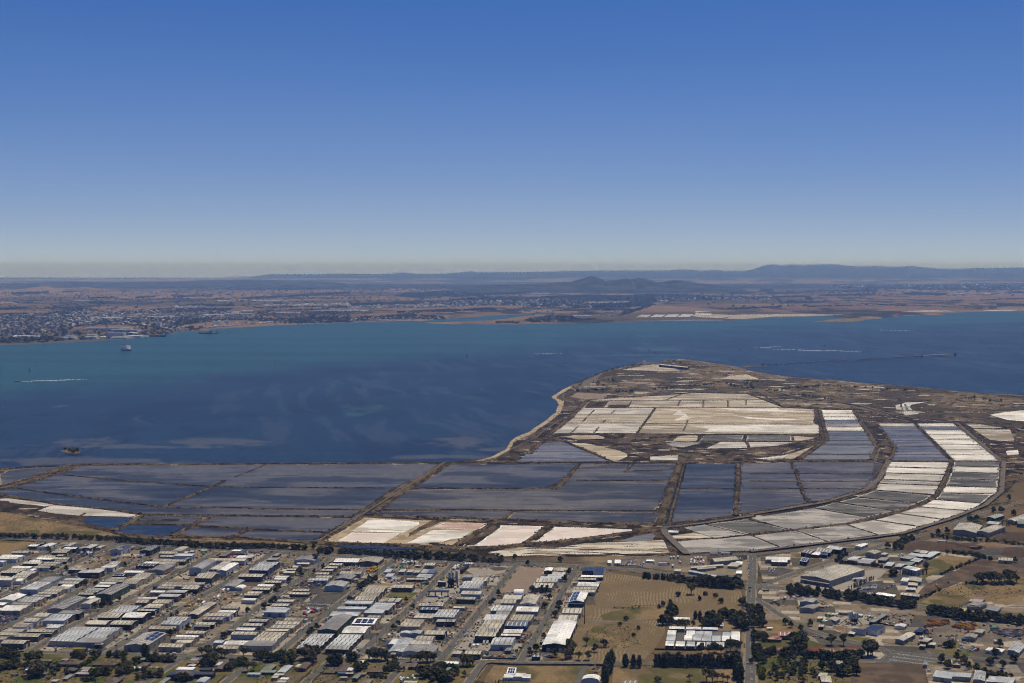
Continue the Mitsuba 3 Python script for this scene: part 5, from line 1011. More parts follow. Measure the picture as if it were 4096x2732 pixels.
NAMES = {'eucalyptus': ('eucalyptus_tree', 'tree'), 'bushy': ('bushy_tree', 'tree'), 'cypress': ('cypress_tree', 'tree'), 'poplar': ('conical_tree', 'tree'), 'palm': ('palm_tree', 'palm tree'), 'shrub': ('shrub', 'shrub')}
GROUND_Z = 0.2
PLANTS = []
def plant(kind, leaf, xy, h, label, group=None):
    PLANTS.append((kind, leaf, np.asarray(xy, float), h, label, group))
def grow():
    rank = {}
    for i, q in enumerate(PLANTS): rank.setdefault(q[0], []).append((-q[3] / (q[2][1] - CAMY), i))
    rest = set(i for k, v in rank.items() for _, i in sorted(v)[290:])
    mass = {}
    for i, (kind, leaf, xy, h, label, group) in enumerate(PLANTS):
        name, cat = NAMES[kind]; rr = random.Random(i)
        c, t = proto(kind, leaf, rr.randrange(4))
        s = h / 10; sx = s * rr.uniform(0.9, 1.2) * (1.5 if kind == 'shrub' else 1); sz = s * (2.0 if kind == 'shrub' else 1); a = rr.uniform(0, 2 * math.pi)
        if i in rest:
            for part, d, m_ in (('crown', c, leaf), ('trunk', t, 'm_bark')):
                v, f = meshkit.WRITTEN[d['filename']][:2]; R = np.array([[math.cos(a), -math.sin(a)], [math.sin(a), math.cos(a)]])
                mass.setdefault((part, m_), []).append((np.column_stack([v[:, :2] @ R.T * sx + xy, v[:, 2] * sz + 0.2]), f))
            continue
        key = num(name); M = T4().translate([float(xy[0]), float(xy[1]), 0.2]).rotate([0, 0, 1], math.degrees(a)).scale([sx, sx, sz])
        scene[key + '__crown'] = {**c, 'to_world': M}; scene[key + '__trunk'] = {**t, 'to_world': M}
        labels[key] = {'label': label, 'category': cat}; WHERE[key] = xy
        if group: labels[key]['group'] = group
    for (part, m_), L in mass.items():
        n = np.cumsum([0] + [len(v) for v, _ in L]); k = 'background_trees__' + part
        scene[num(k)] = mikit.ply((np.vstack([v for v, _ in L]), np.vstack([f + a for (_, f), a in zip(L, n)])), m_)
    labels['background_trees'] = {'kind': 'stuff', 'label': 'the farther small dark trees of the belts, groves and peninsula', 'category': 'trees'}
WHERE = {}
def free(xy, m=1.0):
    p = sg.Point(xy)
    return not any(abs(f[:, 0].mean() - xy[0]) < 90 and abs(f[:, 1].mean() - xy[1]) < 90 and poly_of(f).buffer(m).contains(p) for f in FOOT)
def belt(kind, leaf, s, n, spread, h0, h1, label, group):
    ls = sg.LineString(pts(s)); L = ls.length; leaves = leaf.split()
    for k in range(n):
        for _ in range(5):
            q = np.array(ls.interpolate(L * (k + RNG.uniform(0.1, 0.9)) / n).coords[0]) + RNG.uniform(-spread, spread, 2)
            if free(q): break
        else: continue
        plant(kind, leaves[k % len(leaves)], q, RNG.uniform(h0, h1), label, group)
def spots(kind, leaf, s, h, label, group=None, near='', fan=True):
    t = pts(s)
    for k, q in enumerate(t):
        lb = label if len(t) == 1 else '%s, %s from the left' % (label, ORD[int(np.argsort(np.argsort(t[:, 0]))[k])])
        plant(kind, leaf, q, h * RNG.uniform(0.88, 1.12), lb, group)
OD = 'leaf_dark leaf_olive leaf_dark leaf_wood'
OM = 'leaf_olive leaf_brown leaf_dark leaf_green'
H_ = 'trees along the highway'
belt('bushy', OD, 'a0 -250 55 600 62 1300 75 2351 110', 78, 6, 7, 10, 'dark bushy tree in the belt north of the highway, left end', H_ + ', left end')
belt('bushy', OD, 'a1 -150 115 500 165 1000 205 1960 250', 92, 10, 7, 11, 'dark bushy tree in the belt north of the highway by the fuel station', H_ + ' by the fuel station')
belt('bushy', OD, 'a1 1900 240 2351 255 a2 0 235 500 255 1000 275', 56, 6, 7, 10, 'dark bushy tree north of the highway below the long dark pond', H_ + ' below the dark pond')
belt('bushy', OD, 'a2 1160 330 1400 340', 12, 5, 8, 13, 'tall dark tree in the clump where the highway meets the pans', 'clump where the highway meets the pans')
belt('bushy', OD, 'a2 1450 330 1700 330 2000 360 2351 375', 44, 9, 6, 10, 'dark bushy tree between the highway and the narrow ditch', 'trees between highway and ditch')
belt('bushy', OD, 'a3 90 390 400 420 700 430 1000 440 1300 455 1600 480', 62, 9, 8, 13, 'dark tree in the dense belt opposite the concrete plant', 'dense belt opposite the concrete plant')
belt('bushy', OD, 'a3 1650 485 1900 500 2200 510', 24, 4, 5, 9, 'dark bushy tree beside the white salt flat', 'trees beside the white salt flat')
spots('eucalyptus', 'leaf_olive', 'a3 210 500 1820 545 2010 545 2115 555 2080 440 2165 460', 9, 'lone spreading tree on the highway verge')
spots('bushy', 'leaf_dark', 'a4 60 460 285 555 880 495 1045 720', 9, 'round dark tree near the highway junction')
belt('cypress', 'leaf_dark leaf_wood', 'e5 10 455 120 460 300 470', 22, 5, 7, 9, 'dense dark hedge tree at the top left of the mown field', 'hedge trees above the mown field')
belt('bushy', OD, 'e5 310 480 400 490 480 505 600 515', 16, 5, 7, 12, 'dark tree above the middle of the mown field', 'trees above the middle of the mown field')
belt('bushy', OD, 'e5 640 530 760 540 900 555 1020 550', 30, 7, 12, 17, 'tall dark tree in the row beside the motel', 'tall trees beside the motel')
spots('eucalyptus', 'leaf_olive', 'e5 540 625', 16, 'tall umbrella-shaped tree standing alone in the mown field')
spots('shrub', 'leaf_dark', 'e5 400 645 620 685 690 635 790 660 850 715 320 720 320 748 205 770 240 745', 6, 'dark bush in the mown field')
spots('bushy', 'leaf_dark', 'e5 1075 735', 12, 'dark tree beside the main road at the field corner')
S_ = 'trees round the storage units'
belt('bushy', OD, 'f5 270 190 300 120 340 60', 9, 4, 12, 17, 'tall dark tree left of the storage units', S_ + ', left side')
belt('bushy', OM, 'f5 380 195 450 190 540 190', 8, 3, 8, 10, 'dark tree in front of the long white shed behind the storage units', S_ + ', behind the rear row')
belt('bushy', OD, 'f5 630 185 720 190 800 195 700 120', 16, 6, 11, 16, 'dark tree in the grove behind the storage units', S_ + ', in the grove')
belt('bushy', OD, 'f5 850 100 950 110 1040 150 1060 230', 20, 7, 11, 16, 'tall dark tree at the rear right corner of the storage units', S_ + ', rear right')
belt('cypress', 'leaf_dark', 'f5 575 115 625 118', 3, 2, 9, 11, 'small dark conifer behind the storage units', 'conifers behind the storage units')
belt('eucalyptus', OM, 'f5 640 480 760 470 860 470 960 460 1040 450', 11, 5, 9, 14, 'spreading tree in front of the storage units', S_ + ', front right')
C_ = 'dark conifers along the estate road'
spots('cypress', 'leaf_dark', 'b4 2080 1080 2230 1095 2340 1100', 16, 'broad black conifer right of the hedge')
belt('cypress', 'leaf_dark leaf_wood', 'f5 180 615 245 612 310 615 360 615 410 615 520 618 640 622 760 625 880 628 960 630', 34, 2.5, 11, 16, 'black conifer in the long row below the storage units', C_)
belt('cypress', 'leaf_dark leaf_wood', 'f5 1030 780 1030 720 1015 620', 14, 3.5, 15, 18, 'tall black conifer in the block beside the main road', 'black conifers beside the main road')
belt('cypress', 'leaf_dark', 'b4 1720 1378 1760 1200 1810 1050 1830 1000', 16, 3, 13, 16, 'black conifer in the tall hedge running to the picture edge', 'tall conifer hedge')
spots('eucalyptus', 'leaf_olive', 'f5 700 775 760 780', 15, 'large tree in the dry paddock')
spots('eucalyptus', 'leaf_brown', 'f5 520 770 870 770 920 780 810 770', 8, 'small brown tree in the dry paddock'); spots('shrub', 'leaf_olive', 'f5 190 775', 6, 'wide flat bush in the dry paddock')
for s, n, h in (('f5 1190 20 1210 90 1230 160 1215 220', 22, 13), ('f5 1240 300 1260 340 1300 350', 12, 11), ('f5 1225 430 1240 470 1270 520 1240 590', 20, 10)):
    belt('bushy', OD, s, n, 8, h * 0.75, h, 'dark tree along the east side of the main road', 'trees along the main road')
belt('shrub', 'leaf_gold leaf_green', 'f5 1225 680 1250 660 1260 740 1280 770', 8, 4, 5, 7, 'yellow flowering wattle beside the main road', 'yellow wattles beside the road')
belt('bushy', 'leaf_green leaf_olive leaf_dark', 'b6 30 950 150 1000 350 950 600 1000 500 1130 250 1080 60 1160 330 1250 700 1080 620 1220 780 1250 100 1330 400 1330', 46, 14, 4, 9, 'tree in the green garden plot by the tennis courts', 'trees of the garden plot')
spots('shrub', 'leaf_gold', 'b6 240 1020 245 1280 620 1360', 6, 'bright yellow bush in the garden plot')
belt('bushy', OD, 'b6 0 880 150 870 300 880', 12, 6, 8, 12, 'dark tree right below the tennis courts', 'trees below the tennis courts, left')
belt('bushy', OD, 'b6 480 880 560 870 600 700 560 620', 12, 7, 14, 19, 'huge dark tree between the tennis courts', 'huge trees between the courts')
belt('bushy', OD, 'b6 700 910 900 920 1150 950 1400 940 1650 900', 26, 4, 9, 12, 'dark tree in the row below the right tennis courts', 'row below the right tennis courts')
spots('eucalyptus', 'leaf_olive', 'b6 1160 690 1385 690', 13, 'flat-topped gum tree beside the tennis courts'); belt('eucalyptus', OM, 'b6 1830 900 1950 880', 6, 6, 15, 19, 'massive gum at the car park corner', 'massive gums at the corner')
spots('bushy', 'leaf_dark', 'b6 320 310 420 360 600 430 780 330', 10, 'dark tree beside the curving side road'); belt('bushy', OD, 'b6 1080 1160 1200 1180 1300 1220 1500 1200 1500 1000', 18, 7, 11, 15, 'dark tree round the tan roof by the brown paddock', 'trees round the tan roof')
belt('poplar', 'leaf_dark', 'b6 960 1010 985 1010', 2, 0.5, 11, 12, 'slim dark cypress beside the lane', 'slim cypresses')
belt('bushy', OD, 'A5 -100 650 20 700 200 700 400 720 600 750 800 790 1000 810 1200 830', 74, 10, 9, 14, 'dark tree in the long belt along the highway, east of the crossing', H_ + ', east')
belt('bushy', OD, 'A5 1260 860 1450 900 1700 940 1950 960 2200 985', 58, 10, 9, 14, 'dark tree in the belt above the skip bin yard', H_ + ' above the skip yard')
belt('poplar', 'leaf_dark', 'e6 850 580 950 540 1060 490 1110 470', 16, 1, 6, 8, 'small dark conifer lining the big warehouse yard', 'conifers lining the warehouse yard')
belt('poplar', 'leaf_dark', 'e7 30 415 160 430 340 410', 15, 1, 6, 8, 'small conical tree in the row before the white-roofed block', 'conical trees before the block')
belt('bushy', OD, 'e6 1280 430 1340 420 e7 20 420', 9, 6, 9, 12, 'dark tree beside the conical row', 'trees beside the conical row')
belt('shrub', OD, 'e6 730 290 760 240 840 215', 12, 2, 4, 6, 'clipped dark hedge bush north of the big warehouse', 'hedge north of the warehouse'); belt('shrub', OD, 'e6 730 295 900 310 1050 325 1200 345', 22, 2, 4, 6, 'dark hedge bush behind the big warehouse', 'hedge behind the warehouse')
belt('shrub', OD, 'e7 530 190 700 205 850 225 1010 265', 24, 3, 4, 7, 'dark bush along the spoil yard fence', 'bushes along the spoil yard'); belt('shrub', OD, 'e7 480 420 600 370 700 330 880 260', 24, 2, 3, 5, 'dark bush along the paddock fence', 'bushes along the paddock fence')
belt('shrub', OD, 'e7 280 670 380 620 480 580', 14, 1.5, 3, 4, 'dark hedge bush beside the brown paddock', 'hedge beside the brown paddock'); belt('bushy', OM, 'y7 330 540 550 570 750 590 1000 600 1344 640', 44, 6, 4, 8, 'scrubby tree behind the spoil heaps', 'scrub behind the spoil heaps')
belt('eucalyptus', 'leaf_olive leaf_dark leaf_brown', 'e7 880 500 960 500 1060 500 1150 505 1200 490', 18, 9, 13, 17, 'tall slender gum in the grove in the brown field', 'gum grove in the brown field'); belt('shrub', OD, 'e7 740 515 860 520 1000 525 1200 525', 16, 4, 4, 6, 'low dark bush under the gum grove', 'bushes under the gum grove')
spots('bushy', 'leaf_dark', 'y7 1180 160 1025 290 1105 290 1235 320 850 380 780 390 535 510 440 520', 12, 'round dark tree near the tan tilt-slab building'); spots('bushy', 'leaf_olive', 'e7 1250 290 315 360', 11, 'lone tree at the paddock edge')
belt('poplar', 'leaf_dark', 'y7 1110 435 1200 430 1260 420 1330 380', 12, 1, 7, 9, 'dark conical tree behind the tan building', 'conical trees behind the tan building'); belt('bushy', OM, 'e6 1270 130 1330 150 e7 20 130 100 100 170 70 60 60', 20, 8, 8, 12, 'tree near the end of the side road', 'trees near the side road end')
spots('palm', 'leaf_dark', 'f7 575 350 600 345 625 350 640 345 670 25 690 28', 8, 'palm tree beside the yard fence'); belt('bushy', OD, 'f7 520 410 560 420 590 400', 6, 3, 8, 10, 'dark tree under the palms', 'trees under the palms')
spots('bushy', 'leaf_olive', 'f7 480 575 545 635 640 555 715 590 760 640 845 670 990 600 1120 630 1240 575 1050 520 1090 410', 11, 'tree beside the long car park'); belt('bushy', OM, 'f7 900 700 1000 720 1100 730 1200 740', 14, 5, 6, 9, 'tree between the grey roofs at lower right', 'trees between the grey roofs')
# estate trees
spots('bushy', 'leaf_dark', 'a0 880 280 900 330 1215 660 970 680 1570 930 1760 930 2000 1210 2180 1220 1720 820 2300 580 a2 840 760 800 700 620 870 420 1030 350 1050 330 1240 150 1350 270 1280 1720 1210 1070 710 1230 610', 9, 'dark tree beside a shed in the estate')
belt('bushy', OD, 'a0 1690 1330 1850 1330 2080 1290', 12, 4, 6, 9, 'dark tree by the long green shed', 'trees by the long green shed'); belt('bushy', OD, 'a2 1900 1010 2050 900 2200 820', 14, 5, 7, 10, 'dark tree beside the seventh street', 'trees beside the seventh street')
spots('eucalyptus', 'leaf_olive', 'a2 800 740 1100 510', 13, 'tall gum tree between the cream sheds'); spots('bushy', 'leaf_dark', 'b2 960 500 1030 460 1110 390 b3 180 400 250 330', 8, 'small round street tree'); spots('bushy', 'leaf_dark', 'b1 800 190 900 130 1100 390 850 460 780 500 1740 560 1790 550 2200 80', 8, 'dark tree by the drain')
spots('bushy', 'leaf_dark', 'a4 370 1050 545 1060 640 1060 600 1340 690 1180 970 860 870 1320 b4 790 170 840 60', 10, 'dark tree beside the tenth street'); spots('bushy', 'leaf_dark', 'a3 410 1230 520 1370 2100 1110 2010 1240 1960 1290', 8, 'dark tree beside the concrete plant yards')
spots('bushy', 'leaf_olive', 'b4 840 760 b4 590 560', 7, 'thin tree in front of the big white warehouse')
# row along the lower road and gardens
R_ = 'trees along the estate road'
belt('bushy', 'leaf_olive leaf_green leaf_dark', 'b0 -60 860 60 880 230 930 340 920', 14, 6, 8, 12, 'green tree at the far left of the estate road', R_ + ', far left')
belt('bushy', 'leaf_olive leaf_green', 'b0 480 930 600 930 760 920', 10, 6, 7, 10, 'green tree by the turning loop on the estate road', R_ + ', by the loop')
belt('bushy', 'leaf_olive leaf_dark', 'b0 1250 920 1380 900 1480 930 1680 900 1800 880 1880 880', 15, 4, 6, 9, 'round olive tree along the estate road', R_ + ', left'); belt('bushy', 'leaf_olive leaf_dark', 'b0 1960 900 2100 910 2200 905 2320 910', 11, 4, 6, 9, 'olive tree opposite the rusty-roofed shed', R_ + ', by the rusty roof')
spots('cypress', 'leaf_dark', 'b1 345 920 300 900', 14, 'tall black cypress beside the rusty-roofed shed')
belt('bushy', OM, 'b1 450 950 550 1000 650 960 780 980 840 950', 18, 6, 6, 10, 'garden tree right of the black cypress', 'garden trees right of the cypress'); belt('bushy', OM, 'b1 60 1050 120 1000 30 980 250 1180 100 1200 -40 1150', 18, 8, 5, 9, 'garden tree at the brown house', 'garden trees at the brown house')
belt('bushy', OM, 'b1 150 1290 300 1300 450 1310 500 1250', 15, 7, 6, 10, 'brownish tree at the lower edge of the picture', 'brownish trees at the lower edge')
belt('eucalyptus', OM, 'b1 1380 880 1480 860 1600 880 1700 890 1750 920', 10, 5, 8, 11, 'thin gum at the corner of the sixth street', 'gums at the sixth street corner'); belt('bushy', 'leaf_dark leaf_olive', 'b1 1390 1060 1480 1050 1560 1000', 12, 6, 9, 13, 'dark tree in the garden beside the brown long house', 'garden trees beside the long house')
belt('bushy', OD, 'b1 900 1340 1000 1300 1080 1290 1130 1330', 9, 4, 8, 11, 'dark tree before the black-roofed shed', 'trees before the black roof'); belt('bushy', 'leaf_olive leaf_green', 'b1 1760 1160 1850 1150 2000 1090 2130 1000', 14, 5, 7, 10, 'green tree along the house drive', 'trees along the house drive'); spots('eucalyptus', 'leaf_olive', 'b1 2120 900 2190 1170 2310 1150', 11, 'gum tree on the verge of the lane')
belt('bushy', 'leaf_olive leaf_green leaf_dark', 'b2 60 960 150 950 300 970 440 930 560 960 680 960 520 1040', 24, 7, 9, 13, 'green tree in the clump where the sixth street meets the estate road', R_ + ', clump')
belt('eucalyptus', 'leaf_brown leaf_dark', 'b2 870 920 950 930 1080 1000 1140 1010', 9, 6, 13, 16, 'tall dark gum below the ribbed white roofs', R_ + ', below the ribbed roofs'); belt('bushy', OD, 'b2 1390 1050 1450 1050 1500 1020', 8, 4, 11, 14, 'tall dark tree beside the lane mouth', R_ + ', lane mouth')
belt('bushy', 'leaf_olive leaf_dark', 'b2 1700 940 1750 970 1820 960', 6, 4, 9, 12, 'tree left of the eighth street mouth', R_ + ', eighth street'); belt('eucalyptus', 'leaf_olive leaf_dark', 'b2 2080 960 2150 970 2280 960 2350 970', 9, 5, 11, 14, 'wide gum right of the eighth street mouth', R_ + ', right of eighth street')
belt('bushy', 'leaf_green leaf_olive', 'b2 1830 1150 1900 1140 1990 1120', 9, 5, 8, 11, 'green garden tree by the white pergola', 'garden trees by the pergola'); spots('palm', 'leaf_olive', 'b2 1245 1170 1290 1110', 8, 'palm at the lane corner')
belt('eucalyptus', OM, 'b3 550 990 640 990 760 1000 870 1000 950 990', 10, 4, 9, 13, 'gum tree before the two-bay grey roof', R_ + ', grey roof'); belt('eucalyptus', OM, 'b3 1430 1070 1560 1060 1640 1070', 7, 4, 10, 14, 'gum tree beside the green yard fence', R_ + ', yard fence')
belt('bushy', 'leaf_dark leaf_brown leaf_olive', 'b3 640 1220 750 1260 850 1290 950 1260 1050 1330 850 1180 1200 1350 1350 1340', 36, 9, 8, 13, 'dark tree in the dense grove at the lower edge', 'dense grove at the lower edge'); belt('bushy', 'leaf_dark leaf_green', 'b3 1020 1090 1060 1100 1240 1180 1350 1220 1450 1250', 14, 4, 7, 10, 'dark garden tree near the green-roofed house', 'garden trees near the green roof'); belt('bushy', OM, 'b3 20 980 100 990 180 1020 60 1180 150 1120 340 1150 400 1160', 18, 6, 6, 9, 'dark tree beside the ninth lane', 'trees beside the ninth lane')
belt('eucalyptus', 'leaf_brown leaf_olive', 'b4 980 940 1040 900 1080 780 1000 820', 9, 5, 11, 14, 'tall brown gum beside the big white warehouse', 'gums beside the white warehouse'); spots('eucalyptus', 'leaf_brown', 'b4 1230 960 1400 960 1370 690', 11, 'wispy brown gum in the rough paddock'); spots('bushy', 'leaf_dark', 'b4 1540 810 1680 720 750 900 440 800 330 880', 10, 'dark round tree in the rough paddock')
spots('shrub', 'leaf_dark', 'b4 1980 330 2090 235 2240 520 2320 390', 5, 'dark bush on the rough grass')
belt('poplar', 'leaf_dark', 'b3 2000 1375 2320 1378', 6, 0.3, 3, 4, 'small clipped conifer before the white house', 'clipped conifers'); belt('shrub', OM, 'b2 2070 1280 2130 1290 2250 1270 2340 1290', 9, 4, 3, 5, 'garden bush behind the brown hip-roofed house', 'bushes behind the hip roof')
belt('bushy', OM, 'b0 30 1120 150 1130 280 1080 440 1100', 16, 7, 7, 11, 'garden tree at the far left houses', 'garden trees, far left'); belt('eucalyptus', 'leaf_brown leaf_olive', 'b0 600 1190 700 1180 800 1190 680 1280 560 1300 720 1280', 14, 7, 11, 15, 'big gum near the swimming pool', 'big gums near the pool'); belt('bushy', 'leaf_green leaf_olive', 'b0 1720 1230 1850 1230 1950 1200', 9, 6, 9, 12, 'grey-green tree beside the rusty sheds', 'trees beside the rusty sheds'); belt('bushy', OM, 'b0 2160 1250 2280 1180 2340 1150 2200 1100', 16, 7, 6, 11, 'garden tree right of the brown house', 'garden trees right of the brown house'); belt('shrub', 'leaf_dark leaf_green', 'b0 1400 1130 1550 1060 1700 970 1780 940', 22, 1.5, 3, 4.5, 'dark hedge bush between the house plots', 'hedge between the house plots')
belt('shrub', OM, 'b0 1100 1200 1200 1200 1250 1130 950 1050 1050 1060 880 1340', 12, 5, 3, 5, 'garden shrub near the lawn', 'shrubs near the lawn'); belt('shrub', OM, 'b0 1500 1340 1600 1350 1750 1340', 12, 3, 3, 5, 'brown shrub in the back garden hedge', 'back garden hedge')
# the peninsula
PN = 'trees on the peninsula'
for s, n, t in (('C0 1120 480 1240 490 1340 490', 14, 'at its western end'), ('C0 1360 470 1500 480', 12, 'west of centre'), ('C0 1620 500 1750 500 1870 495', 16, 'west of the pond corner'), ('C0 1190 440 1260 370 1340 335 1500 265 1700 205 1850 190 1960 170', 40, 'along the western shore road'), ('C0 1380 385 1420 380 1480 420 1540 430', 12, 'by the grey pad'), ('C0 1560 360 1600 350 1650 385 1740 380', 10, 'near the track'), ('C1 20 465 200 465 300 440 480 430 640 420 720 405', 34, 'left of centre'), ('C1 820 390 900 400 1000 430 1100 450 1240 460 1100 390', 34, 'in the middle grove'), ('C1 1080 380 1160 370 1220 385 1310 385', 12, 'by the pale pad'), ('C1 1360 470 1500 490 1600 460 1750 450 1900 440 2030 425 2130 430', 30, 'right of centre'), ('C1 220 130 300 150 420 170 520 200 640 210 720 205', 20, 'beside the long dark shed'), ('C1 1690 530 1850 550 1990 570 2130 590', 18, 'above the road bend'), ('C2 40 435 90 430 900 480 960 490 1100 480', 14, 'near the eastern shore'), ('C2 1640 590 1740 570 1970 610 2080 605', 10, 'at the far right')):
    belt('bushy', OD, s, n, 12, 6, 10, 'small dark tree on the peninsula, %s' % t, PN + ', ' + t)
spots('bushy', 'leaf_dark', 'B0 690 122 720 132 650 136 705 142 675 144 735 138 660 128 725 122 615 121 690 150', 9, 'low dark bush on the tiny sand island')

grow()
def blobs(P, zs, rs, hs, k=6):
    """Many low clumps as one mesh: little domes with a ragged rim."""
    n = len(P); a = np.arange(k) * 2 * np.pi / k
    j = RNG.uniform(0.7, 1.3, (n, k)); j2 = RNG.uniform(0.4, 0.75, (n, k))
    lo = np.stack([P[:, :1] + np.cos(a) * rs[:, None] * j, P[:, 1:2] + np.sin(a) * rs[:, None] * j, np.repeat((zs - 0.3)[:, None], k, 1)], -1)
    mi_ = np.stack([P[:, :1] + np.cos(a + .4) * rs[:, None] * j2, P[:, 1:2] + np.sin(a + .4) * rs[:, None] * j2, (zs + hs * 0.75)[:, None] * 1 + hs[:, None] * RNG.uniform(-0.15, 0.2, (n, k))], -1)
    top = np.stack([P[:, 0], P[:, 1], zs + hs], -1)[:, None]
    v = np.concatenate([lo, mi_, top], 1); m = 2 * k + 1
    f = []
    for i in range(k):
        q = (i + 1) % k
        f += [[i, q, k + q], [i, k + q, k + i], [k + i, k + q, 2 * k]]
    F = (np.arange(n)[:, None, None] * m + np.array(f)[None]).reshape(-1, 3)
    return v.reshape(-1, 3), F
S = np.array(SHRUBS)
obj('saltbush', blobs(S[:, :2], S[:, 2], S[:, 3], S[:, 3] * 0.75, 5), 'm_saltbush', 'stuff', label='dark saltbush growing along the banks of the salt ponds', category='scrub')
def inside(poly, n):
    x0, y0, x1, y1 = poly.bounds; out = np.zeros((0, 2)); shapely.prepare(poly)
    for _ in range(60):
        q = RNG.uniform((x0, y0), (x1, y1), (n * 2, 2)); out = np.vstack([out, q[shapely.contains_xy(poly, q[:, 0], q[:, 1])]])
        if len(out) >= n: break
    return out[:n]
# scrub on the marsh and the peninsula
holes = shapely.unary_union([poly_of(pts(s)) for m, s in PONDS])
P = np.vstack([inside(MARSH.difference(holes), 7000), inside(PEN.difference(holes), 5000)])
k = meshkit.fbm(np.column_stack([P / 70, np.zeros(len(P))]), 3, 3) > 0.5; P = P[k]
obj('marsh_scrub', blobs(P, np.full(len(P), 0.45), RNG.uniform(0.8, 2.6, len(P)), RNG.uniform(0.5, 1.5, len(P)), 5), 'm_saltbush', 'stuff', label='low dark scrub scattered over the marsh and heath', category='scrub')
P = np.vstack([inside(poly_of(pts(s)), n) for s, n in (('B0 0 700 250 740 480 800 800 850 1050 905 1600 955 1500 960 800 920 0 895', 500), ('b4 1280 600 1330 480 1500 330 1900 290 2351 400 2351 700 1700 780', 160), ('a4 1650 1340 2351 1300 2351 1378', 60), ('e7 220 620 700 500 1300 350 1344 640 1000 700', 250), ('b0 0 950 2351 950 2351 1378 0 1378', 500), ('b2 0 1000 2351 1020 2351 1378 0 1378', 300), ('b6 0 900 1500 1000 1400 1378 0 1378', 260), ('y7 100 600 1344 660 1344 740 100 740', 160))])
obj('weeds', blobs(P, np.full(len(P), 0.2), RNG.uniform(0.4, 1.5, len(P)), RNG.uniform(0.4, 1.3, len(P)), 5), 'leaf_olive', 'stuff', label='weeds and small bushes scattered over paddocks and gardens', category='weeds')
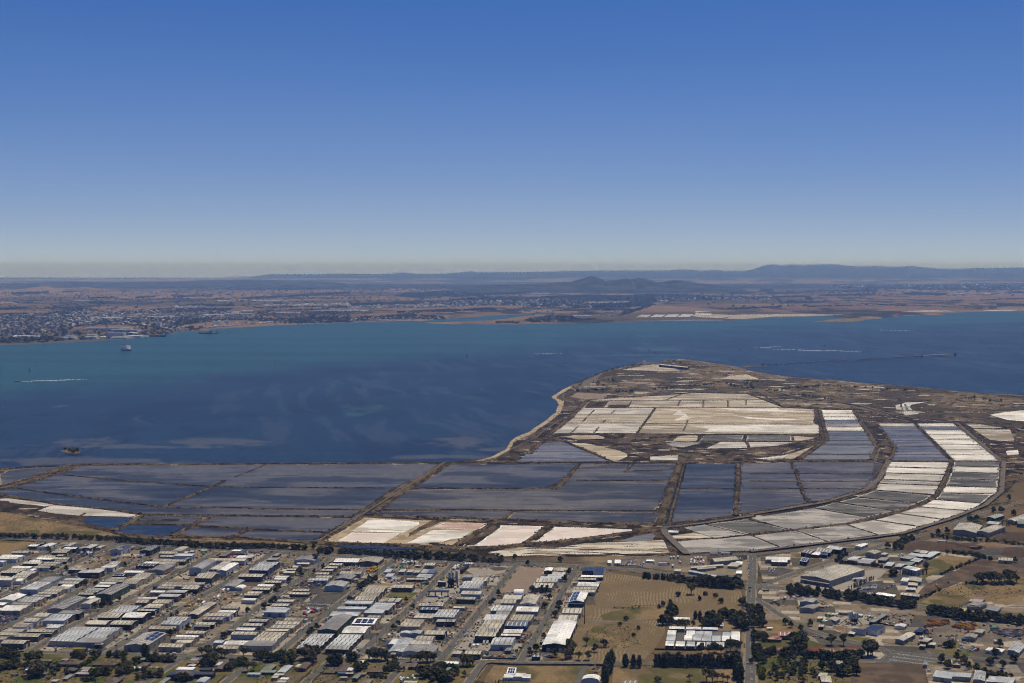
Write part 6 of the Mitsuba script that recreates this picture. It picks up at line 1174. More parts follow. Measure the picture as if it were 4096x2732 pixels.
# ---------------------------------------------------------------- the far shore: woods, town, port
WOODS = [  # outline, cover
 ('D0 850 960 2351 890 2351 985 1800 1045 900 1085', 0.35), ('D1 -20 700 880 700 1400 700 2351 690 2351 770 1000 780 -20 770', 0.4), ('D1 -20 900 400 900 340 950 -20 965', 0.4), ('D1 -20 380 2351 390 2351 600 -20 620', 0.04), ('D0 -100 430 2351 430 2351 640 -100 700', 0.035), ('D4 -20 330 2351 330 2351 640 -20 640', 0.025), ('D5 -20 330 2351 330 2351 480 -20 480', 0.04), ('D2 -20 340 2351 330 2351 600 -20 600', 0.05), ('D3 -20 640 1300 640 1200 760 -20 760', 0.05),
 ('D0 -150 735 200 715 600 720 950 660 1150 640 1450 700 1900 670 2351 640 2351 720 1900 720 1500 740 1500 800 2351 770 2351 900 1900 900 1600 870 1000 900 900 960 400 980 -150 960', 0.8), ('D0 -150 1040 300 1040 800 1040 860 1080 600 1110 -150 1125', 0.9), ('D0 -150 960 900 960 900 1040 -150 1040', 0.45),
 ('D1 -20 660 300 650 800 650 700 690 400 700 0 720', 1.0), ('D1 -20 760 300 770 500 790 900 790 1000 780 1400 790 2000 760 2351 770 2351 840 1500 860 1400 840 900 810 500 830 -20 900', 1.0), ('D1 850 610 1200 640 1700 620 2351 600 2351 650 1700 640 1200 660', 0.6),
 ('D1 880 525 1000 500 1500 485 1900 450 2351 430 2351 450 1900 480 1500 500 1000 530', 1.0), ('D2 -20 770 400 755 700 730 1000 690 1300 660 1500 670 1900 640 1980 670 1500 690 1000 700 800 730 1250 760 1280 800 900 800 500 800 -20 835', 1.1),
 ('D2 -20 590 400 570 900 560 1300 550 1500 515 1900 500 2351 510 2351 610 1800 610 1300 630 900 645 400 645 -20 640', 0.9), ('D2 750 440 1200 420 1700 390 2100 350 2351 330 2351 450 1900 470 1400 490 800 500 600 490', 1.2),
 ('D2 1960 840 2040 830 2200 830 2290 845 2280 852 1960 852', 1.2), ('D3 -20 800 300 755 620 755 720 790 1000 790 760 820 500 830 60 838', 1.0), ('D3 -20 510 300 490 800 470 1300 480 1700 460 2351 470 2351 540 1750 560 1700 590 1600 620 1400 640 620 645 600 620 -20 640', 1.0),
 ('D3 1700 590 1760 600 1400 720 1280 750 1210 745 1350 690 1550 640', 1.3), ('D3 890 655 1400 655 1460 670 1340 690 1100 680 900 672', 0.9), ('D3 730 705 800 700 920 715 920 740 730 735', 0.9), ('D4 -20 480 400 490 700 500 1000 490 1380 480 1400 500 1000 510 600 530 300 530 -20 545', 1.2),
 ('D4 1020 510 1070 520 1110 600 1060 560', 1.3), ('D4 1110 560 1600 562 1600 575 1160 585', 1.6), ('D4 1400 490 1470 490 1520 540 1440 540', 1.2), ('D4 370 645 600 640 1100 625 1100 640 600 655 380 665', 1.3), ('D4 1440 620 2040 612 2040 622 1440 634', 1.1), ('D4 830 395 960 390 980 430 800 425', 1.2), ('D4 400 435 650 425 650 440 400 455', 1.1), ('D4 900 440 1290 430 1290 450 900 462', 1.1), ('D4 1390 415 2000 410 2351 390 2351 430 1900 420 1400 425', 1.0), ('D4 1820 350 2100 340 2351 350 2351 380 2100 385 1830 370', 1.0), ('D4 0 320 300 350 500 400 300 420 0 420', 0.8), ('D4 1620 470 2351 460 2351 475 1620 485', 1.1),
 ('D5 150 370 500 355 900 340 1600 320 2351 320 2351 400 1800 410 1000 400 400 380', 1.1), ('D5 700 450 900 435 1300 455 1250 470 800 465', 1.2), ('D5 -20 460 300 465 350 480 -20 480', 1.1), ('D5 420 600 770 605 770 618 420 612', 1.1), ('D5 1730 540 1970 530 1970 540 1730 545', 1.1), ('D5 2000 525 2351 522 2351 532 2000 535', 1.1), ('D5 2000 605 2351 600 2351 612 2010 618', 1.1), ('D5 1560 650 1990 645 1990 655 1560 657', 0.9), ('D5 2100 435 2351 430 2351 445 2110 445', 1.0), ('D5 1240 455 1340 450 1340 470 1240 470', 1.0), ('D5 1380 548 1530 542 1530 556 1380 555', 1.0),
 ('D0 0 650 350 640 380 655 0 665', 1.2), ('D0 580 650 800 625 800 640 700 665', 1.2), ('D0 840 640 1100 628 1100 640 850 650', 1.2), ('D0 160 570 440 566 440 575 160 580', 1.0), ('D0 1190 505 1550 500 1550 515 1190 520', 1.0), ('D0 1830 500 2080 485 2080 500 1830 515', 1.0), ('D0 850 420 1300 405 1300 415 850 435', 0.8), ('D0 380 545 590 540 590 546 380 552', 1.0), ('D0 160 440 650 420 650 455 170 470', 0.7), ('D0 1200 570 1400 560 1420 600 1200 590', 0.7),
 ('D1 -20 480 500 480 500 490 -20 500', 0.8), ('D1 -20 610 350 600 800 590 800 620 -20 640', 0.8), ('D1 1230 680 1700 660 2060 655 2060 668 1230 690', 1.1), ('D2 640 695 760 690 700 710 640 710', 0.9), ('D1 480 390 900 370 1700 360 2351 350 2351 380 1700 400 900 400', 0.7),
]
FP, FR, FH = [], [], []
for s, cov in WOODS:
    pl = poly_of(pts(s)); d = abs(pl.centroid.y - CAMY); n = int(min(6000, max(30, pl.area * cov / (d * 0.16))))
    q = inside(pl, n); FP.append(q); k = max(1.0, d / 14000); FR.append(RNG.uniform(8, 17, len(q)) * k); FH.append(RNG.uniform(6, 13, len(q)) * k ** 0.5)
FP, FR, FH = np.vstack(FP), np.concatenate(FR), np.concatenate(FH)
obj('distant_woodland', blobs(FP, np.zeros(len(FP)), FR, FH, 5), 'leaf_far', 'stuff', label='dark woods and garden trees of the far shore, reading as one mass', category='woodland')

TOWN = [('D0 -100 740 900 730 1150 660 1450 720 1480 800 1000 880 900 960 -100 1110', 900), ('D0 900 700 2351 660 2351 900 1500 880 1000 880', 800), ('D1 -20 620 390 625 390 650 -20 655', 110), ('D1 1180 610 1700 595 2351 585 2351 625 1700 625 1200 630', 420), ('D1 -20 700 600 690 1000 770 500 790 -20 790', 220), ('D2 -20 625 700 600 1200 600 1400 630 700 650 -20 655', 420), ('D2 900 580 1500 550 2351 545 2351 620 1700 620 1300 640', 330), ('D3 -20 540 500 520 830 570 900 640 300 640 -20 640', 170), ('D3 840 570 1400 560 1400 580 850 588', 150), ('D3 1750 500 2300 490 2300 550 1760 560', 60), ('D4 1680 360 2100 350 2351 360 2351 380 1700 370', 30), ('D5 400 330 2351 330 2351 400 900 390', 90), ('D2 -20 780 1200 760 1200 800 -20 830', 90), ('D4 0 490 1000 490 1000 530 0 540', 60)]
HP, HS = [], []
for s, n in TOWN:
    q = inside(poly_of(pts(s)), n); HP.append(q); d = abs(q[:, 1].mean() - CAMY); HS.append(np.full(len(q), max(1.0, d / 13000)))
HP, HS = np.vstack(HP), np.concatenate(HS); o = RNG.permutation(len(HP)); HP, HS = HP[o], HS[o]
def hut(c, w, d, h, a):
    """A gabled house: eight corners and a ridge."""
    e, n = np.array([math.cos(a), math.sin(a)]), np.array([-math.sin(a), math.cos(a)])
    q = [c - e * w - n * d, c + e * w - n * d, c + e * w + n * d, c - e * w + n * d]
    v = [(*p, 0) for p in q] + [(*p, h) for p in q] + [(*(c - e * w), h + d * 0.45), (*(c + e * w), h + d * 0.45)]
    wall = [[0, 1, 5], [0, 5, 4], [2, 3, 7], [2, 7, 6], [1, 2, 6], [1, 6, 5], [3, 0, 4], [3, 4, 7], [5, 6, 9], [7, 4, 8]]
    roof = [[4, 5, 9], [4, 9, 8], [6, 7, 8], [6, 8, 9]]
    return np.array(v), np.array(wall), np.array(roof)
scene['town_paint'] = {'type': 'twosided', 'bsdf': {'type': 'diffuse', 'reflectance': {'type': 'mesh_attribute', 'name': 'vertex_color'}}}
def huts(P, S, cols):
    V, F, C, n = [], [], [], 0
    for (c, s, col) in zip(P, S, cols):
        v, w, r = hut(c, RNG.uniform(6, 11) * s, RNG.uniform(5, 8) * s, RNG.uniform(5, 9) * s ** 0.5, NAZ + RNG.choice([0, math.pi / 2]) + 0.3)
        V += [v, v]; F += [w + n, r + n + len(v)]; C += [np.tile([0.33, 0.29, 0.25], (len(v), 1)), np.tile(col, (len(v), 1))]; n += 2 * len(v)
    return (np.vstack(V), np.vstack(F)), np.vstack(C)
PAL = [((0.66, 0.65, 0.63), 0.22, 'white'), ((0.36, 0.37, 0.38), 0.22, 'pale grey'), ((0.12, 0.11, 0.105), 0.30, 'dark grey'), ((0.22, 0.115, 0.085), 0.14, 'terracotta'), ((0.40, 0.35, 0.27), 0.12, 'cream')]
ci = RNG.choice(5, len(HP), p=[p for _, p, _ in PAL])
order = np.argsort(HP[:, 1]); near_, rest = order[:240], order[240:]
AREA = lambda c: 'behind the port' if c[0] < -2000 else 'behind the tank farm' if c[0] < -900 else 'on the far shore beyond the lagoon'
for i in near_:
    m, col = huts(HP[i:i + 1], HS[i:i + 1], [PAL[ci[i]][0]]); key = num('distant_house')
    scene[key] = mikit.ply(m, 'town_paint', color=col)
    t = '%s-roofed house among trees %s' % (PAL[ci[i]][2], AREA(HP[i])); labels[key] = {'label': t, 'category': 'house', 'group': t.replace('house', 'houses')}; WHERE[key] = HP[i]
m, col = huts(HP[rest], HS[rest], [PAL[k][0] for k in ci[rest]])
scene['distant_town'] = mikit.ply(m, 'town_paint', color=col); labels['distant_town'] = {'kind': 'stuff', 'label': 'roofs of the far town spread behind the bay', 'category': 'town'}

# long pale roofs of the far industrial sheds
FARS = [  # tile, x0, x1, y, depth metres, height, roof
 ('D1', 880, 1012, 690, 90, 9, 'w'), ('D1', 750, 850, 716, 120, 10, 'w'), ('D1', 380, 640, 746, 60, 9, 'w'), ('D1', 640, 860, 738, 80, 9, 'l'), ('D1', 860, 1040, 730, 60, 9, 'l'), ('D1', 1340, 1650, 720, 130, 10, 'l'), ('D1', 1840, 2351, 690, 90, 10, 'l'), ('D1', 1040, 1480, 552, 160, 9, 'w'), ('D1', 560, 720, 556, 120, 9, 'w'), ('D0', 1360, 1600, 792, 90, 9, 'w'), ('D0', 1200, 1330, 782, 80, 8, 'w'), ('D0', 1980, 2351, 772, 90, 9, 'l'), ('D0', 1590, 1760, 935, 40, 10, 'w'), ('D0', 1155, 1600, 942, 70, 14, 'g'), ('D0', 1480, 1840, 962, 90, 12, 'g'), ('D0', 980, 1170, 548, 120, 8, 'w'), ('D0', 0, 190, 588, 110, 8, 'w'), ('D0', 400, 520, 1038, 50, 7, 'w'), ('D0', 160, 380, 1035, 60, 8, 'w'), ('D0', 840, 1010, 1068, 50, 9, 't'), ('D0', 860, 990, 1045, 60, 10, 'l'), ('D0', 1130, 1290, 1060, 60, 12, 't'), ('D0', 1150, 1270, 1035, 60, 16, 't'), ('D0', 1340, 1410, 1050, 50, 9, 'w'), ('D0', 1720, 1810, 1000, 60, 12, 'w'), ('D2', -20, 100, 685, 80, 8, 'w'), ('D2', 130, 230, 690, 60, 8, 'w'), ('D3', 650, 770, 755, 60, 6, 'w'), ('D3', 780, 890, 752, 60, 6, 'w'), ('D3', 900, 1000, 750, 50, 6, 'g'), ('D3', 1040, 1090, 750, 40, 6, 'g'), ('D3', 1110, 1200, 750, 40, 6, 't'), ('D3', 70, 320, 453, 160, 9, 'w'), ('D3', 850, 970, 583, 90, 9, 'w'), ('D3', 1270, 1390, 568, 90, 8, 'w'), ('D3', 1800, 1930, 550, 90, 9, 'w'), ('D5', 1330, 1440, 472, 110, 16, 'w'), ('D5', 1440, 1550, 468, 130, 20, 'w'), ('D5', 1815, 1910, 478, 150, 24, 'w'), ('D5', 1650, 1810, 468, 100, 9, 'g'), ('D5', 1945, 2100, 472, 100, 9, 'l'), ('D4', 1150, 1170, 618, 60, 12, 'w'), ('D4', 740, 765, 512, 60, 12, 'w'), ('D0', 2090, 2150, 900, 40, 32, 'g')]
for k, (t, x0, x1, y, dep, h, r) in enumerate(FARS):
    a, b = G(t, x0, y)[:2], G(t, x1, y)[:2]; c = b + np.array([0.1, 1.0]) * dep
    key = num('distant_warehouse'); shed(key, a, b, c, h, 'e1' if k % 3 else 'F', r, 'w', False, False)
    j = sorted(range(len(FARS)), key=lambda q: src(FARS[q][0], FARS[q][1], 0)[0]).index(k)
    labels[key] = {'label': 'long %s-roofed warehouse on the far shore, %s from the left' % (ROOFN[r], ORD[j]), 'category': 'warehouse'}
# the grain terminal: a tall block, two big grain sheds, a chimney
for x0, x1, y, dep, h, r, st, lb in ((1425, 1660, 1035, 40, 28, 'g', 'F', 'tall grey grain silo block beside the far chimney'), (1480, 1700, 1060, 110, 10, 't', 'e1', 'large cream grain shed at the water edge of the port'), (1690, 1890, 1045, 130, 12, 't', 'e1', 'large cream shed right of the grain silo block')):
    a, b = G('D0', x0, y)[:2], G('D0', x1, y)[:2]; key = num('grain_terminal'); shed(key, a, b, b + np.array([0.15, 1.0]) * dep, h, st, r, 'w', False, False); labels[key] = {'label': lb, 'category': 'grain terminal'}
def chimney(t, x, y, h, r, lb):
    q = G(t, x, y); key = num('chimney'); m = MB().cyl(q, r, 0, h, 10, r * 0.62)
    scene[key + '__stack'] = mikit.ply(m.mesh(), 'm_steel'); scene[key + '__cap'] = mikit.ply(MB().cyl(q, r * 0.8, h + 0.05, h + 3, 10).mesh(), 'm_dark'); labels[key] = {'label': lb, 'category': 'chimney'}
chimney('D0', 1438, 1052, 92, 5.5, 'tall slender chimney in front of the grain silos'); chimney('D1', 708, 880, 75, 4, 'tall refinery stack behind the white tanks'); chimney('D1', 415, 905, 58, 4, 'shorter refinery stack left of the white tanks')
TANKS = [(45, 925, 24, 12), (105, 912, 24, 12), (165, 905, 24, 12), (70, 955, 20, 14), (155, 955, 24, 16), (400, 915, 26, 9), (480, 915, 30, 12), (540, 908, 30, 12), (605, 900, 26, 12), (670, 900, 32, 14), (730, 895, 28, 11), (525, 862, 28, 22), (590, 858, 32, 22), (700, 845, 30, 22), (500, 880, 20, 12), (610, 872, 22, 12), (790, 878, 24, 8), (855, 878, 28, 8), (830, 862, 24, 9), (920, 866, 26, 9), (1000, 862, 24, 9), (1100, 862, 26, 8), (1150, 852, 26, 9), (1210, 858, 26, 8), (1260, 842, 28, 10), (1300, 838, 30, 10), (1380, 846, 24, 8), (-60, 940, 24, 12), (-110, 935, 24, 12), (-20, 912, 22, 12)]
tx = sorted(range(len(TANKS)), key=lambda i: TANKS[i][0])
for k, (x, y, rp, h) in enumerate(TANKS):
    q = G('D1', x, y); r = rp / 3.3586 * (q[1] - CAMY) / FPX; key = num('storage_tank')
    scene[key + '__shell'] = mikit.ply(MB().cyl(q, r, 0, h, 14).mesh(), 'wall_w'); a = np.arange(14) * 2 * np.pi / 14
    v = np.vstack([np.column_stack([q[0] + r * 1.01 * np.cos(a), q[1] + r * 1.01 * np.sin(a), np.full(14, h + 0.05)]), [[q[0], q[1], h + r * 0.16]]])
    scene[key + '__dome'] = mikit.ply((v, np.array([[i, (i + 1) % 14, 14] for i in range(14)])), 'roof_w')
    labels[key] = {'label': 'white oil tank in the far refinery, %s tank from the left' % ORD[tx.index(k)], 'category': 'oil tank', 'group': 'white refinery tanks'}
for k, (t, x, y, h) in enumerate((('D1', 20, 830, 34), ('D0', 2120, 905, 36), ('D1', 940, 862, 26), ('D1', 1040, 866, 24))):
    q = G(t, x, y); key = num('process_tower'); m = MB()
    for i in range(4): m.cyl(q + [i * 9 - 14, 5 * (i % 2), 0], 3.2, 0, h * (0.7 + 0.1 * i), 8)
    scene[key] = mikit.ply(m.mesh(), 'm_steel'); labels[key] = {'label': 'grey cluster of refinery columns, %s from the left' % ORD[[1, 0, 2, 3][k]], 'category': 'refinery columns'}

# ---------------------------------------------------------------- ships, jetties, beacons
def hull(c, L, B, H, ang, z0=0.3, rake=0.16):
    """A ship's hull: pointed bow with flare, square stern; the direction ang points at the bow."""
    e, n = np.array([math.cos(ang), math.sin(ang)]), np.array([-math.sin(ang), math.cos(ang)])
    st = [(-0.5, 0.78), (-0.46, 0.94), (-0.25, 1), (0.15, 1), (0.3, 0.9), (0.41, 0.55), (0.5, 0.05)]; V = []
    for z, kk, ex in ((0, 0.8, 0.0), (0.45, 0.95, 0.35), (1, 1, 1.0)):
        row = []
        for s, w in st: row.append((s + (rake * 0.3 * ex if s > 0.35 else 0), w * (kk if s < 0.3 else kk * (0.55 + 0.45 * ex))))
        ring = [(s, w) for s, w in row] + [(s, -w) for s, w in row[::-1]]
        V.append([(*(c[:2] + e * s * L + n * w * B / 2), z0 + z * H) for s, w in ring])
    V = np.array(V); m = V.shape[1]; F = []
    for i in range(2):
        for j in range(m): F.append([i * m + j, i * m + (j + 1) % m, (i + 1) * m + (j + 1) % m, (i + 1) * m + j])
    f = np.array(F); f = np.vstack([f[:, [0, 1, 2]], f[:, [0, 2, 3]]])[:, ::-1]
    h = m // 2; d = []
    for j in range(h - 1): d += [[2 * m + j, 2 * m + j + 1, 2 * m + m - 2 - j], [2 * m + j, 2 * m + m - 2 - j, 2 * m + m - 1 - j]]
    return (V.reshape(-1, 3), np.vstack([f, np.array(d)[:, ::-1]])), e, n
mat('m_ship', (0.80, 0.80, 0.80), 0.4)
# the ferry, turned towards us three quarters
c = G('D0', 1700, 1216); ang = math.radians(-52); L, B = 92, 28
(v, f), e, n = hull(c, L, B, 11, ang); k = 'ferry'
mid = lambda s, w=0: c[:2] + e * s * L + n * w * B
scene[k + '__hull'] = mikit.ply((v, f), 'm_ship')
(v2, f2), _, _ = hull(c, L * 1.003, B * 1.01, 5.5, ang, 0.32); scene[k + '__hull_band'] = mikit.ply((v2, f2), 'wall_b')
for i, (s0, s1, w, z0, z1) in enumerate(((-0.5, 0.33, 0.49, 11.3, 15), (-0.48, 0.30, 0.47, 15.1, 18.5), (-0.44, 0.27, 0.45, 18.6, 22), (0.05, 0.25, 0.55, 22.1, 26))):
    scene[sub(k, 'deck')] = mikit.ply(MB().box(mid((s0 + s1) / 2), e * (s1 - s0) * L / 2, n * w * B, z0, z1).mesh(), 'm_ship')
    scene[sub(k, 'window_band')] = mikit.ply(MB().box(mid((s0 + s1) / 2), e * ((s1 - s0) * L / 2 + 0.08), n * (w * B + 0.08), z0 + 1.6, z0 + 2.2).mesh(), 'm_glass')
scene[k + '__funnel'] = mikit.ply(MB().box(mid(-0.22), e * 6, n * 5, 22.1, 33).mesh(), 'wall_r'); scene[k + '__mast'] = mikit.ply(MB().cyl(mid(0.12), 0.7, 26, 38, 6, 0.3).mesh(), 'wall_w')
for sgn in (-1, 1):
    for q in range(3): scene[sub(k, 'lifeboat')] = mikit.ply(MB().box(mid(-0.3 + q * 0.16, sgn * 0.5), e * 4, n * 1.4, 15.2, 17.4).mesh(), 'm_orange')
labels[k] = {'label': 'white passenger ferry with dark lower hull and red funnel in the bay', 'category': 'ferry'}
def cargo(key, t, x, y, L, B, H, ang, lb, col, house, extra=True):
    c = G(t, x, y); (v, f), e, n = hull(c, L, B, H, ang); scene[key + '__hull'] = mikit.ply((v, f), col)
    M_ = lambda s: c[:2] + e * s * L
    scene[key + '__bridge'] = mikit.ply(MB().box(M_(-0.4), e * L * 0.05, n * B * 0.45, H + 0.35, H + 15).mesh(), house); scene[key + '__funnel'] = mikit.ply(MB().box(M_(-0.46), e * 3, n * 3, H + 0.35, H + 18).mesh(), 'wall_k')
    for i in range(4): scene[sub(key, 'hatch')] = mikit.ply(MB().box(M_(-0.22 + i * 0.17), e * L * 0.06, n * B * 0.32, H + 0.35, H + 2.2).mesh(), 'wall_g')
    if extra:
        for i in range(3): scene[sub(key, 'crane')] = mikit.ply(MB().cyl(M_(-0.135 + i * 0.17), 1.2, H + 0.3, H + 14, 6).bar([*M_(-0.135 + i * 0.17), H + 13], [*M_(-0.03 + i * 0.17), H + 17], 0.7).mesh(), 'wall_g')
    labels[key] = {'label': lb, 'category': 'ship'}
mat('m_orange', (0.5, 0.16, 0.02), 0.6); mat('m_yellow', (0.55, 0.33, 0.02), 0.6); mat('m_teal', (0.02, 0.20, 0.17), 0.6)
cargo('bulk_carrier', 'D0', 2120, 1030, 105, 20, 9, math.radians(176), 'dark bulk carrier moored at the grain wharf', 'wall_k', 'wall_w')
cargo('tanker_ship', 'D1', 410, 992, 88, 20, 9, math.radians(172), 'black tanker moored at the refinery pier', 'wall_k', 'wall_g', False)
cargo('supply_boat', 'D1', 528, 994, 42, 10, 4, math.radians(172), 'small dark vessel ahead of the moored tanker', 'wall_b', 'wall_w', False)
def jetty(key, a, b, w, z, step, lb, deck='m_timber', dz=1.0):
    a, b = np.asarray(a)[:2], np.asarray(b)[:2]; u = unit(b - a); L = np.linalg.norm(b - a); nn = np.array([-u[1], u[0]])
    scene[key + '__deck'] = mikit.ply(MB().box((a + b) / 2, u * L / 2, nn * w / 2, z, z + dz).mesh(), deck)
    for s in np.arange(step / 2, L, step):
        m = MB()
        for q in (-1, 1): m.cyl(a + u * s + nn * q * w * 0.42, 0.9, -1, z, 6)
        m.box(a + u * s, u * 0.8, nn * w * 0.62, z - 1.2, z - 0.02); scene[sub(key, 'trestle')] = mikit.ply(m.mesh(), 'm_timber')
    labels[key] = {'label': lb, 'category': 'jetty'}
jetty('refinery_pier', G('D1', 560, 966), G('D1', 965, 976), 10, 5, 60, 'long dark refinery pier behind the tanker')
jetty('long_pier', G('C1', 1318, 190), G('C2', 1150, 85), 7, 6.5, 28, 'long low trestle pier running out from the peninsula', dz=1.3)
jetty('berth', G('C2', 1150, 84), G('C2', 1472, 68), 16, 6, 40, 'pale concrete berth at the end of the long pier', 'm_concrete', 2.5)
a, b = G('C1', 1080, 205)[:2], G('C1', 1325, 190)[:2]
obj('stone_causeway', ribbon(np.array([a, b]), 9, 18, 4, 20)[:2], 'm_timber', label='stone causeway where the long pier leaves the peninsula', category='causeway')
for t, x, y, lb in (('C2', 1145, 82, 'dark hut where pier and berth join'), ('C2', 1540, 66, 'mooring dolphin beyond the berth end'), ('C1', 1322, 186, 'dark hut at the shore end of the trestle pier')):
    q = G(t, x, y); key = num('pier_hut'); scene[key + '__cabin'] = mikit.ply(MB().box(q, [5, 0], [0, 4], 7.9, 12).mesh(), 'm_timber'); scene[key + '__leg'] = mikit.ply(MB().box(q, [4, 0], [0, 3], -1, 7.85).mesh(), 'm_timber'); labels[key] = {'label': lb, 'category': 'hut'}
BEAC = [('D0', 595, 1165), ('D0', 1443, 1110), ('D1', 37, 1058), ('D1', 1210, 958), ('D1', 1612, 972), ('D2', 1564, 1298), ('D2', 1582, 1322), ('D3', 1668, 1228), ('D3', 1740, 1252), ('D3', 1158, 1268), ('D4', 1675, 1165), ('D4', 1797, 1185), ('D5', 1745, 1105), ('D5', 1967, 1135), ('D4', 540, 1222), ('C1', 55, 40), ('S', 68, 853), ('S', 630, 833)]
bx = sorted(range(len(BEAC)), key=lambda i: src(*BEAC[i])[0])
for i, (t, x, y) in enumerate(BEAC):
    q = G(t, x, y); key = num('channel_beacon'); scene[key + '__pile'] = mikit.ply(MB().cyl(q, 1.2, -1, 9, 6).mesh(), 'm_dark'); scene[key + '__lantern'] = mikit.ply(MB().box(q, [2.0, 0], [0, 2.0], 9.05, 13).mesh(), 'wall_n'); labels[key] = {'label': 'dark channel beacon standing in the bay, %s from the left' % ORD[bx.index(i)], 'category': 'beacon', 'group': 'channel beacons'}
# small boats and their wakes
def c_foam(p, n, uv): return mix((0.45, 0.48, 0.5), (0.75, 0.77, 0.78), fbm(p.x / 5, p.y / 9, 2, 3))
dif('m_foam', c_foam)
for t, x, y, x2, y2, w, lb in (('S', 40, 876, 200, 871, 15, 'small dark ferry boat with a white wake, far left of the bay'), ('S', 1228, 813, 1290, 811.5, 11, 'tiny motor boat with a long thin wake west of the peninsula'), ('D4', 2195, 1230, 900, 1200, 20, 'speedboat at the head of the longest white wake'), ('D4', 722, 1181, 1100, 1164, 12, 'motor boat with a short wake left of the longest wake'), ('D5', 432, 946, 900, 953, 13, 'tiny motor boat far out near the runway shore')):
    q, r = G(t, x, y)[:2], G(t, x2, y2)[:2]; u = unit(q - r); nn = np.array([-u[1], u[0]]); key = num('motor_boat')
    Lb = 22 if w == 15 and t == 'S' else 12
    (v, f), _, _ = hull(q, Lb, Lb * 0.3, 2.2, math.atan2(u[1], u[0])); scene[key + '__hull'] = mikit.ply((v, f), 'wall_b' if Lb > 12 else 'wall_w'); scene[key + '__cabin'] = mikit.ply(MB().box(q - u * Lb * .05, u * Lb * 0.2, nn * Lb * 0.1, 2.5, 4.6).mesh(), 'wall_w'); labels[key] = {'label': lb, 'category': 'boat'}
    back = q - u * Lb * 0.5
    obj(num('wake'), (np.array([[*(back - nn * w * .3), 0.42], [*(back + nn * w * .3), 0.42], [*(back * 0.5 + r * 0.5 + nn * w * 0.7), 0.42], [*(r + nn * w * .2), 0.42], [*(r - nn * w * .2), 0.42], [*(back * 0.5 + r * 0.5 - nn * w * 0.7), 0.42]]), np.array([[0, 2, 1], [0, 5, 2], [5, 3, 2], [5, 4, 3]])[:, ::-1]), 'm_foam', 'structure')
# peninsula: the long dark shed, the water tower, a low building
a, b, c = G('C1', 105, 175, 9)[:2], G('C1', 440, 210, 9)[:2], G('C1', 470, 195, 9)[:2]
shed('long_shed', a, b, b + np.array([0.25, 0.97]) * 45, 10, 'e1', 't', 'k', False, False); labels['long_shed'] = {'label': 'long dark shed with cream roof at the tip of the peninsula', 'category': 'shed'}
q = G('C0', 1990, 215); k = 'water_tower'
scene[k + '__tank'] = mikit.ply(MB().cyl(q, 5, 27, 34, 14).mesh(), 'wall_w'); m = MB()
for i in range(5): m.bar([q[0] + 4 * math.cos(i * 1.257), q[1] + 4 * math.sin(i * 1.257), 0], [q[0] + 3.4 * math.cos(i * 1.257), q[1] + 3.4 * math.sin(i * 1.257), 27], 0.45)
scene[k + '__leg'] = mikit.ply(m.mesh(), 'wall_w'); labels[k] = {'label': 'white water tower on legs near the peninsula tip', 'category': 'water tower'}
a, b = G('C0', 1725, 378)[:2], G('C0', 1795, 382)[:2]; shed('low_building', a, b, b + np.array([0.2, 1.0]) * 15, 4, 'F', 'w', 'k', False, False); labels['low_building'] = {'label': 'low white building among trees beside the peninsula track', 'category': 'building'}
# ---------------------------------------------------------------- vehicles, tanks, plant and street furniture
CARC = dict(white=(0.75, 0.75, 0.74), silver=(0.42, 0.43, 0.44), grey=(0.16, 0.165, 0.17), black=(0.02, 0.02, 0.022), red=(0.36, 0.03, 0.03), blue=(0.03, 0.08, 0.26), yellow=(0.6, 0.4, 0.03), green=(0.05, 0.32, 0.06), orange=(0.40, 0.185, 0.045), rust=(0.16, 0.085, 0.045), teal=(0.03, 0.28, 0.22), navy=(0.03, 0.05, 0.11))
for k, c in CARC.items(): mat('paint_' + k, c, 0.3, 0.5)
mat('m_tyre', (0.018, 0.018, 0.018), 0.9)
def loft(rows):
    """Sections along x: (x, half width bottom, half width top, z bottom, z top)."""
    V = [[(x, -wb, z0), (x, wb, z0), (x, wt, z1), (x, -wt, z1)] for x, wb, wt, z0, z1 in rows]; V = np.array(V).reshape(-1, 3); F = []
    for i in range(len(rows) - 1):
        for j in range(4): F.append([i * 4 + j, i * 4 + (j + 1) % 4, i * 4 + 4 + (j + 1) % 4, i * 4 + 4 + j])
    n = len(rows) * 4 - 4
    return V, np.array(F + [[0, 3, 2, 1], [n, n + 1, n + 2, n + 3]])
def wheels(xs, y, r):
    m = MB(); a = np.arange(8) * np.pi / 4
    for x in xs:
        for s in (-1, 1):
            v = [(x + r * math.cos(t), s * y + d, r + r * math.sin(t)) for d in (-0.12, 0.12) for t in a]
            m.add(v, [[i, (i + 1) % 8, 8 + (i + 1) % 8, 8 + i] for i in range(8)] + [[0, 1, 2, 3], [0, 3, 4, 7], [4, 5, 6, 7], [8, 11, 10, 9], [8, 15, 12, 11], [12, 15, 14, 13]])
    return m.mesh()
def two(m): return m
V_ = {}
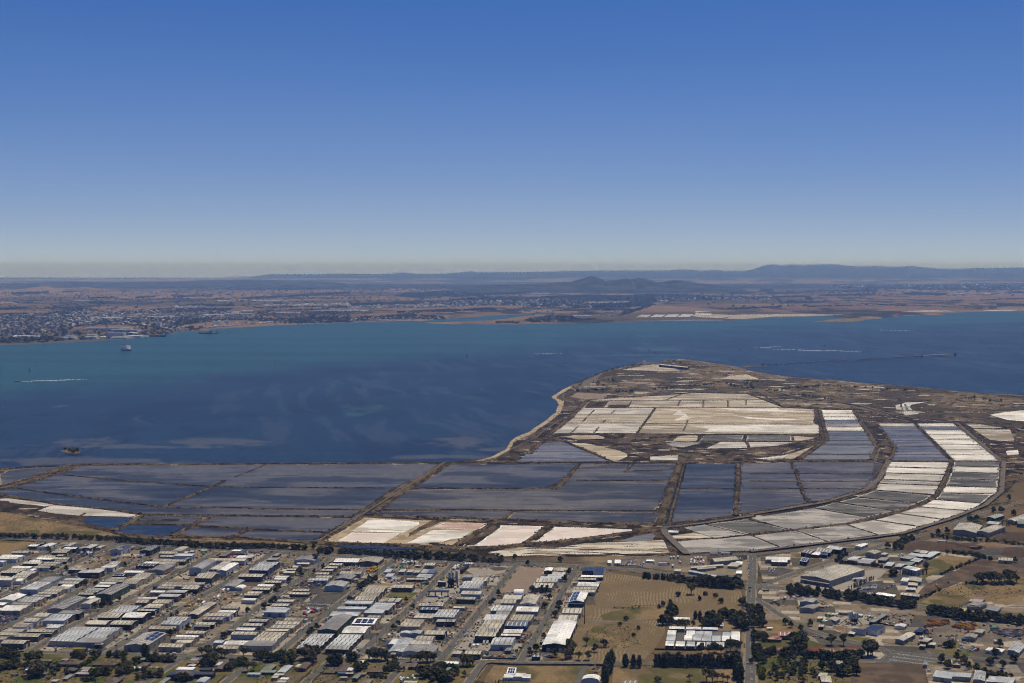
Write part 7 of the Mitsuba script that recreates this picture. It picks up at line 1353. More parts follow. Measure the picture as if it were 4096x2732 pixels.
def vproto(kind, col):
    k = (kind, col)
    if k in V_: return V_[k]
    p, out = 'paint_' + col, {}
    if kind in ('car', 'wreck'):
        out['body'] = mikit.ply(loft([(-2.2, .8, .72, .35, .8), (-2.1, .88, .8, .3, .95), (-0.9, .9, .84, .28, .98), (0.9, .9, .84, .28, .95), (2.0, .86, .78, .3, .78), (2.2, .74, .68, .36, .66)]), p)
        out['windows'] = mikit.ply(loft([(-1.9, .76, .6, .94, 1.0), (-1.3, .78, .62, .95, 1.36), (0.3, .78, .62, .95, 1.38), (1.1, .76, .62, .93, .98)]), 'm_glass')
        out['roof'] = mikit.ply(loft([(-1.35, .6, .56, 1.38, 1.43), (-0.5, .62, .58, 1.4, 1.48), (0.3, .6, .56, 1.38, 1.43)]), p)
        out['wheels'] = mikit.ply(wheels((-1.35, 1.35), .82, .32), 'm_tyre')
    elif kind == 'ute':
        out['body'] = mikit.ply(loft([(-2.6, .9, .9, .5, 1.05), (-0.4, .9, .9, .45, 1.05), (0.9, .9, .84, .4, 1.1), (2.3, .88, .8, .4, 0.95), (2.5, .76, .7, .45, .8)]), p)
        out['windows'] = mikit.ply(loft([(-0.5, .8, .68, 1.05, 1.6), (0.6, .8, .68, 1.05, 1.62), (1.2, .78, .66, 1.05, 1.1)]), 'm_glass'); out['roof'] = mikit.ply(loft([(-0.5, .68, .64, 1.6, 1.68), (0.55, .68, .64, 1.62, 1.7)]), p)
        out['tray'] = mikit.ply(MB().box((-1.55, 0), (0.9, 0), (0, 0.72), 1.06, 1.09).mesh(), 'm_dark'); out['wheels'] = mikit.ply(wheels((-1.6, 1.5), .84, .38), 'm_tyre')
    elif kind == 'van':
        out['body'] = mikit.ply(loft([(-2.6, .95, .86, .4, 2.2), (1.2, .95, .86, .4, 2.25), (1.9, .95, .84, .4, 1.35), (2.6, .88, .8, .42, 1.05)]), p); out['windscreen'] = mikit.ply(loft([(1.26, .78, .74, 1.45, 2.12), (1.95, .8, .74, 1.36, 1.42)]), 'm_glass'); out['wheels'] = mikit.ply(wheels((-1.6, 1.7), .86, .36), 'm_tyre')
    elif kind in ('truck', 'tanker', 'mixer', 'tipper'):
        out['cab'] = mikit.ply(loft([(2.2, 1.2, 1.15, .7, 2.9), (3.6, 1.2, 1.12, .7, 2.8), (4.1, 1.15, 1.1, .7, 1.9)]), p); out['windscreen'] = mikit.ply(loft([(3.68, 1.05, 1.0, 1.95, 2.7), (4.12, 1.0, .98, 1.9, 1.95)]), 'm_glass')
        out['chassis'] = mikit.ply(MB().box((-0.6, 0), (3.4, 0), (0, 0.5), .7, 1.0).mesh(), 'm_dark'); out['wheels'] = mikit.ply(wheels((-2.9, -1.7, 2.9), 1.0, .5), 'm_tyre')
        if kind == 'truck': out['box'] = mikit.ply(MB().box((-1.0, 0), (3.1, 0), (0, 1.2), 1.05, 3.5).mesh(), 'paint_white' if col != 'white' else 'paint_silver')
        elif kind == 'tipper': out['tray'] = mikit.ply(MB().box((-1.0, 0), (3.0, 0), (0, 1.2), 1.05, 2.3).mesh(), p)
        else:
            t = [(-4.0, 0, 2.0), (-3.2, 0, 2.1), (-1, 0, 2.25), (1.2, 0, 2.15), (2.0, 0, 2.0)] if kind == 'tanker' else [(-4.3, 0, 3.1), (-3.2, 0, 2.9), (-1.2, 0, 2.5), (0.8, 0, 2.2), (1.9, 0, 1.9)]
            out['drum'] = mikit.ply(tube(t, (0.6, 1.15, 1.2, 1.15, 0.7) if kind == 'tanker' else (0.35, 0.95, 1.3, 1.0, 0.5), 9), 'paint_white', smooth=40)
    elif kind == 'semi':
        out['cab'] = mikit.ply(loft([(5.2, 1.2, 1.15, .7, 3.6), (7.0, 1.2, 1.1, .7, 3.3), (8.4, 1.1, 1.0, .7, 1.9)]), p); out['trailer'] = mikit.ply(MB().box((-2.0, 0), (6.8, 0), (0, 1.25), 1.15, 4.0).mesh(), 'paint_white' if col != 'yellowtop' else 'paint_yellow')
        out['wheels'] = mikit.ply(wheels((-7.4, -6.2, -5, 5.5, 7.4), 1.05, .5), 'm_tyre')
    elif kind == 'bus':
        out['body'] = mikit.ply(MB().box((0, 0), (6, 0), (0, 1.25), .5, 3.1).mesh(), p); out['windows'] = mikit.ply(MB().box((0, 0), (6.03, 0), (0, 1.28), 1.5, 2.5).mesh(), 'm_glass'); out['wheels'] = mikit.ply(wheels((-3.6, 4), 1.1, .5), 'm_tyre')
    elif kind == 'container':
        m = MB().box((0, 0), (3.05, 0), (0, 1.22), .15, 2.6); out['shell'] = mikit.ply(m.mesh(), p)
        r = MB()
        for i in range(9): r.box((-2.8 + i * 0.7, 0), (0.12, 0), (0, 1.26), .2, 2.55)
        out['ribs'] = mikit.ply(r.mesh(), p); out['door'] = mikit.ply(MB().box((3.07, 0), (0.04, 0), (0, 1.1), .3, 2.5).mesh(), 'm_steel')
    elif kind == 'skip':
        b4 = [(-2.6, -1.1, .1), (2.6, -1.1, .1), (2.6, 1.1, .1), (-2.6, 1.1, .1)]; t4 = [(-3.1, -1.2, 1.7), (3.1, -1.2, 1.7), (3.1, 1.2, 1.7), (-3.1, 1.2, 1.7)]; m = MB()
        for i in range(4):
            a, b, c, d = map(np.array, (b4[i], b4[(i + 1) % 4], t4[(i + 1) % 4], t4[i])); inn = lambda q: q * [0.93, 0.88, 1] + [0, 0, 0.0]
            m.quad(a, b, c, d); m.quad(inn(d), inn(c), inn(b) + [0, 0, .1], inn(a) + [0, 0, .1]); m.quad(d, c, inn(c), inn(d))
        m.quad(*[np.array(q) + [0, 0, .12] for q in b4]); out['bin'] = mikit.ply(m.mesh(), p); out['rail'] = mikit.ply(MB().bar((-3.1, -1.25, 1.68), (3.1, -1.25, 1.68), .09).bar((-3.1, 1.25, 1.68), (3.1, 1.25, 1.68), .09).mesh(), p)
    elif kind == 'excavator':
        out['tracks'] = mikit.ply(MB().box((0, 1.1), (1.9, 0), (0, .3), .1, .9).box((0, -1.1), (1.9, 0), (0, .3), .1, .9).mesh(), 'm_tyre'); out['body'] = mikit.ply(MB().box((-0.4, 0), (1.6, 0), (0, 1.2), .95, 2.0).mesh(), p)
        out['cab'] = mikit.ply(MB().box((0.6, .6), (.7, 0), (0, .5), 2.02, 3.1).mesh(), 'm_glass'); out['arm'] = mikit.ply(MB().bar((1, -.3, 1.8), (3.6, -.3, 4.2), .25).bar((3.6, -.3, 4.2), (5.6, -.3, 1.6), .2).box((5.6, -.3), (.5, 0), (0, .5), .6, 1.6).mesh(), p)
    V_[k] = out
    return out
VN = {'car': ('car', 'car'), 'wreck': ('wrecked_car', 'car'), 'ute': ('utility_vehicle', 'ute'), 'van': ('van', 'van'), 'truck': ('box_truck', 'truck'), 'tanker': ('tanker_truck', 'truck'), 'mixer': ('concrete_mixer', 'truck'), 'tipper': ('tipper_truck', 'truck'), 'semi': ('semi_trailer', 'truck'), 'bus': ('coach', 'bus'), 'container': ('shipping_container', 'container'), 'skip': ('skip_bin', 'skip bin'), 'excavator': ('excavator', 'excavator')}
VT = {'car': 'car', 'wreck': 'wrecked car', 'ute': 'ute', 'van': 'van', 'truck': 'box truck', 'tanker': 'tanker truck', 'mixer': 'concrete mixer', 'tipper': 'tipper truck', 'semi': 'semi trailer', 'bus': 'coach', 'container': 'shipping container', 'skip': 'skip bin', 'excavator': 'excavator'}
USED = {}
PAIRS = {}
def put(kind, col, xy, ang, where, group=True, z=0.36, s=1.0):
    name, cat = VN[kind]; key = num(name)
    M = T4().translate([float(xy[0]), float(xy[1]), z]).rotate([0, 0, 1], math.degrees(ang)).scale(s)
    for part, d in vproto(kind, col).items(): scene[key + '__' + part] = {**d, 'to_world': M}
    colw = {'navy': 'dark blue', 'rust': 'rusty brown'}.get(col, col)
    labels[key] = {'label': '%s %s %s' % (colw, VT[kind], where), 'category': cat}
    if group: labels[key]['group'] = '%s %ss %s' % (colw, VT[kind], where)
    WHERE[key] = np.asarray(xy)[:2]
    return key
ANG_N = math.atan2(N1, N0); ANG_E = math.atan2(E1, E0)
MIX = ['white'] * 9 + ['silver'] * 4 + ['grey'] * 3 + ['black'] * 3 + ['red', 'red', 'blue', 'navy']
def lot(s, kinds, where, fill=0.8, sx=2.9, sy=5.4, ang=None, cols=MIX, rot=0.06, limit=80, clear=True):
    pl = poly_of(pts(s)); a = ANG_N if ang is None else ang; u, w = np.array([math.cos(a), math.sin(a)]), np.array([-math.sin(a), math.cos(a)])
    c = np.array(pl.centroid.coords[0]); n = 0; ks = kinds.split()
    for i in range(-40, 41):
        for j in range(-40, 41):
            q = c + w * i * sx + u * j * sy
            if n < limit and pl.contains(sg.Point(q)) and RNG.random() < fill and (not clear or free(q, 1.6)):
                put(ks[RNG.integers(len(ks))], cols[RNG.integers(len(cols))], q + RNG.normal(0, 0.25, 2), a + RNG.normal(0, rot) + (math.pi if RNG.random() < 0.4 else 0), where); n += 1
WRECK = ['white', 'silver', 'grey', 'black', 'black', 'red', 'blue', 'rust', 'grey', 'navy']
lot('b0 -120 330 -60 110 440 95 300 215 60 330', 'wreck', 'in the wrecking yard at left', 0.9, 2.8, 5.5, cols=WRECK, rot=0.5, limit=85)
lot('a2 740 950 800 905 1270 885 1240 960', 'wreck', 'in the wreckers beside the grey gabled shed', 0.85, 2.6, 5, cols=WRECK, rot=0.7, limit=50)
lot('a2 880 1312 915 1270 1390 1265 1370 1315', 'car ute', 'in the upper row of the dealer yard', 0.95, 3.0, 14, cols=['white'], limit=14); lot('a2 900 1372 930 1328 1270 1325 1240 1375', 'car ute', 'in the lower row of the dealer yard', 0.95, 3.0, 14, cols=['white'], limit=12)
lot('b2 830 120 870 50 1150 60 1120 120', 'tipper truck', 'at the bottom of the dealer yard', 0.6, 4, 9, cols=['red', 'red', 'white', 'black'], limit=8); lot('a2 380 1175 430 1125 525 1120 490 1175', 'car', 'in the small yard beside the sixth street', 0.9, limit=14)
lot('b2 1270 885 1300 850 1640 855 1700 890', 'car ute', 'along the front of the ribbed white sheds', 0.85, 3.2, 9, cols=MIX + ['green', 'red', 'orange'], limit=16); lot('b2 1720 810 1780 740 1940 790 1860 840', 'car van', 'at the eighth street corner', 0.8, cols=MIX + ['green'], limit=14); lot('b2 2070 790 2130 720 2280 740 2270 800', 'wreck', 'in the dark row beside the eighth street', 0.8, 2.4, 4.5, cols=['black', 'grey', 'navy'], limit=16)
lot('A4 245 402 285 350 355 350 340 402', 'car', 'in the left block of the salt road yard', 0.9, limit=30); lot('A4 195 402 420 418 415 405 210 388', 'car', 'along the fence of the salt road yard', 0.8, 3.2, 20, limit=16); lot('A4 395 412 420 375 450 375 440 420', 'car', 'in the right block of the salt road yard', 0.9, limit=14)
lot('A4 485 390 590 395 590 360 490 360', 'van ute', 'inside the big truck yard', 0.5, 9, 12, cols=['white', 'white', 'grey'], limit=7); lot('A4 900 400 910 330 1020 330 1040 400', 'tanker truck tipper', 'beside the long grey shed of the truck yard', 0.75, 4.5, 10, cols=['white', 'white', 'silver', 'red'], limit=18)
for x, y, k, c, w in ((703, 338, 'truck', 'blue', 'first of three at the rear of the truck yard'), (733, 336, 'truck', 'blue', 'second of three at the rear of the truck yard'), (775, 333, 'truck', 'blue', 'third of three at the rear of the truck yard'), (722, 422, 'truck', 'blue', 'by the front fence of the truck yard')): put(k, c, G('A4', x, y)[:2], ANG_N + math.pi, w, False)
put('semi', 'blue', G('A4', 635, 400)[:2], 0.1, 'alone in the middle of the truck yard', False); put('tanker', 'white', G('A4', 795, 380)[:2], ANG_N + 0.3, 'alone in the right part of the truck yard', False); put('bus', 'white', G('A4', 1130, 300)[:2], -0.02, 'on the salt works road', False); put('semi', 'grey', G('A4', 1258, 297)[:2], 0.0, 'on the salt works road right of the coach', False)
lot('A4 1452 532 1462 370 1494 370 1488 532', 'car', 'parked beside the road next to the motel', 0.85, 4, 6.5, limit=26); lot('A4 1380 330 1440 325 1445 338 1385 345', 'car', 'behind the long grey shed', 0.9, 3, 6, limit=12)
lot('e6 895 588 955 560 1175 518 1160 548 980 592', 'car ute', 'in the conifer-lined car park', 0.9, 3.1, 6, ang=ANG_E + 0.9, limit=34); lot('e6 1050 578 1130 545 1168 538 1120 578', 'car', 'in the middle row of the conifer car park', 0.85, 3.1, 6, ang=ANG_E + 0.9, limit=14); lot('e6 1028 638 1060 604 1112 608 1100 642', 'car', 'in the front group of the conifer car park', 0.9, 3.2, 6, cols=['white'], limit=10); lot('e6 1205 572 1320 520 1344 528 1240 582', 'car ute truck', 'in the yard below the white-roofed block', 0.7, 3.4, 7, limit=14)
lot('e6 -5 390 5 350 90 355 85 392', 'car', 'in the little car park by the crossing', 0.9, 3.2, 6.5, limit=16); lot('e6 815 190 830 178 870 182 865 192', 'car', 'beside the dark-walled factory', 0.9, 3, 5, limit=5); lot('e7 0 220 60 200 95 225 30 245', 'car', 'beside the units at the side road', 0.8, limit=12)
lot('f7 640 462 690 355 738 360 692 468', 'car', 'in the left row of the lawn car park', 0.9, 3.1, 6, ang=ANG_E, limit=14); lot('f7 782 458 815 380 852 385 838 458', 'car', 'in the right row of the lawn car park', 0.9, 3.1, 6, ang=ANG_E, cols=['white', 'white', 'silver', 'grey'], limit=14)
ORG = ['orange', 'orange', 'rust', 'rust', 'yellow']
lot('f7 290 192 360 128 575 138 560 172 490 205', 'skip', 'in the left stack of the skip yard', 0.9, 2.9, 7, ang=ANG_N + 0.9, cols=ORG, limit=60, rot=.12); lot('f7 598 212 640 165 850 165 800 238', 'skip', 'in the middle stack of the skip yard', 0.92, 2.9, 7, ang=ANG_N + 0.5, cols=ORG, limit=50, rot=.1); lot('f7 1010 275 1050 225 1400 245 1400 310 1180 305', 'skip', 'in the right stack of the skip yard', 0.9, 3, 7, ang=ANG_N + 0.5, cols=['grey', 'rust', 'grey', 'orange', 'silver'], limit=56, rot=.1)
lot('f7 280 275 300 235 380 240 370 275', 'skip', 'by the blue-roofed carport', 0.9, 3, 7, cols=['blue', 'yellow', 'red', 'navy'], limit=9); put('container', 'teal', G('f7', 1032, 235)[:2], 0.2, 'large, standing in the skip yard', False, s=1.5); put('container', 'red', G('f7', 858, 440)[:2], ANG_N, 'beside the lawn car park', False); put('container', 'navy', G('f7', 728, 355)[:2], ANG_E, 'before the tan sheds of the skip yard', False, s=1.4)
lot('f7 980 380 1000 350 1095 360 1080 395', 'truck container', 'in front of the white weatherboard office', 0.9, 6, 10, cols=['yellow', 'white'], limit=4); lot('f7 240 330 250 305 330 310 320 335', 'van car', 'behind the two-storey office', 0.9, 3, 6, cols=['white'], limit=5)
for t, x, y, k, c, a, w in (('A4', 1485, 662, 'car', 'black', ANG_N, 'waiting first at the main crossing'), ('A4', 1488, 692, 'car', 'silver', ANG_N, 'waiting second at the main crossing'), ('A4', 1515, 810, 'car', 'white', ANG_N, 'driving on the main road below the crossing'), ('A4', 1471, 1382, 'car', 'white', -0.2, 'turning out of the estate road'), ('A4', 1504, 1470, 'car', 'white', ANG_N, 'driving on the main road, second from the bottom'), ('A4', 1507, 1543, 'car', 'white', ANG_N, 'driving on the main road at the bottom edge'), ('A4', 1487, 630, 'ute', 'black', 0.0, 'crossing the main intersection'), ('A4', 1590, 642, 'car', 'navy', 0.0, 'right of the main intersection'), ('A4', 1630, 576, 'car', 'grey', 0.4, 'on the road leaving the crossing, nearer'), ('A4', 1662, 568, 'car', 'silver', 0.4, 'on the road leaving the crossing, farther'), ('A4', 1645, 665, 'tipper', 'black', 0.0, 'on the highway right of the crossing'), ('A4', 505, 450, 'car', 'white', 0.0, 'on the highway above the mown field'), ('a4', 1255, 542, 'car', 'silver', 0.0, 'on the highway at the salt road turn'), ('a4', 1810, 660, 'car', 'black', 0.0, 'on the highway left of the field hedge'), ('b1', 860, 855, 'van', 'white', -0.05, 'on the estate road left of the sixth street'), ('b1', 1350, 900, 'car', 'silver', -0.05, 'on the estate road at the sixth street'), ('b0', 405, 812, 'car', 'black', 0, 'on the estate road at far left'), ('b3', 250, 945, 'ute', 'white', 0, 'parked by the estate road before the grey roof'), ('b3', 335, 948, 'car', 'white', 0, 'second car parked before the grey roof'), ('b4', 760, 775, 'car', 'white', 0, 'before the big white warehouse'), ('b2', 1950, 870, 'ute', 'white', ANG_N, 'driving out of the eighth street'), ('b4', 470, 448, 'car', 'navy', ANG_N, 'driving on the tenth street'), ('b3', 2150, 1330, 'car', 'white', ANG_N, 'parked before the white house'), ('a3', 2240, 480, 'car', 'white', 0, 'on the far carriageway by the salt flat'), ('b1', 240, 450, 'ute', 'white', ANG_N, 'driving on the fifth street'), ('a1', 1360, 1110, 'ute', 'blue', ANG_N + .4, 'driving on the fifth street by the container yard'), ('a1', 1240, 490, 'car', 'white', ANG_N, 'parked on the fourth street verge'), ('f7', 348, 665, 'car', 'white', 0, 'standing on the lawn beside the paddock'), ('b6', 855, 525, 'ute', 'white', 0, 'in the gravel lot above the tennis courts'), ('b6', 975, 560, 'ute', 'navy', 0, 'in the gravel lot, right of the white ute'), ('b6', 985, 65, 'ute', 'blue', 0, 'beside the grey workshop'), ('f7', 735, 660, 'ute', 'white', 0, 'before the grey roofs at lower right'), ('f7', 40, 372, 'van', 'white', 0, 'at the gable of the tan workshop')):
    put(k, c, G(t, x, y)[:2], a, w, False)
for x, y, k, c, a, w in ((1400, 800, 'semi', 'yellowtop', 0.0, 'with yellow load parked before the big grey units'),): pass
k_ = put('semi', 'navy', G('b0', 1490, 805)[:2], 0.0, 'with a yellow trailer parked before the big grey units', False); scene[k_ + '__trailer'] = {**scene[k_ + '__trailer'], 'bsdf': {'type': 'ref', 'id': 'paint_yellow'}}
put('semi', 'green', G('a3', 20, 375)[:2], 0.0, 'driving along the highway belt', False)
for i, (x, y) in enumerate(((1760, 1045), (1850, 1030), (1665, 1165), (1390, 1280))): put('semi', 'white', G('a1', x, y)[:2], ANG_N + 0.15, 'in the container yard of the fifth street, %s from the right' % ORD[(1, 0, 2, 3)[i]], False)
for x, y, c, w in ((1790, 1185, 'orange', 'at the drain fence of the container yard'), (1360, 1230, 'orange', 'left in the container yard'), (1300, 1225, 'yellow', 'at the street side of the container yard'), (1390, 360, 'green', 'beside the fuel station road'), (500, 985, 'navy', 'at the end of the cream row, fourth street')): put('container', c, G('a1', x, y)[:2], ANG_N + (0.4 if x > 600 else 0), w, False, s=1.3)
lot('a1 1020 1378 1050 1290 1260 1260 1250 1330', 'tipper container', 'at the bottom of the container yard', 0.7, 5, 10, cols=['yellow', 'white', 'orange'], limit=5)
lot('a0 1390 400 1400 330 1480 330 1760 350 1700 405', 'truck tipper ute', 'in the truck yard of the second street', 0.65, 5, 10, cols=['white', 'white', 'red', 'blue', 'black'], limit=16); lot('a0 1680 430 1720 380 1850 380 1830 440', 'wreck', 'in the yard east of the second street', 0.6, cols=WRECK, limit=10); lot('a0 1040 740 1060 690 1420 700 1400 750', 'ute car', 'in the yard beside the dark brick office', 0.5, 4, 7, limit=14); lot('a0 0 1040 20 980 300 960 280 1020', 'wreck', 'beside the first street wreckers', 0.7, cols=WRECK, limit=18)
lot('a1 180 420 200 360 320 360 310 420', 'truck', 'beside the black gabled shed', 0.8, 5, 10, cols=['white'], limit=5); lot('a1 1380 1010 1420 900 1560 880 1500 990', 'wreck', 'beside the long cream double shed', 0.8, cols=WRECK + ['red', 'red'], limit=18); lot('a1 1120 1130 1180 1030 1290 1040 1280 1140', 'car ute', 'before the blue-grey factory', 0.6, 4, 6, limit=10); lot('a1 990 560 1010 520 1090 520 1060 570', 'car', 'beside the grey gabled shed of the fourth street', 0.9, limit=7)
lot('a2 2030 720 2060 620 2240 600 2200 700', 'excavator tipper', 'in the machinery yard of the seventh street', 0.75, 5, 7, cols=['yellow', 'yellow', 'orange', 'red'], rot=.6, limit=16); lot('a2 1700 640 1720 600 1920 590 1900 640', 'excavator truck', 'behind the cream sheds of the sixth street', 0.6, 6, 9, cols=['yellow', 'white'], limit=7)
lot('a3 0 890 50 800 260 800 210 890', 'truck', 'parked tight west of the eighth street', 0.85, 3.6, 9, cols=['white'], limit=14); lot('a3 300 560 310 480 600 480 570 550', 'truck tanker tipper', 'in the yard under the highway corner', 0.6, 5.5, 11, cols=['white', 'white', 'teal', 'black'], limit=10); lot('a3 640 940 660 870 830 860 780 940', 'excavator tipper', 'in the scrap corner beside the eighth street', 0.7, 5, 8, cols=['teal', 'red', 'black', 'orange'], limit=8); lot('a3 130 620 150 580 350 580 340 620', 'tipper', 'parked west of the cream units', 0.8, 6, 9, cols=['teal'], limit=4)
for i in range(4): put('mixer', 'white', G('a3', 1495 + 38 * i, 560)[:2], ANG_N + math.pi, 'in the row of four by the highway, %s from the left' % ORD[i], False)
lot('a3 1230 660 1290 590 1400 580 1410 640 1330 660', 'mixer', 'in the dense group behind the silos', 0.9, 3.2, 8, cols=['white'], limit=14); put('mixer', 'white', G('a3', 1310, 990)[:2], ANG_N, 'driving under the black concrete plant', False); put('mixer', 'white', G('a3', 1045, 1170)[:2], 0.3, 'in front of the black gantry', False)
for i in range(7): put('mixer', 'green', G('b6', 1500 + 35 * i, 130 + 8 * i)[:2], ANG_N + 2.6, 'in the row of seven beside white silos, %s from the left' % ORD[i], False)
put('mixer', 'green', G('b6', 1860, 190)[:2], ANG_N + 2.6, 'parked apart at the right of the row of seven', False)
for i, (x, y) in enumerate(((1010, 275), (1045, 285), (1100, 150), (1170, 160), (1230, 165))): put('mixer', 'green', G('b6', x, y)[:2], ANG_N + 2.2, 'left of the green concrete yard, %s' % ORD[i], False)
lot('b3 1440 545 1500 470 1660 480 1640 545', 'car', 'in the yard of the long ribbed black-fronted shed', 0.8, 3.3, 6, cols=MIX + ['red'], limit=16); lot('b3 1450 470 1530 400 1740 405 1700 450', 'car ute', 'in the upper yard beside the ninth street', 0.7, 3.5, 7, limit=12); lot('b3 1480 630 1540 580 1700 590 1690 625', 'ute', 'in the row before the ribbed shed', 0.9, 3.5, 20, limit=6); lot('b3 1830 700 1840 640 1980 640 1960 700', 'truck', 'before the arched blue-grey shed', 0.9, 4, 10, cols=['white', 'silver'], limit=5); lot('b3 1560 740 1580 680 1740 680 1720 740', 'mixer tipper', 'in the middle of the pale truck yard', 0.9, 4.5, 10, cols=['white', 'orange', 'black'], limit=6); lot('b3 1940 920 1950 880 2060 880 2050 925', 'van truck', 'along the green fence', 0.9, 4, 8, cols=['white'], limit=4)
lot('b3 840 450 880 360 1400 400 1300 500', 'car', 'in the dark car park of the ninth street', 0.22, 4, 7, cols=MIX + ['red'], limit=12); lot('b3 80 560 100 480 300 480 560 500 560 540', 'ute car truck', 'in the yard west of the ninth street', 0.55, 4, 7, limit=16); lot('b3 920 690 950 630 1200 640 1180 690', 'wreck', 'in the pale yard beside the ninth street', 0.5, cols=['green', 'white', 'black', 'grey'], limit=8); lot('a4 530 1130 560 1090 720 1080 700 1120', 'car ute', 'before the cream double-gabled shed', 0.85, 3.2, 6, limit=12); lot('a4 930 1200 1000 1130 1060 1130 1040 1280 920 1290', 'car ute', 'beside the blue and white gable', 0.7, 3.4, 6.5, limit=14); lot('a4 1340 1280 1350 1160 1430 1180 1420 1260', 'ute', 'behind the blue and white gable', 0.6, 4, 7, limit=6)
lot('b4 1450 1230 1460 1050 1700 1060 1680 1200', 'wreck', 'in the grass yard beside the conifer hedge', 0.4, 4, 7, cols=['white', 'white', 'rust', 'red', 'grey'], rot=.8, limit=16); lot('b0 -40 1370 20 1210 500 1240 480 1330', 'wreck tipper', 'in the bare yard at lower left', 0.3, 4, 7, cols=['rust', 'white', 'grey', 'orange'], rot=.8, limit=14); lot('b3 210 1378 270 1290 640 1260 620 1330', 'truck van', 'in the yard at the bottom edge', 0.7, 4, 9, cols=['white', 'red', 'white'], limit=9); lot('b1 1520 1180 1540 1140 1720 1150 1700 1185', 'car', 'behind the black-roofed sheds', 0.7, 3, 6, cols=['white', 'silver'], limit=8); lot('b1 330 1130 350 1080 540 1090 530 1130', 'wreck', 'at the house lane', 0.6, cols=['white', 'silver'], limit=6)
lot('e6 60 700 100 640 220 650 210 700', 'wreck container', 'among the stone yard east of the crossing', 0.3, 5, 8, cols=['white', 'grey'], limit=6); lot('e6 560 715 570 700 660 705 650 722', 'car', 'behind the grey double-gabled workshop', 0.8, 3, 6, limit=9); lot('b6 530 220 560 160 700 180 690 230', 'container', 'as water tanks beside the side road', 0.0); lot('e6 850 500 870 470 930 480 1020 460 1010 490', 'semi', 'loading beside the big warehouse', 0.8, 5, 18, ang=ANG_E + 0.5, cols=['white', 'black'], limit=4); lot('e7 300 560 330 530 440 540 410 580', 'excavator', 'at the edge of the bare paddock', 0.6, 8, 10, cols=['yellow', 'orange'], limit=4); lot('e7 480 505 500 480 620 500 600 520', 'tipper', 'in the bare paddock', 0.5, 14, 14, cols=['red', 'rust'], limit=3)
# kerbside cars on the estate streets
for k, s in enumerate(STL):
    ls = sg.LineString(s); L = ls.length
    for sd, nm in ((-1, 'west'), (1, 'east')):
        for a in np.arange(18, L - 25, 7.5):
            if RNG.random() < 0.15:
                q0, q1 = np.array(ls.interpolate(a).coords[0]), np.array(ls.interpolate(a + 1).coords[0]); u = unit(q1 - q0)
                if abs(q0[0]) > (q0[1] - CAMY) * 0.36: continue
                w = np.array([u[1], -u[0]]) * sd * (5.6 if RNG.random() < 0.6 else 3.3)
                c = MIX[RNG.integers(len(MIX))]
                put('car' if RNG.random() < 0.7 else 'ute', c, q0 + w, math.atan2(u[1], u[0]) + (math.pi if sd > 0 else 0), 'parked along the %s side of the %s estate street' % (nm, ORD[k]))
# power poles along streets and roads
def pole(q, h, lb, group, arm=0.0):
    key = num('power_pole'); q = np.asarray(q)[:2]; c, s = math.cos(arm), math.sin(arm)
    scene[key + '__post'] = mikit.ply(MB().cyl(q, 0.2, 0, h, 6, 0.13).mesh(), 'm_timber'); m = MB()
    m.box(q, np.array([c, s]) * 1.2, np.array([-s, c]) * 0.08, h - 0.9, h - 0.72); m.box(q, np.array([c, s]) * 0.8, np.array([-s, c]) * 0.08, h - 2.1, h - 1.95)
    scene[key + '__crossarm'] = mikit.ply(m.mesh(), 'm_timber'); labels[key] = {'label': lb, 'category': 'power pole', 'group': group}; WHERE[key] = q
def poles(s, off, step, h, where):
    ls = sg.LineString(pts(s) if isinstance(s, str) else s); L = ls.length
    for a in np.arange(step * 0.4, L - 2, step):
        q0, q1 = np.array(ls.interpolate(a).coords[0]), np.array(ls.interpolate(a + 1).coords[0]); u = unit(q1 - q0)
        q = q0 + np.array([u[1], -u[0]]) * off
        if abs(q[0]) < (q[1] - CAMY) * 0.365: pole(q, h, 'timber power pole %s' % where, 'power poles %s' % where, math.atan2(u[1], u[0]) + math.pi / 2)
for k, s in enumerate(STL): poles(s, 7.0, 46, 12, 'along the %s estate street' % ORD[k])
poles('a0 -400 50 600 75 1200 105 2351 185 a1 1200 240 2351 285 a2 500 330 1200 375 2351 415 a3 600 455 1400 510 2351 545 a4 300 520 1000 560 1600 595', -12, 62, 14, 'along the highway'); poles('A4 1490 1568 1496 900 1500 650', -11, 40, 13, 'along the main road'); poles('A4 0 385 350 325 870 300 1500 292 1985 250', 7, 60, 13, 'along the salt works road'); poles('B3 200 965 900 895 1380 860 1650 790 1870 690', 9, 80, 13, 'along the road below the outer pans'); poles('b0 -100 800 800 815 1800 832 b1 0 858 900 885 b2 0 925 1200 945 b3 500 982 2351 1008 b4 1000 1018', -8, 50, 12, 'along the estate road'); poles('A5 60 1030 300 1110 560 1170 720 1210', -7, 45, 12, 'along the curving side road'); poles('A5 900 1255 1600 1310 2200 1355', 9, 60, 12, 'along the long car park')
poles('C2 1700 820 900 790 300 600 C1 1500 500 900 440 300 440', 6, 150, 16, 'across the peninsula')

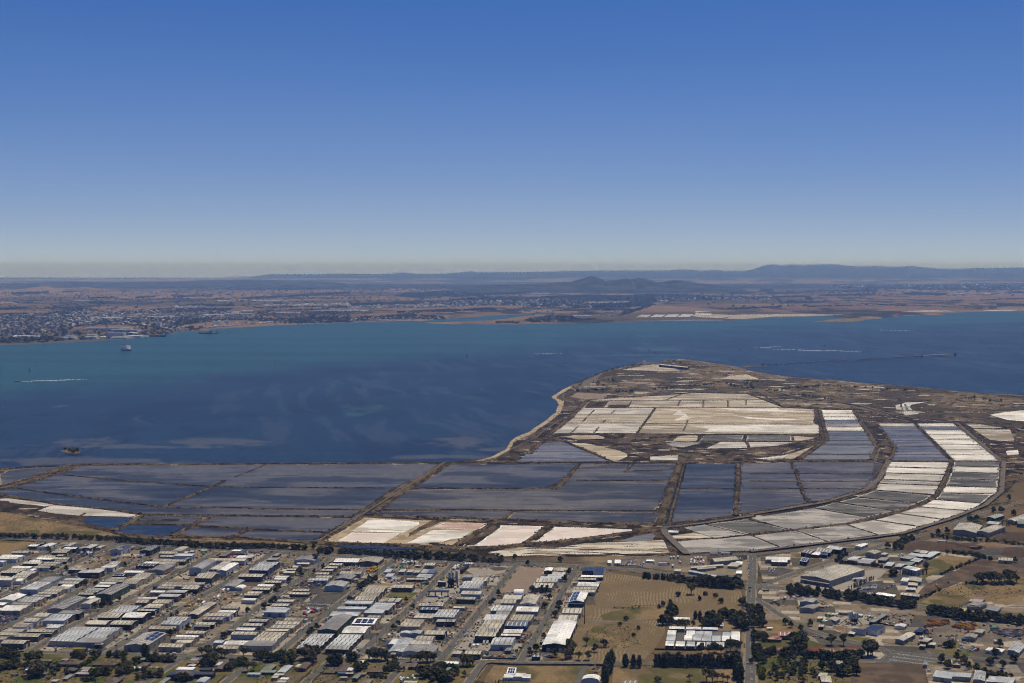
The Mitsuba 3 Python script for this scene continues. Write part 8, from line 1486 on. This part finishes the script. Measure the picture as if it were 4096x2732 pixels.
# ---------------------------------------------------------------- plant, fences and other works
def silo(q, r, z0, z1, lb, col='m_steel'):
    key = num('silo'); scene[key + '__shell'] = mikit.ply(MB().cyl(q, r, z0, z1, 14).mesh(), col, smooth=40); scene[key + '__cap'] = mikit.ply(MB().cyl(q, r * 0.96, z1 + 0.02, z1 + 1.0, 14, r * 0.3).mesh(), 'm_steel')
    m = MB()
    for i in range(4): m.bar([q[0] + r * .8 * math.cos(i * 1.57 + .6), q[1] + r * .8 * math.sin(i * 1.57 + .6), 0], [q[0] + r * .8 * math.cos(i * 1.57 + .6), q[1] + r * .8 * math.sin(i * 1.57 + .6), z0], .2)
    m.bar([q[0], q[1] - r - .3, 0], [q[0], q[1] - r - .3, z1 + 1], .14); scene[key + '__leg'] = mikit.ply(m.mesh(), 'm_dark'); labels[key] = {'label': lb, 'category': 'silo'}
base = G('a3', 1232, 968)[:2]
key = 'concrete_plant'; e_, n_ = np.array([4.1, 0]), np.array([0.0, 4.1])
scene[key + '__clad_tower'] = mikit.ply(MB().box(base + [0, 4], e_, n_, 3.6, 12.0).mesh(), 'wall_k'); m = MB()
for i in (-1, 0.05, 1):
    for j in (-1, 1): m.box(base + [0, 4] + [3.7 * i, 3.7 * j], [0.5, 0], [0, 0.5], 0, 3.58)
scene[key + '__column'] = mikit.ply(m.mesh(), 'wall_k'); scene[key + '__platform'] = mikit.ply(MB().box(base + [6.5, 5], [2.6, 0], [0, 3], 6.5, 8.6).bar([*(base + [8.8, 2.2]), 0], [*(base + [8.8, 2.2]), 6.5], .2).bar([*(base + [8.8, 7.8]), 0], [*(base + [8.8, 7.8]), 6.5], .2).mesh(), 'm_dark')
scene[key + '__conveyor'] = mikit.ply(MB().bar([*(base + [7, 6]), 8.6], [*(base + [16, 30]), 2.0], .8, 4).mesh(), 'm_steel'); labels[key] = {'label': 'black clad concrete batching plant with drive-through legs', 'category': 'concrete plant'}
for i, (dx, dy, r, z0, z1) in enumerate(((-2.1, 2.4, 1.75, 12.05, 20.5), (2.1, 2.4, 1.75, 12.05, 20.5), (-2.1, 6.2, 1.75, 12.05, 20.5), (2.1, 6.2, 1.75, 12.05, 20.5), (7.4, 8.0, 1.9, 8.8, 21.5))):
    silo(base + [dx, dy], r, z0, z1, 'pale steel silo on the black concrete plant, %s' % ('front left', 'front right', 'rear left', 'rear right', 'tall one standing right')[i], 'wall_l')
for i, (x, y, h) in enumerate(((1500, 290, 9), (1600, 300, 8), (1530, 285, 9), (1625, 295, 8))): silo(G('b6', x, y)[:2] + [0.6 * i, i * 1.2], 1.6, 5, 5 + h, 'white silo at the green concrete yard, %s' % ('front left', 'front right', 'rear left', 'rear right')[i], 'wall_w')
m = MB(); q = G('b6', 1550, 310)[:2]
for a, b in (((-9, 0, 0), (6, 6, 7)), ((6, 6, 7), (12, -3, 0)), ((-14, 4, 1), (-4, 8, 6)), ((2, -4, 0), (3, 5, 8))): m.bar([q[0] + a[0], q[1] + a[1], a[2]], [q[0] + b[0], q[1] + b[1], b[2]], .5)
m.box(q + [3, 4], [3, 0], [0, 2.5], 3, 6.5); scene['conveyor_frame'] = mikit.ply(m.mesh(), 'm_dark'); labels['conveyor_frame'] = {'label': 'dark conveyor framework under the white silos', 'category': 'conveyor'}
# weighbridge gantry, fuel canopies
def canopy(key, a, b, c, h, th, roof, lb, post='m_dark', npost=3):
    a, b, c = (np.asarray(q)[:2] for q in (a, b, c)); d = a + c - b
    scene[key + '__roof'] = mikit.ply(MB().hexa([(*q, h) for q in (a, b, c, d)], [(*q, h + th) for q in (a, b, c, d)]).mesh(), roof)
    for i in range(npost):
        t = (i + 0.15) / (npost - 0.7)
        for o, p in ((a, d), (b, c)): pass
        for s in (0.2, 0.8):
            q = (a + (b - a) * t) * (1 - s) + (d + (c - d) * t) * s; scene[sub(key, 'post')] = mikit.ply(MB().box(q, [0.35, 0], [0, 0.35], 0, h).mesh(), post)
    labels[key] = {'label': lb, 'category': 'canopy'}
canopy('weighbridge_gantry', G('a3', 800, 1050, 6.5), G('a3', 1185, 1055, 6.5), G('a3', 1200, 1030, 6.5), 6.5, 1.4, 'roof_k', 'long black drive-through gantry at the concrete plant entrance', 'wall_k', 4)
canopy('fuel_canopy', G('a1', 1985, 352, 5.2), G('a1', 2085, 355, 5.2), G('a1', 2195, 282, 5.2), 5.2, 0.9, 'roof_k', 'dark solar-covered canopy of the fuel station'); canopy('fuel_canopy_001', G('a1', 1885, 302, 5.2), G('a1', 2050, 303, 5.2), G('a1', 2115, 280, 5.2), 5.2, 0.9, 'roof_w', 'white rear canopy of the fuel station')
canopy('fuel_canopy_002', G('A5', 1655, 800, 5), G('A5', 1775, 813, 5), G('A5', 1850, 780, 5), 5.6, 0.8, 'roof_g', 'grey canopy of the roadhouse beside the brown field')
# green water tank, radio mast, sheds of stockpiles
q = G('b4', 550, 668); scene['water_tank__shell'] = mikit.ply(MB().cyl(q, 2.3, 0.2, 3.2, 14).mesh(), 'wall_n', smooth=40); scene['water_tank__lid'] = mikit.ply(MB().cyl(q, 2.35, 3.22, 3.7, 14, 0.4).mesh(), 'roof_n'); labels['water_tank'] = {'label': 'green round water tank beside the big white warehouse', 'category': 'water tank'}
q = G('b4', 1333, 292); scene['radio_mast__pole'] = mikit.ply(MB().cyl(q, 0.55, 0, 31, 8, 0.35).mesh(), 'm_dark'); scene['radio_mast__antenna'] = mikit.ply(MB().cyl(q, 0.9, 27, 30.5, 6).bar([q[0] - 1.5, q[1], 26], [q[0] + 1.5, q[1], 26], .12).mesh(), 'm_steel'); labels['radio_mast'] = {'label': 'tall thin radio mast at the left edge of the fields', 'category': 'mast'}
def pile(t, x, y, r, h, m_, lb, long=1.0):
    q = G(t, x, y); key = num('spoil_heap'); k = 22; a = np.arange(k) * 2 * np.pi / k; V = []
    for f_, z in ((1, 0), (0.82, 0.2), (0.6, 0.5), (0.36, 0.8), (0.15, 0.97)):
        w = meshkit.noise(np.column_stack([np.cos(a) * 2, np.sin(a) * 2, np.full(k, f_ * 3 + x)])) * 0.5 + 0.75
        V.append(np.column_stack([q[0] + np.cos(a) * r * f_ * w * long, q[1] + np.sin(a) * r * f_ * w, np.full(k, 0.15 + h * z) + (w - 1) * h * .25 * (z > 0)]))
    V = np.vstack(V + [[[q[0], q[1], h]]]); F = []
    for i in range(4):
        for j in range(k): F += [[i * k + j, i * k + (j + 1) % k, (i + 1) * k + (j + 1) % k], [i * k + j, (i + 1) * k + (j + 1) % k, (i + 1) * k + j]]
    F += [[4 * k + j, 4 * k + (j + 1) % k, 5 * k] for j in range(k)]
    obj(key, (V, np.array(F)), m_, smooth=50, label=lb, category='spoil heap')
dif('m_heap_brown', lambda p, n, uv: mix((0.115, 0.08, 0.058), (0.07, 0.052, 0.042), noise(p.x / 2, p.y / 2, p.z))); dif('m_heap_tan', lambda p, n, uv: mix((0.27, 0.18, 0.11), (0.20, 0.135, 0.085), noise(p.x / 2, p.y / 2, p.z))); dif('m_heap_grey', lambda p, n, uv: mix((0.115, 0.108, 0.1), (0.075, 0.07, 0.066), noise(p.x / 2, p.y / 2, p.z)))
for i, (x, y, r, h, m_, lb) in enumerate(((580, 640, 18, 6, 'm_heap_brown', 'brown spoil heap behind the dark trailer'), (735, 652, 22, 6, 'm_heap_brown', 'brown spoil heap left of the screening machine'), (850, 628, 14, 4, 'm_heap_brown', 'low brown spoil heap above the screening machine'), (935, 635, 20, 4, 'm_heap_tan', 'pale brown heap left of the orange heap'), (1028, 648, 17, 6.5, 'm_heap_tan', 'larger orange sand heap'), (1125, 648, 11, 3, 'm_heap_tan', 'smaller orange sand heap'), (620, 675, 14, 4.5, 'm_heap_brown', 'brown heap in front, left one'), (685, 695, 20, 5.5, 'm_heap_brown', 'brown heap in front, right one'), (350, 660, 42, 9, 'm_heap_brown', 'long overgrown spoil mound at left of the yard'), (1050, 712, 28, 6, 'm_heap_grey', 'grey rubble heap in the foreground of the spoil yard'), (1200, 705, 30, 7, 'm_heap_grey', 'grey rubble heap at the right of the spoil yard'), (1310, 718, 34, 9, 'm_heap_brown', 'big dark heap at the right edge of the spoil yard'), (850, 655, 12, 4, 'm_heap_brown', 'small dark heap right of the screening machine'), (1310, 550, 30, 8, 'm_heap_brown', 'dark heap right of the tilt-slab building'), (270, 605, 18, 3, 'm_heap_grey', 'low grey heap at the left end of the spoil yard'))): pile('y7', x, y, r, h, m_, lb, 1.4)
pile('e7', 820, 350, 16, 2.5, 'm_heap_brown', 'dark mound in the bare paddock', 1.5); pile('e7', 910, 285, 14, 3, 'm_heap_brown', 'dark mound at the top of the bare paddock', 1.5)
pile('b6', 1130, 300, 9, 4.5, 'm_heap_grey', 'grey gravel heap in the green concrete yard', 1.2); pile('b6', 1340, 380, 9, 3, 'm_heap_tan', 'yellow sand heap in the green concrete yard', 1.2); pile('b6', 2090, 95, 10, 3, 'm_concrete_', 'pale rubble heap behind the long shed') if 0 else None
for i, (x, y, c) in enumerate(((1640, 590, 'm_heap_grey'), (1735, 590, 'm_heap_grey'), (1870, 590, 'm_heap_grey'), (1955, 590, 'm_heap_tan'), (2110, 620, 'm_heap_grey'))): pile('a3', x, y, (5, 5, 5, 5, 14)[i], (3, 3, 2.5, 2.5, 2)[i], c, 'gravel heap in the aggregate bays, %s from the left' % ORD[i])
for i, (x0, y0, x1, y1) in enumerate(((1560, 625, 1615, 560), (1685, 610, 1720, 570), (1755, 635, 1810, 555), (1790, 635, 1845, 560), (1885, 640, 1925, 570), (1985, 640, 2030, 560), (2230, 695, 2300, 600))):
    a, b = G('a3', x0, y0)[:2], G('a3', x1, y1)[:2]; key = num('bay_wall'); u = unit(b - a); m = MB().box((a + b) / 2, (b - a) / 2, np.array([-u[1], u[0]]) * 0.3, 0.1, 3.2); obj(key, m.mesh(), 'm_concrete', label='concrete dividing wall of the aggregate bays, %s from the left' % ORD[i], category='wall')
a, b = G('a3', 1420, 715)[:2], G('a3', 1545, 600)[:2]; u = unit(b - a); w_ = np.array([-u[1], u[0]])
scene['aggregate_bin__wall'] = mikit.ply(MB().box((a + b) / 2, (b - a) / 2, w_ * 1.8, 1.0, 6).mesh(), 'wall_k'); m = MB()
for t in np.linspace(0.05, 0.95, 6): m.box(a + (b - a) * t, u * 0.3, w_ * 1.6, 0, 0.98)
scene['aggregate_bin__leg'] = mikit.ply(m.mesh(), 'wall_k'); labels['aggregate_bin'] = {'label': 'long black aggregate feed bin leading to the silos', 'category': 'feed bin'}
q = G('y7', 790, 680); m = MB().bar([q[0] - 30, q[1] + 12, 9], [q[0] + 4, q[1], 2.5], .7, 4).box(q + [6, 2, 0], [7, 0], [0, 2.5], .8, 4.5).box(q + [14, 3, 0], [3, 0], [0, 2], 1, 6); obj('screening_machine', m.mesh(), 'paint_rust', label='rusty screening machine with a raised conveyor in the spoil yard', category='machine')
put('semi', 'black', G('y7', 490, 615)[:2], -0.1, 'dark, standing at the left of the spoil yard', False)
# fences with posts and panels
def fence(base_, s, h, step, panel, lb, cat='fence'):
    ls = sg.LineString(pts(s)); L = ls.length; key = num(base_); n = int(L / step)
    for i in range(min(n, 280)):
        a, b = np.array(ls.interpolate(i * L / n).coords[0]), np.array(ls.interpolate((i + 1) * L / n).coords[0]); u = unit(b - a); w = np.array([-u[1], u[0]])
        scene[sub(key, 'panel')] = mikit.ply(MB().box((a + b) / 2, (b - a) * 0.47, w * 0.05, 0.15, h).mesh(), panel); scene[sub(key, 'post')] = mikit.ply(MB().box(a, u * 0.09, w * 0.09, 0, h + 0.12).mesh(), 'm_timber')
    labels[key] = {'label': lb, 'category': cat}
fence('paling_fence', 'b3 1700 1300 1800 1150 1890 1045 1960 1030 b4 0 1052 800 1058 1720 1062', 2.0, 2.6, 'm_timber', 'dark paling fence along the estate road above the white house'); fence('steel_fence', 'f5 155 443 640 452', 2.2, 3.0, 'wall_k', 'dark steel fence along the front of the storage units')
fence('yard_fence', 'b3 1800 938 1900 935 2351 950 b4 80 950 190 750 110 735', 2.0, 3.0, 'wall_n', 'dark green fence round the corner yard of the tenth street'); fence('garden_fence', 'b2 790 1378 1030 1150', 1.9, 2.6, 'm_timber', 'timber fence left of the seventh street lane'); fence('garden_fence', 'b2 1030 1378 1200 1220 1740 1230', 1.9, 2.6, 'm_timber', 'timber fence right of the seventh street lane'); fence('garden_fence', 'b1 1640 1378 1800 1250', 1.9, 2.6, 'm_timber', 'timber fence beside the sixth street lane'); fence('garden_fence', 'b2 1640 1378 1790 1230', 1.9, 2.6, 'm_timber', 'timber fence beside the green gabled shed')
fence('post_fence', 'a0 0 98 640 128', 1.5, 4.0, 'm_timber', 'low dark fence along the highway edge of the left field'); fence('tin_fence', 'A5 760 980 940 1010', 2.0, 3.0, 'wall_k', 'dark fence below the gravel yard'); fence('block_wall', 'e7 215 330 330 270 460 205', 2.2, 4, 'wall_g', 'grey wall behind the storage block beside the green paddock')
a, b = G('a3', 1390, 280), G('a3', 1495, 200); obj('white_pipe', MB().bar([*a[:2], 0.9], [*b[:2], 2.6], .55, 8).mesh(), 'wall_w', label='short white pipe crossing the bank beside the pink pans', category='pipe')

# goods, pallets, sheeted stacks and scrap lying about the yards
YARD = EST.difference(shapely.unary_union([poly_of(f).buffer(0.8) for f in FOOT] + [sg.LineString(q).buffer(8.5) for q in STL] + [poly_of(pts(q)) for q in ('a4 140 590 600 610 590 660 270 1060 40 1060 -340 1060', 'a2 1030 1190 1200 1040 1700 1040 1300 1378 760 1378', 'a3 1500 650 1620 560 2280 570 2230 690 2000 740 1700 760', 'a3 20 1150 140 1060 650 1060 500 1160')]))
P = np.vstack([inside(YARD, 5600), inside(poly_of(pts('b6 1040 330 1500 60 2700 120 2600 330 2200 340 1400 380')), 160), inside(poly_of(pts('e6 10 700 300 640 700 720 640 780 100 780')), 120), inside(poly_of(pts('f7 0 300 500 110 1344 200 1344 330 900 380 350 430')), 160)])
P = P[meshkit.fbm(np.column_stack([P / 22, np.zeros(len(P))]), 3, 7) > 0.47]
m, C = MB(), []
for q in P:
    a = ANG_N + RNG.choice([0, 0, 0.4, 1.1]); e, n = np.array([math.cos(a), math.sin(a)]), np.array([-math.sin(a), math.cos(a)])
    col = [(0.5, 0.5, 0.48), (0.08, 0.075, 0.07), (0.2, 0.13, 0.08), (0.3, 0.27, 0.23), (0.05, 0.05, 0.055), (0.25, 0.06, 0.04), (0.05, 0.1, 0.2), (0.6, 0.6, 0.58)][RNG.integers(8)]
    m.box(q, e * RNG.uniform(0.5, 2.1), n * RNG.uniform(0.4, 1.3), 0.1, RNG.uniform(0.6, 2.2)); C.append(np.tile(col, (8, 1)))
scene['yard_goods'] = mikit.ply(m.mesh(), 'town_paint', color=np.vstack(C)); labels['yard_goods'] = {'kind': 'stuff', 'label': 'pallets, stacked goods and scrap lying about the yards', 'category': 'goods'}
# things of one group that share a label are told apart by their order from the left of the view
same = {}
for k, q in labels.items():
    if k in WHERE: same.setdefault(q['label'], []).append(k)
for t, ks in same.items():
    if 1 < len(ks) < 99 and len(t.split()) <= 12:
        ks.sort(key=lambda k: WHERE[k][0] / (WHERE[k][1] - CAMY))
        for j, k in enumerate(ks): labels[k] = {**labels[k], 'label': '%s, %s from the left' % (t, ORD[j])}
    elif len(ks) > 1 and len(t.split()) <= 14:
        ks.sort(key=lambda k: WHERE[k][0] / (WHERE[k][1] - CAMY))
        for j, k in enumerate(ks):
            if j < 99: labels[k] = {**labels[k], 'label': '%s, %s from left' % (t, ORD[j])}
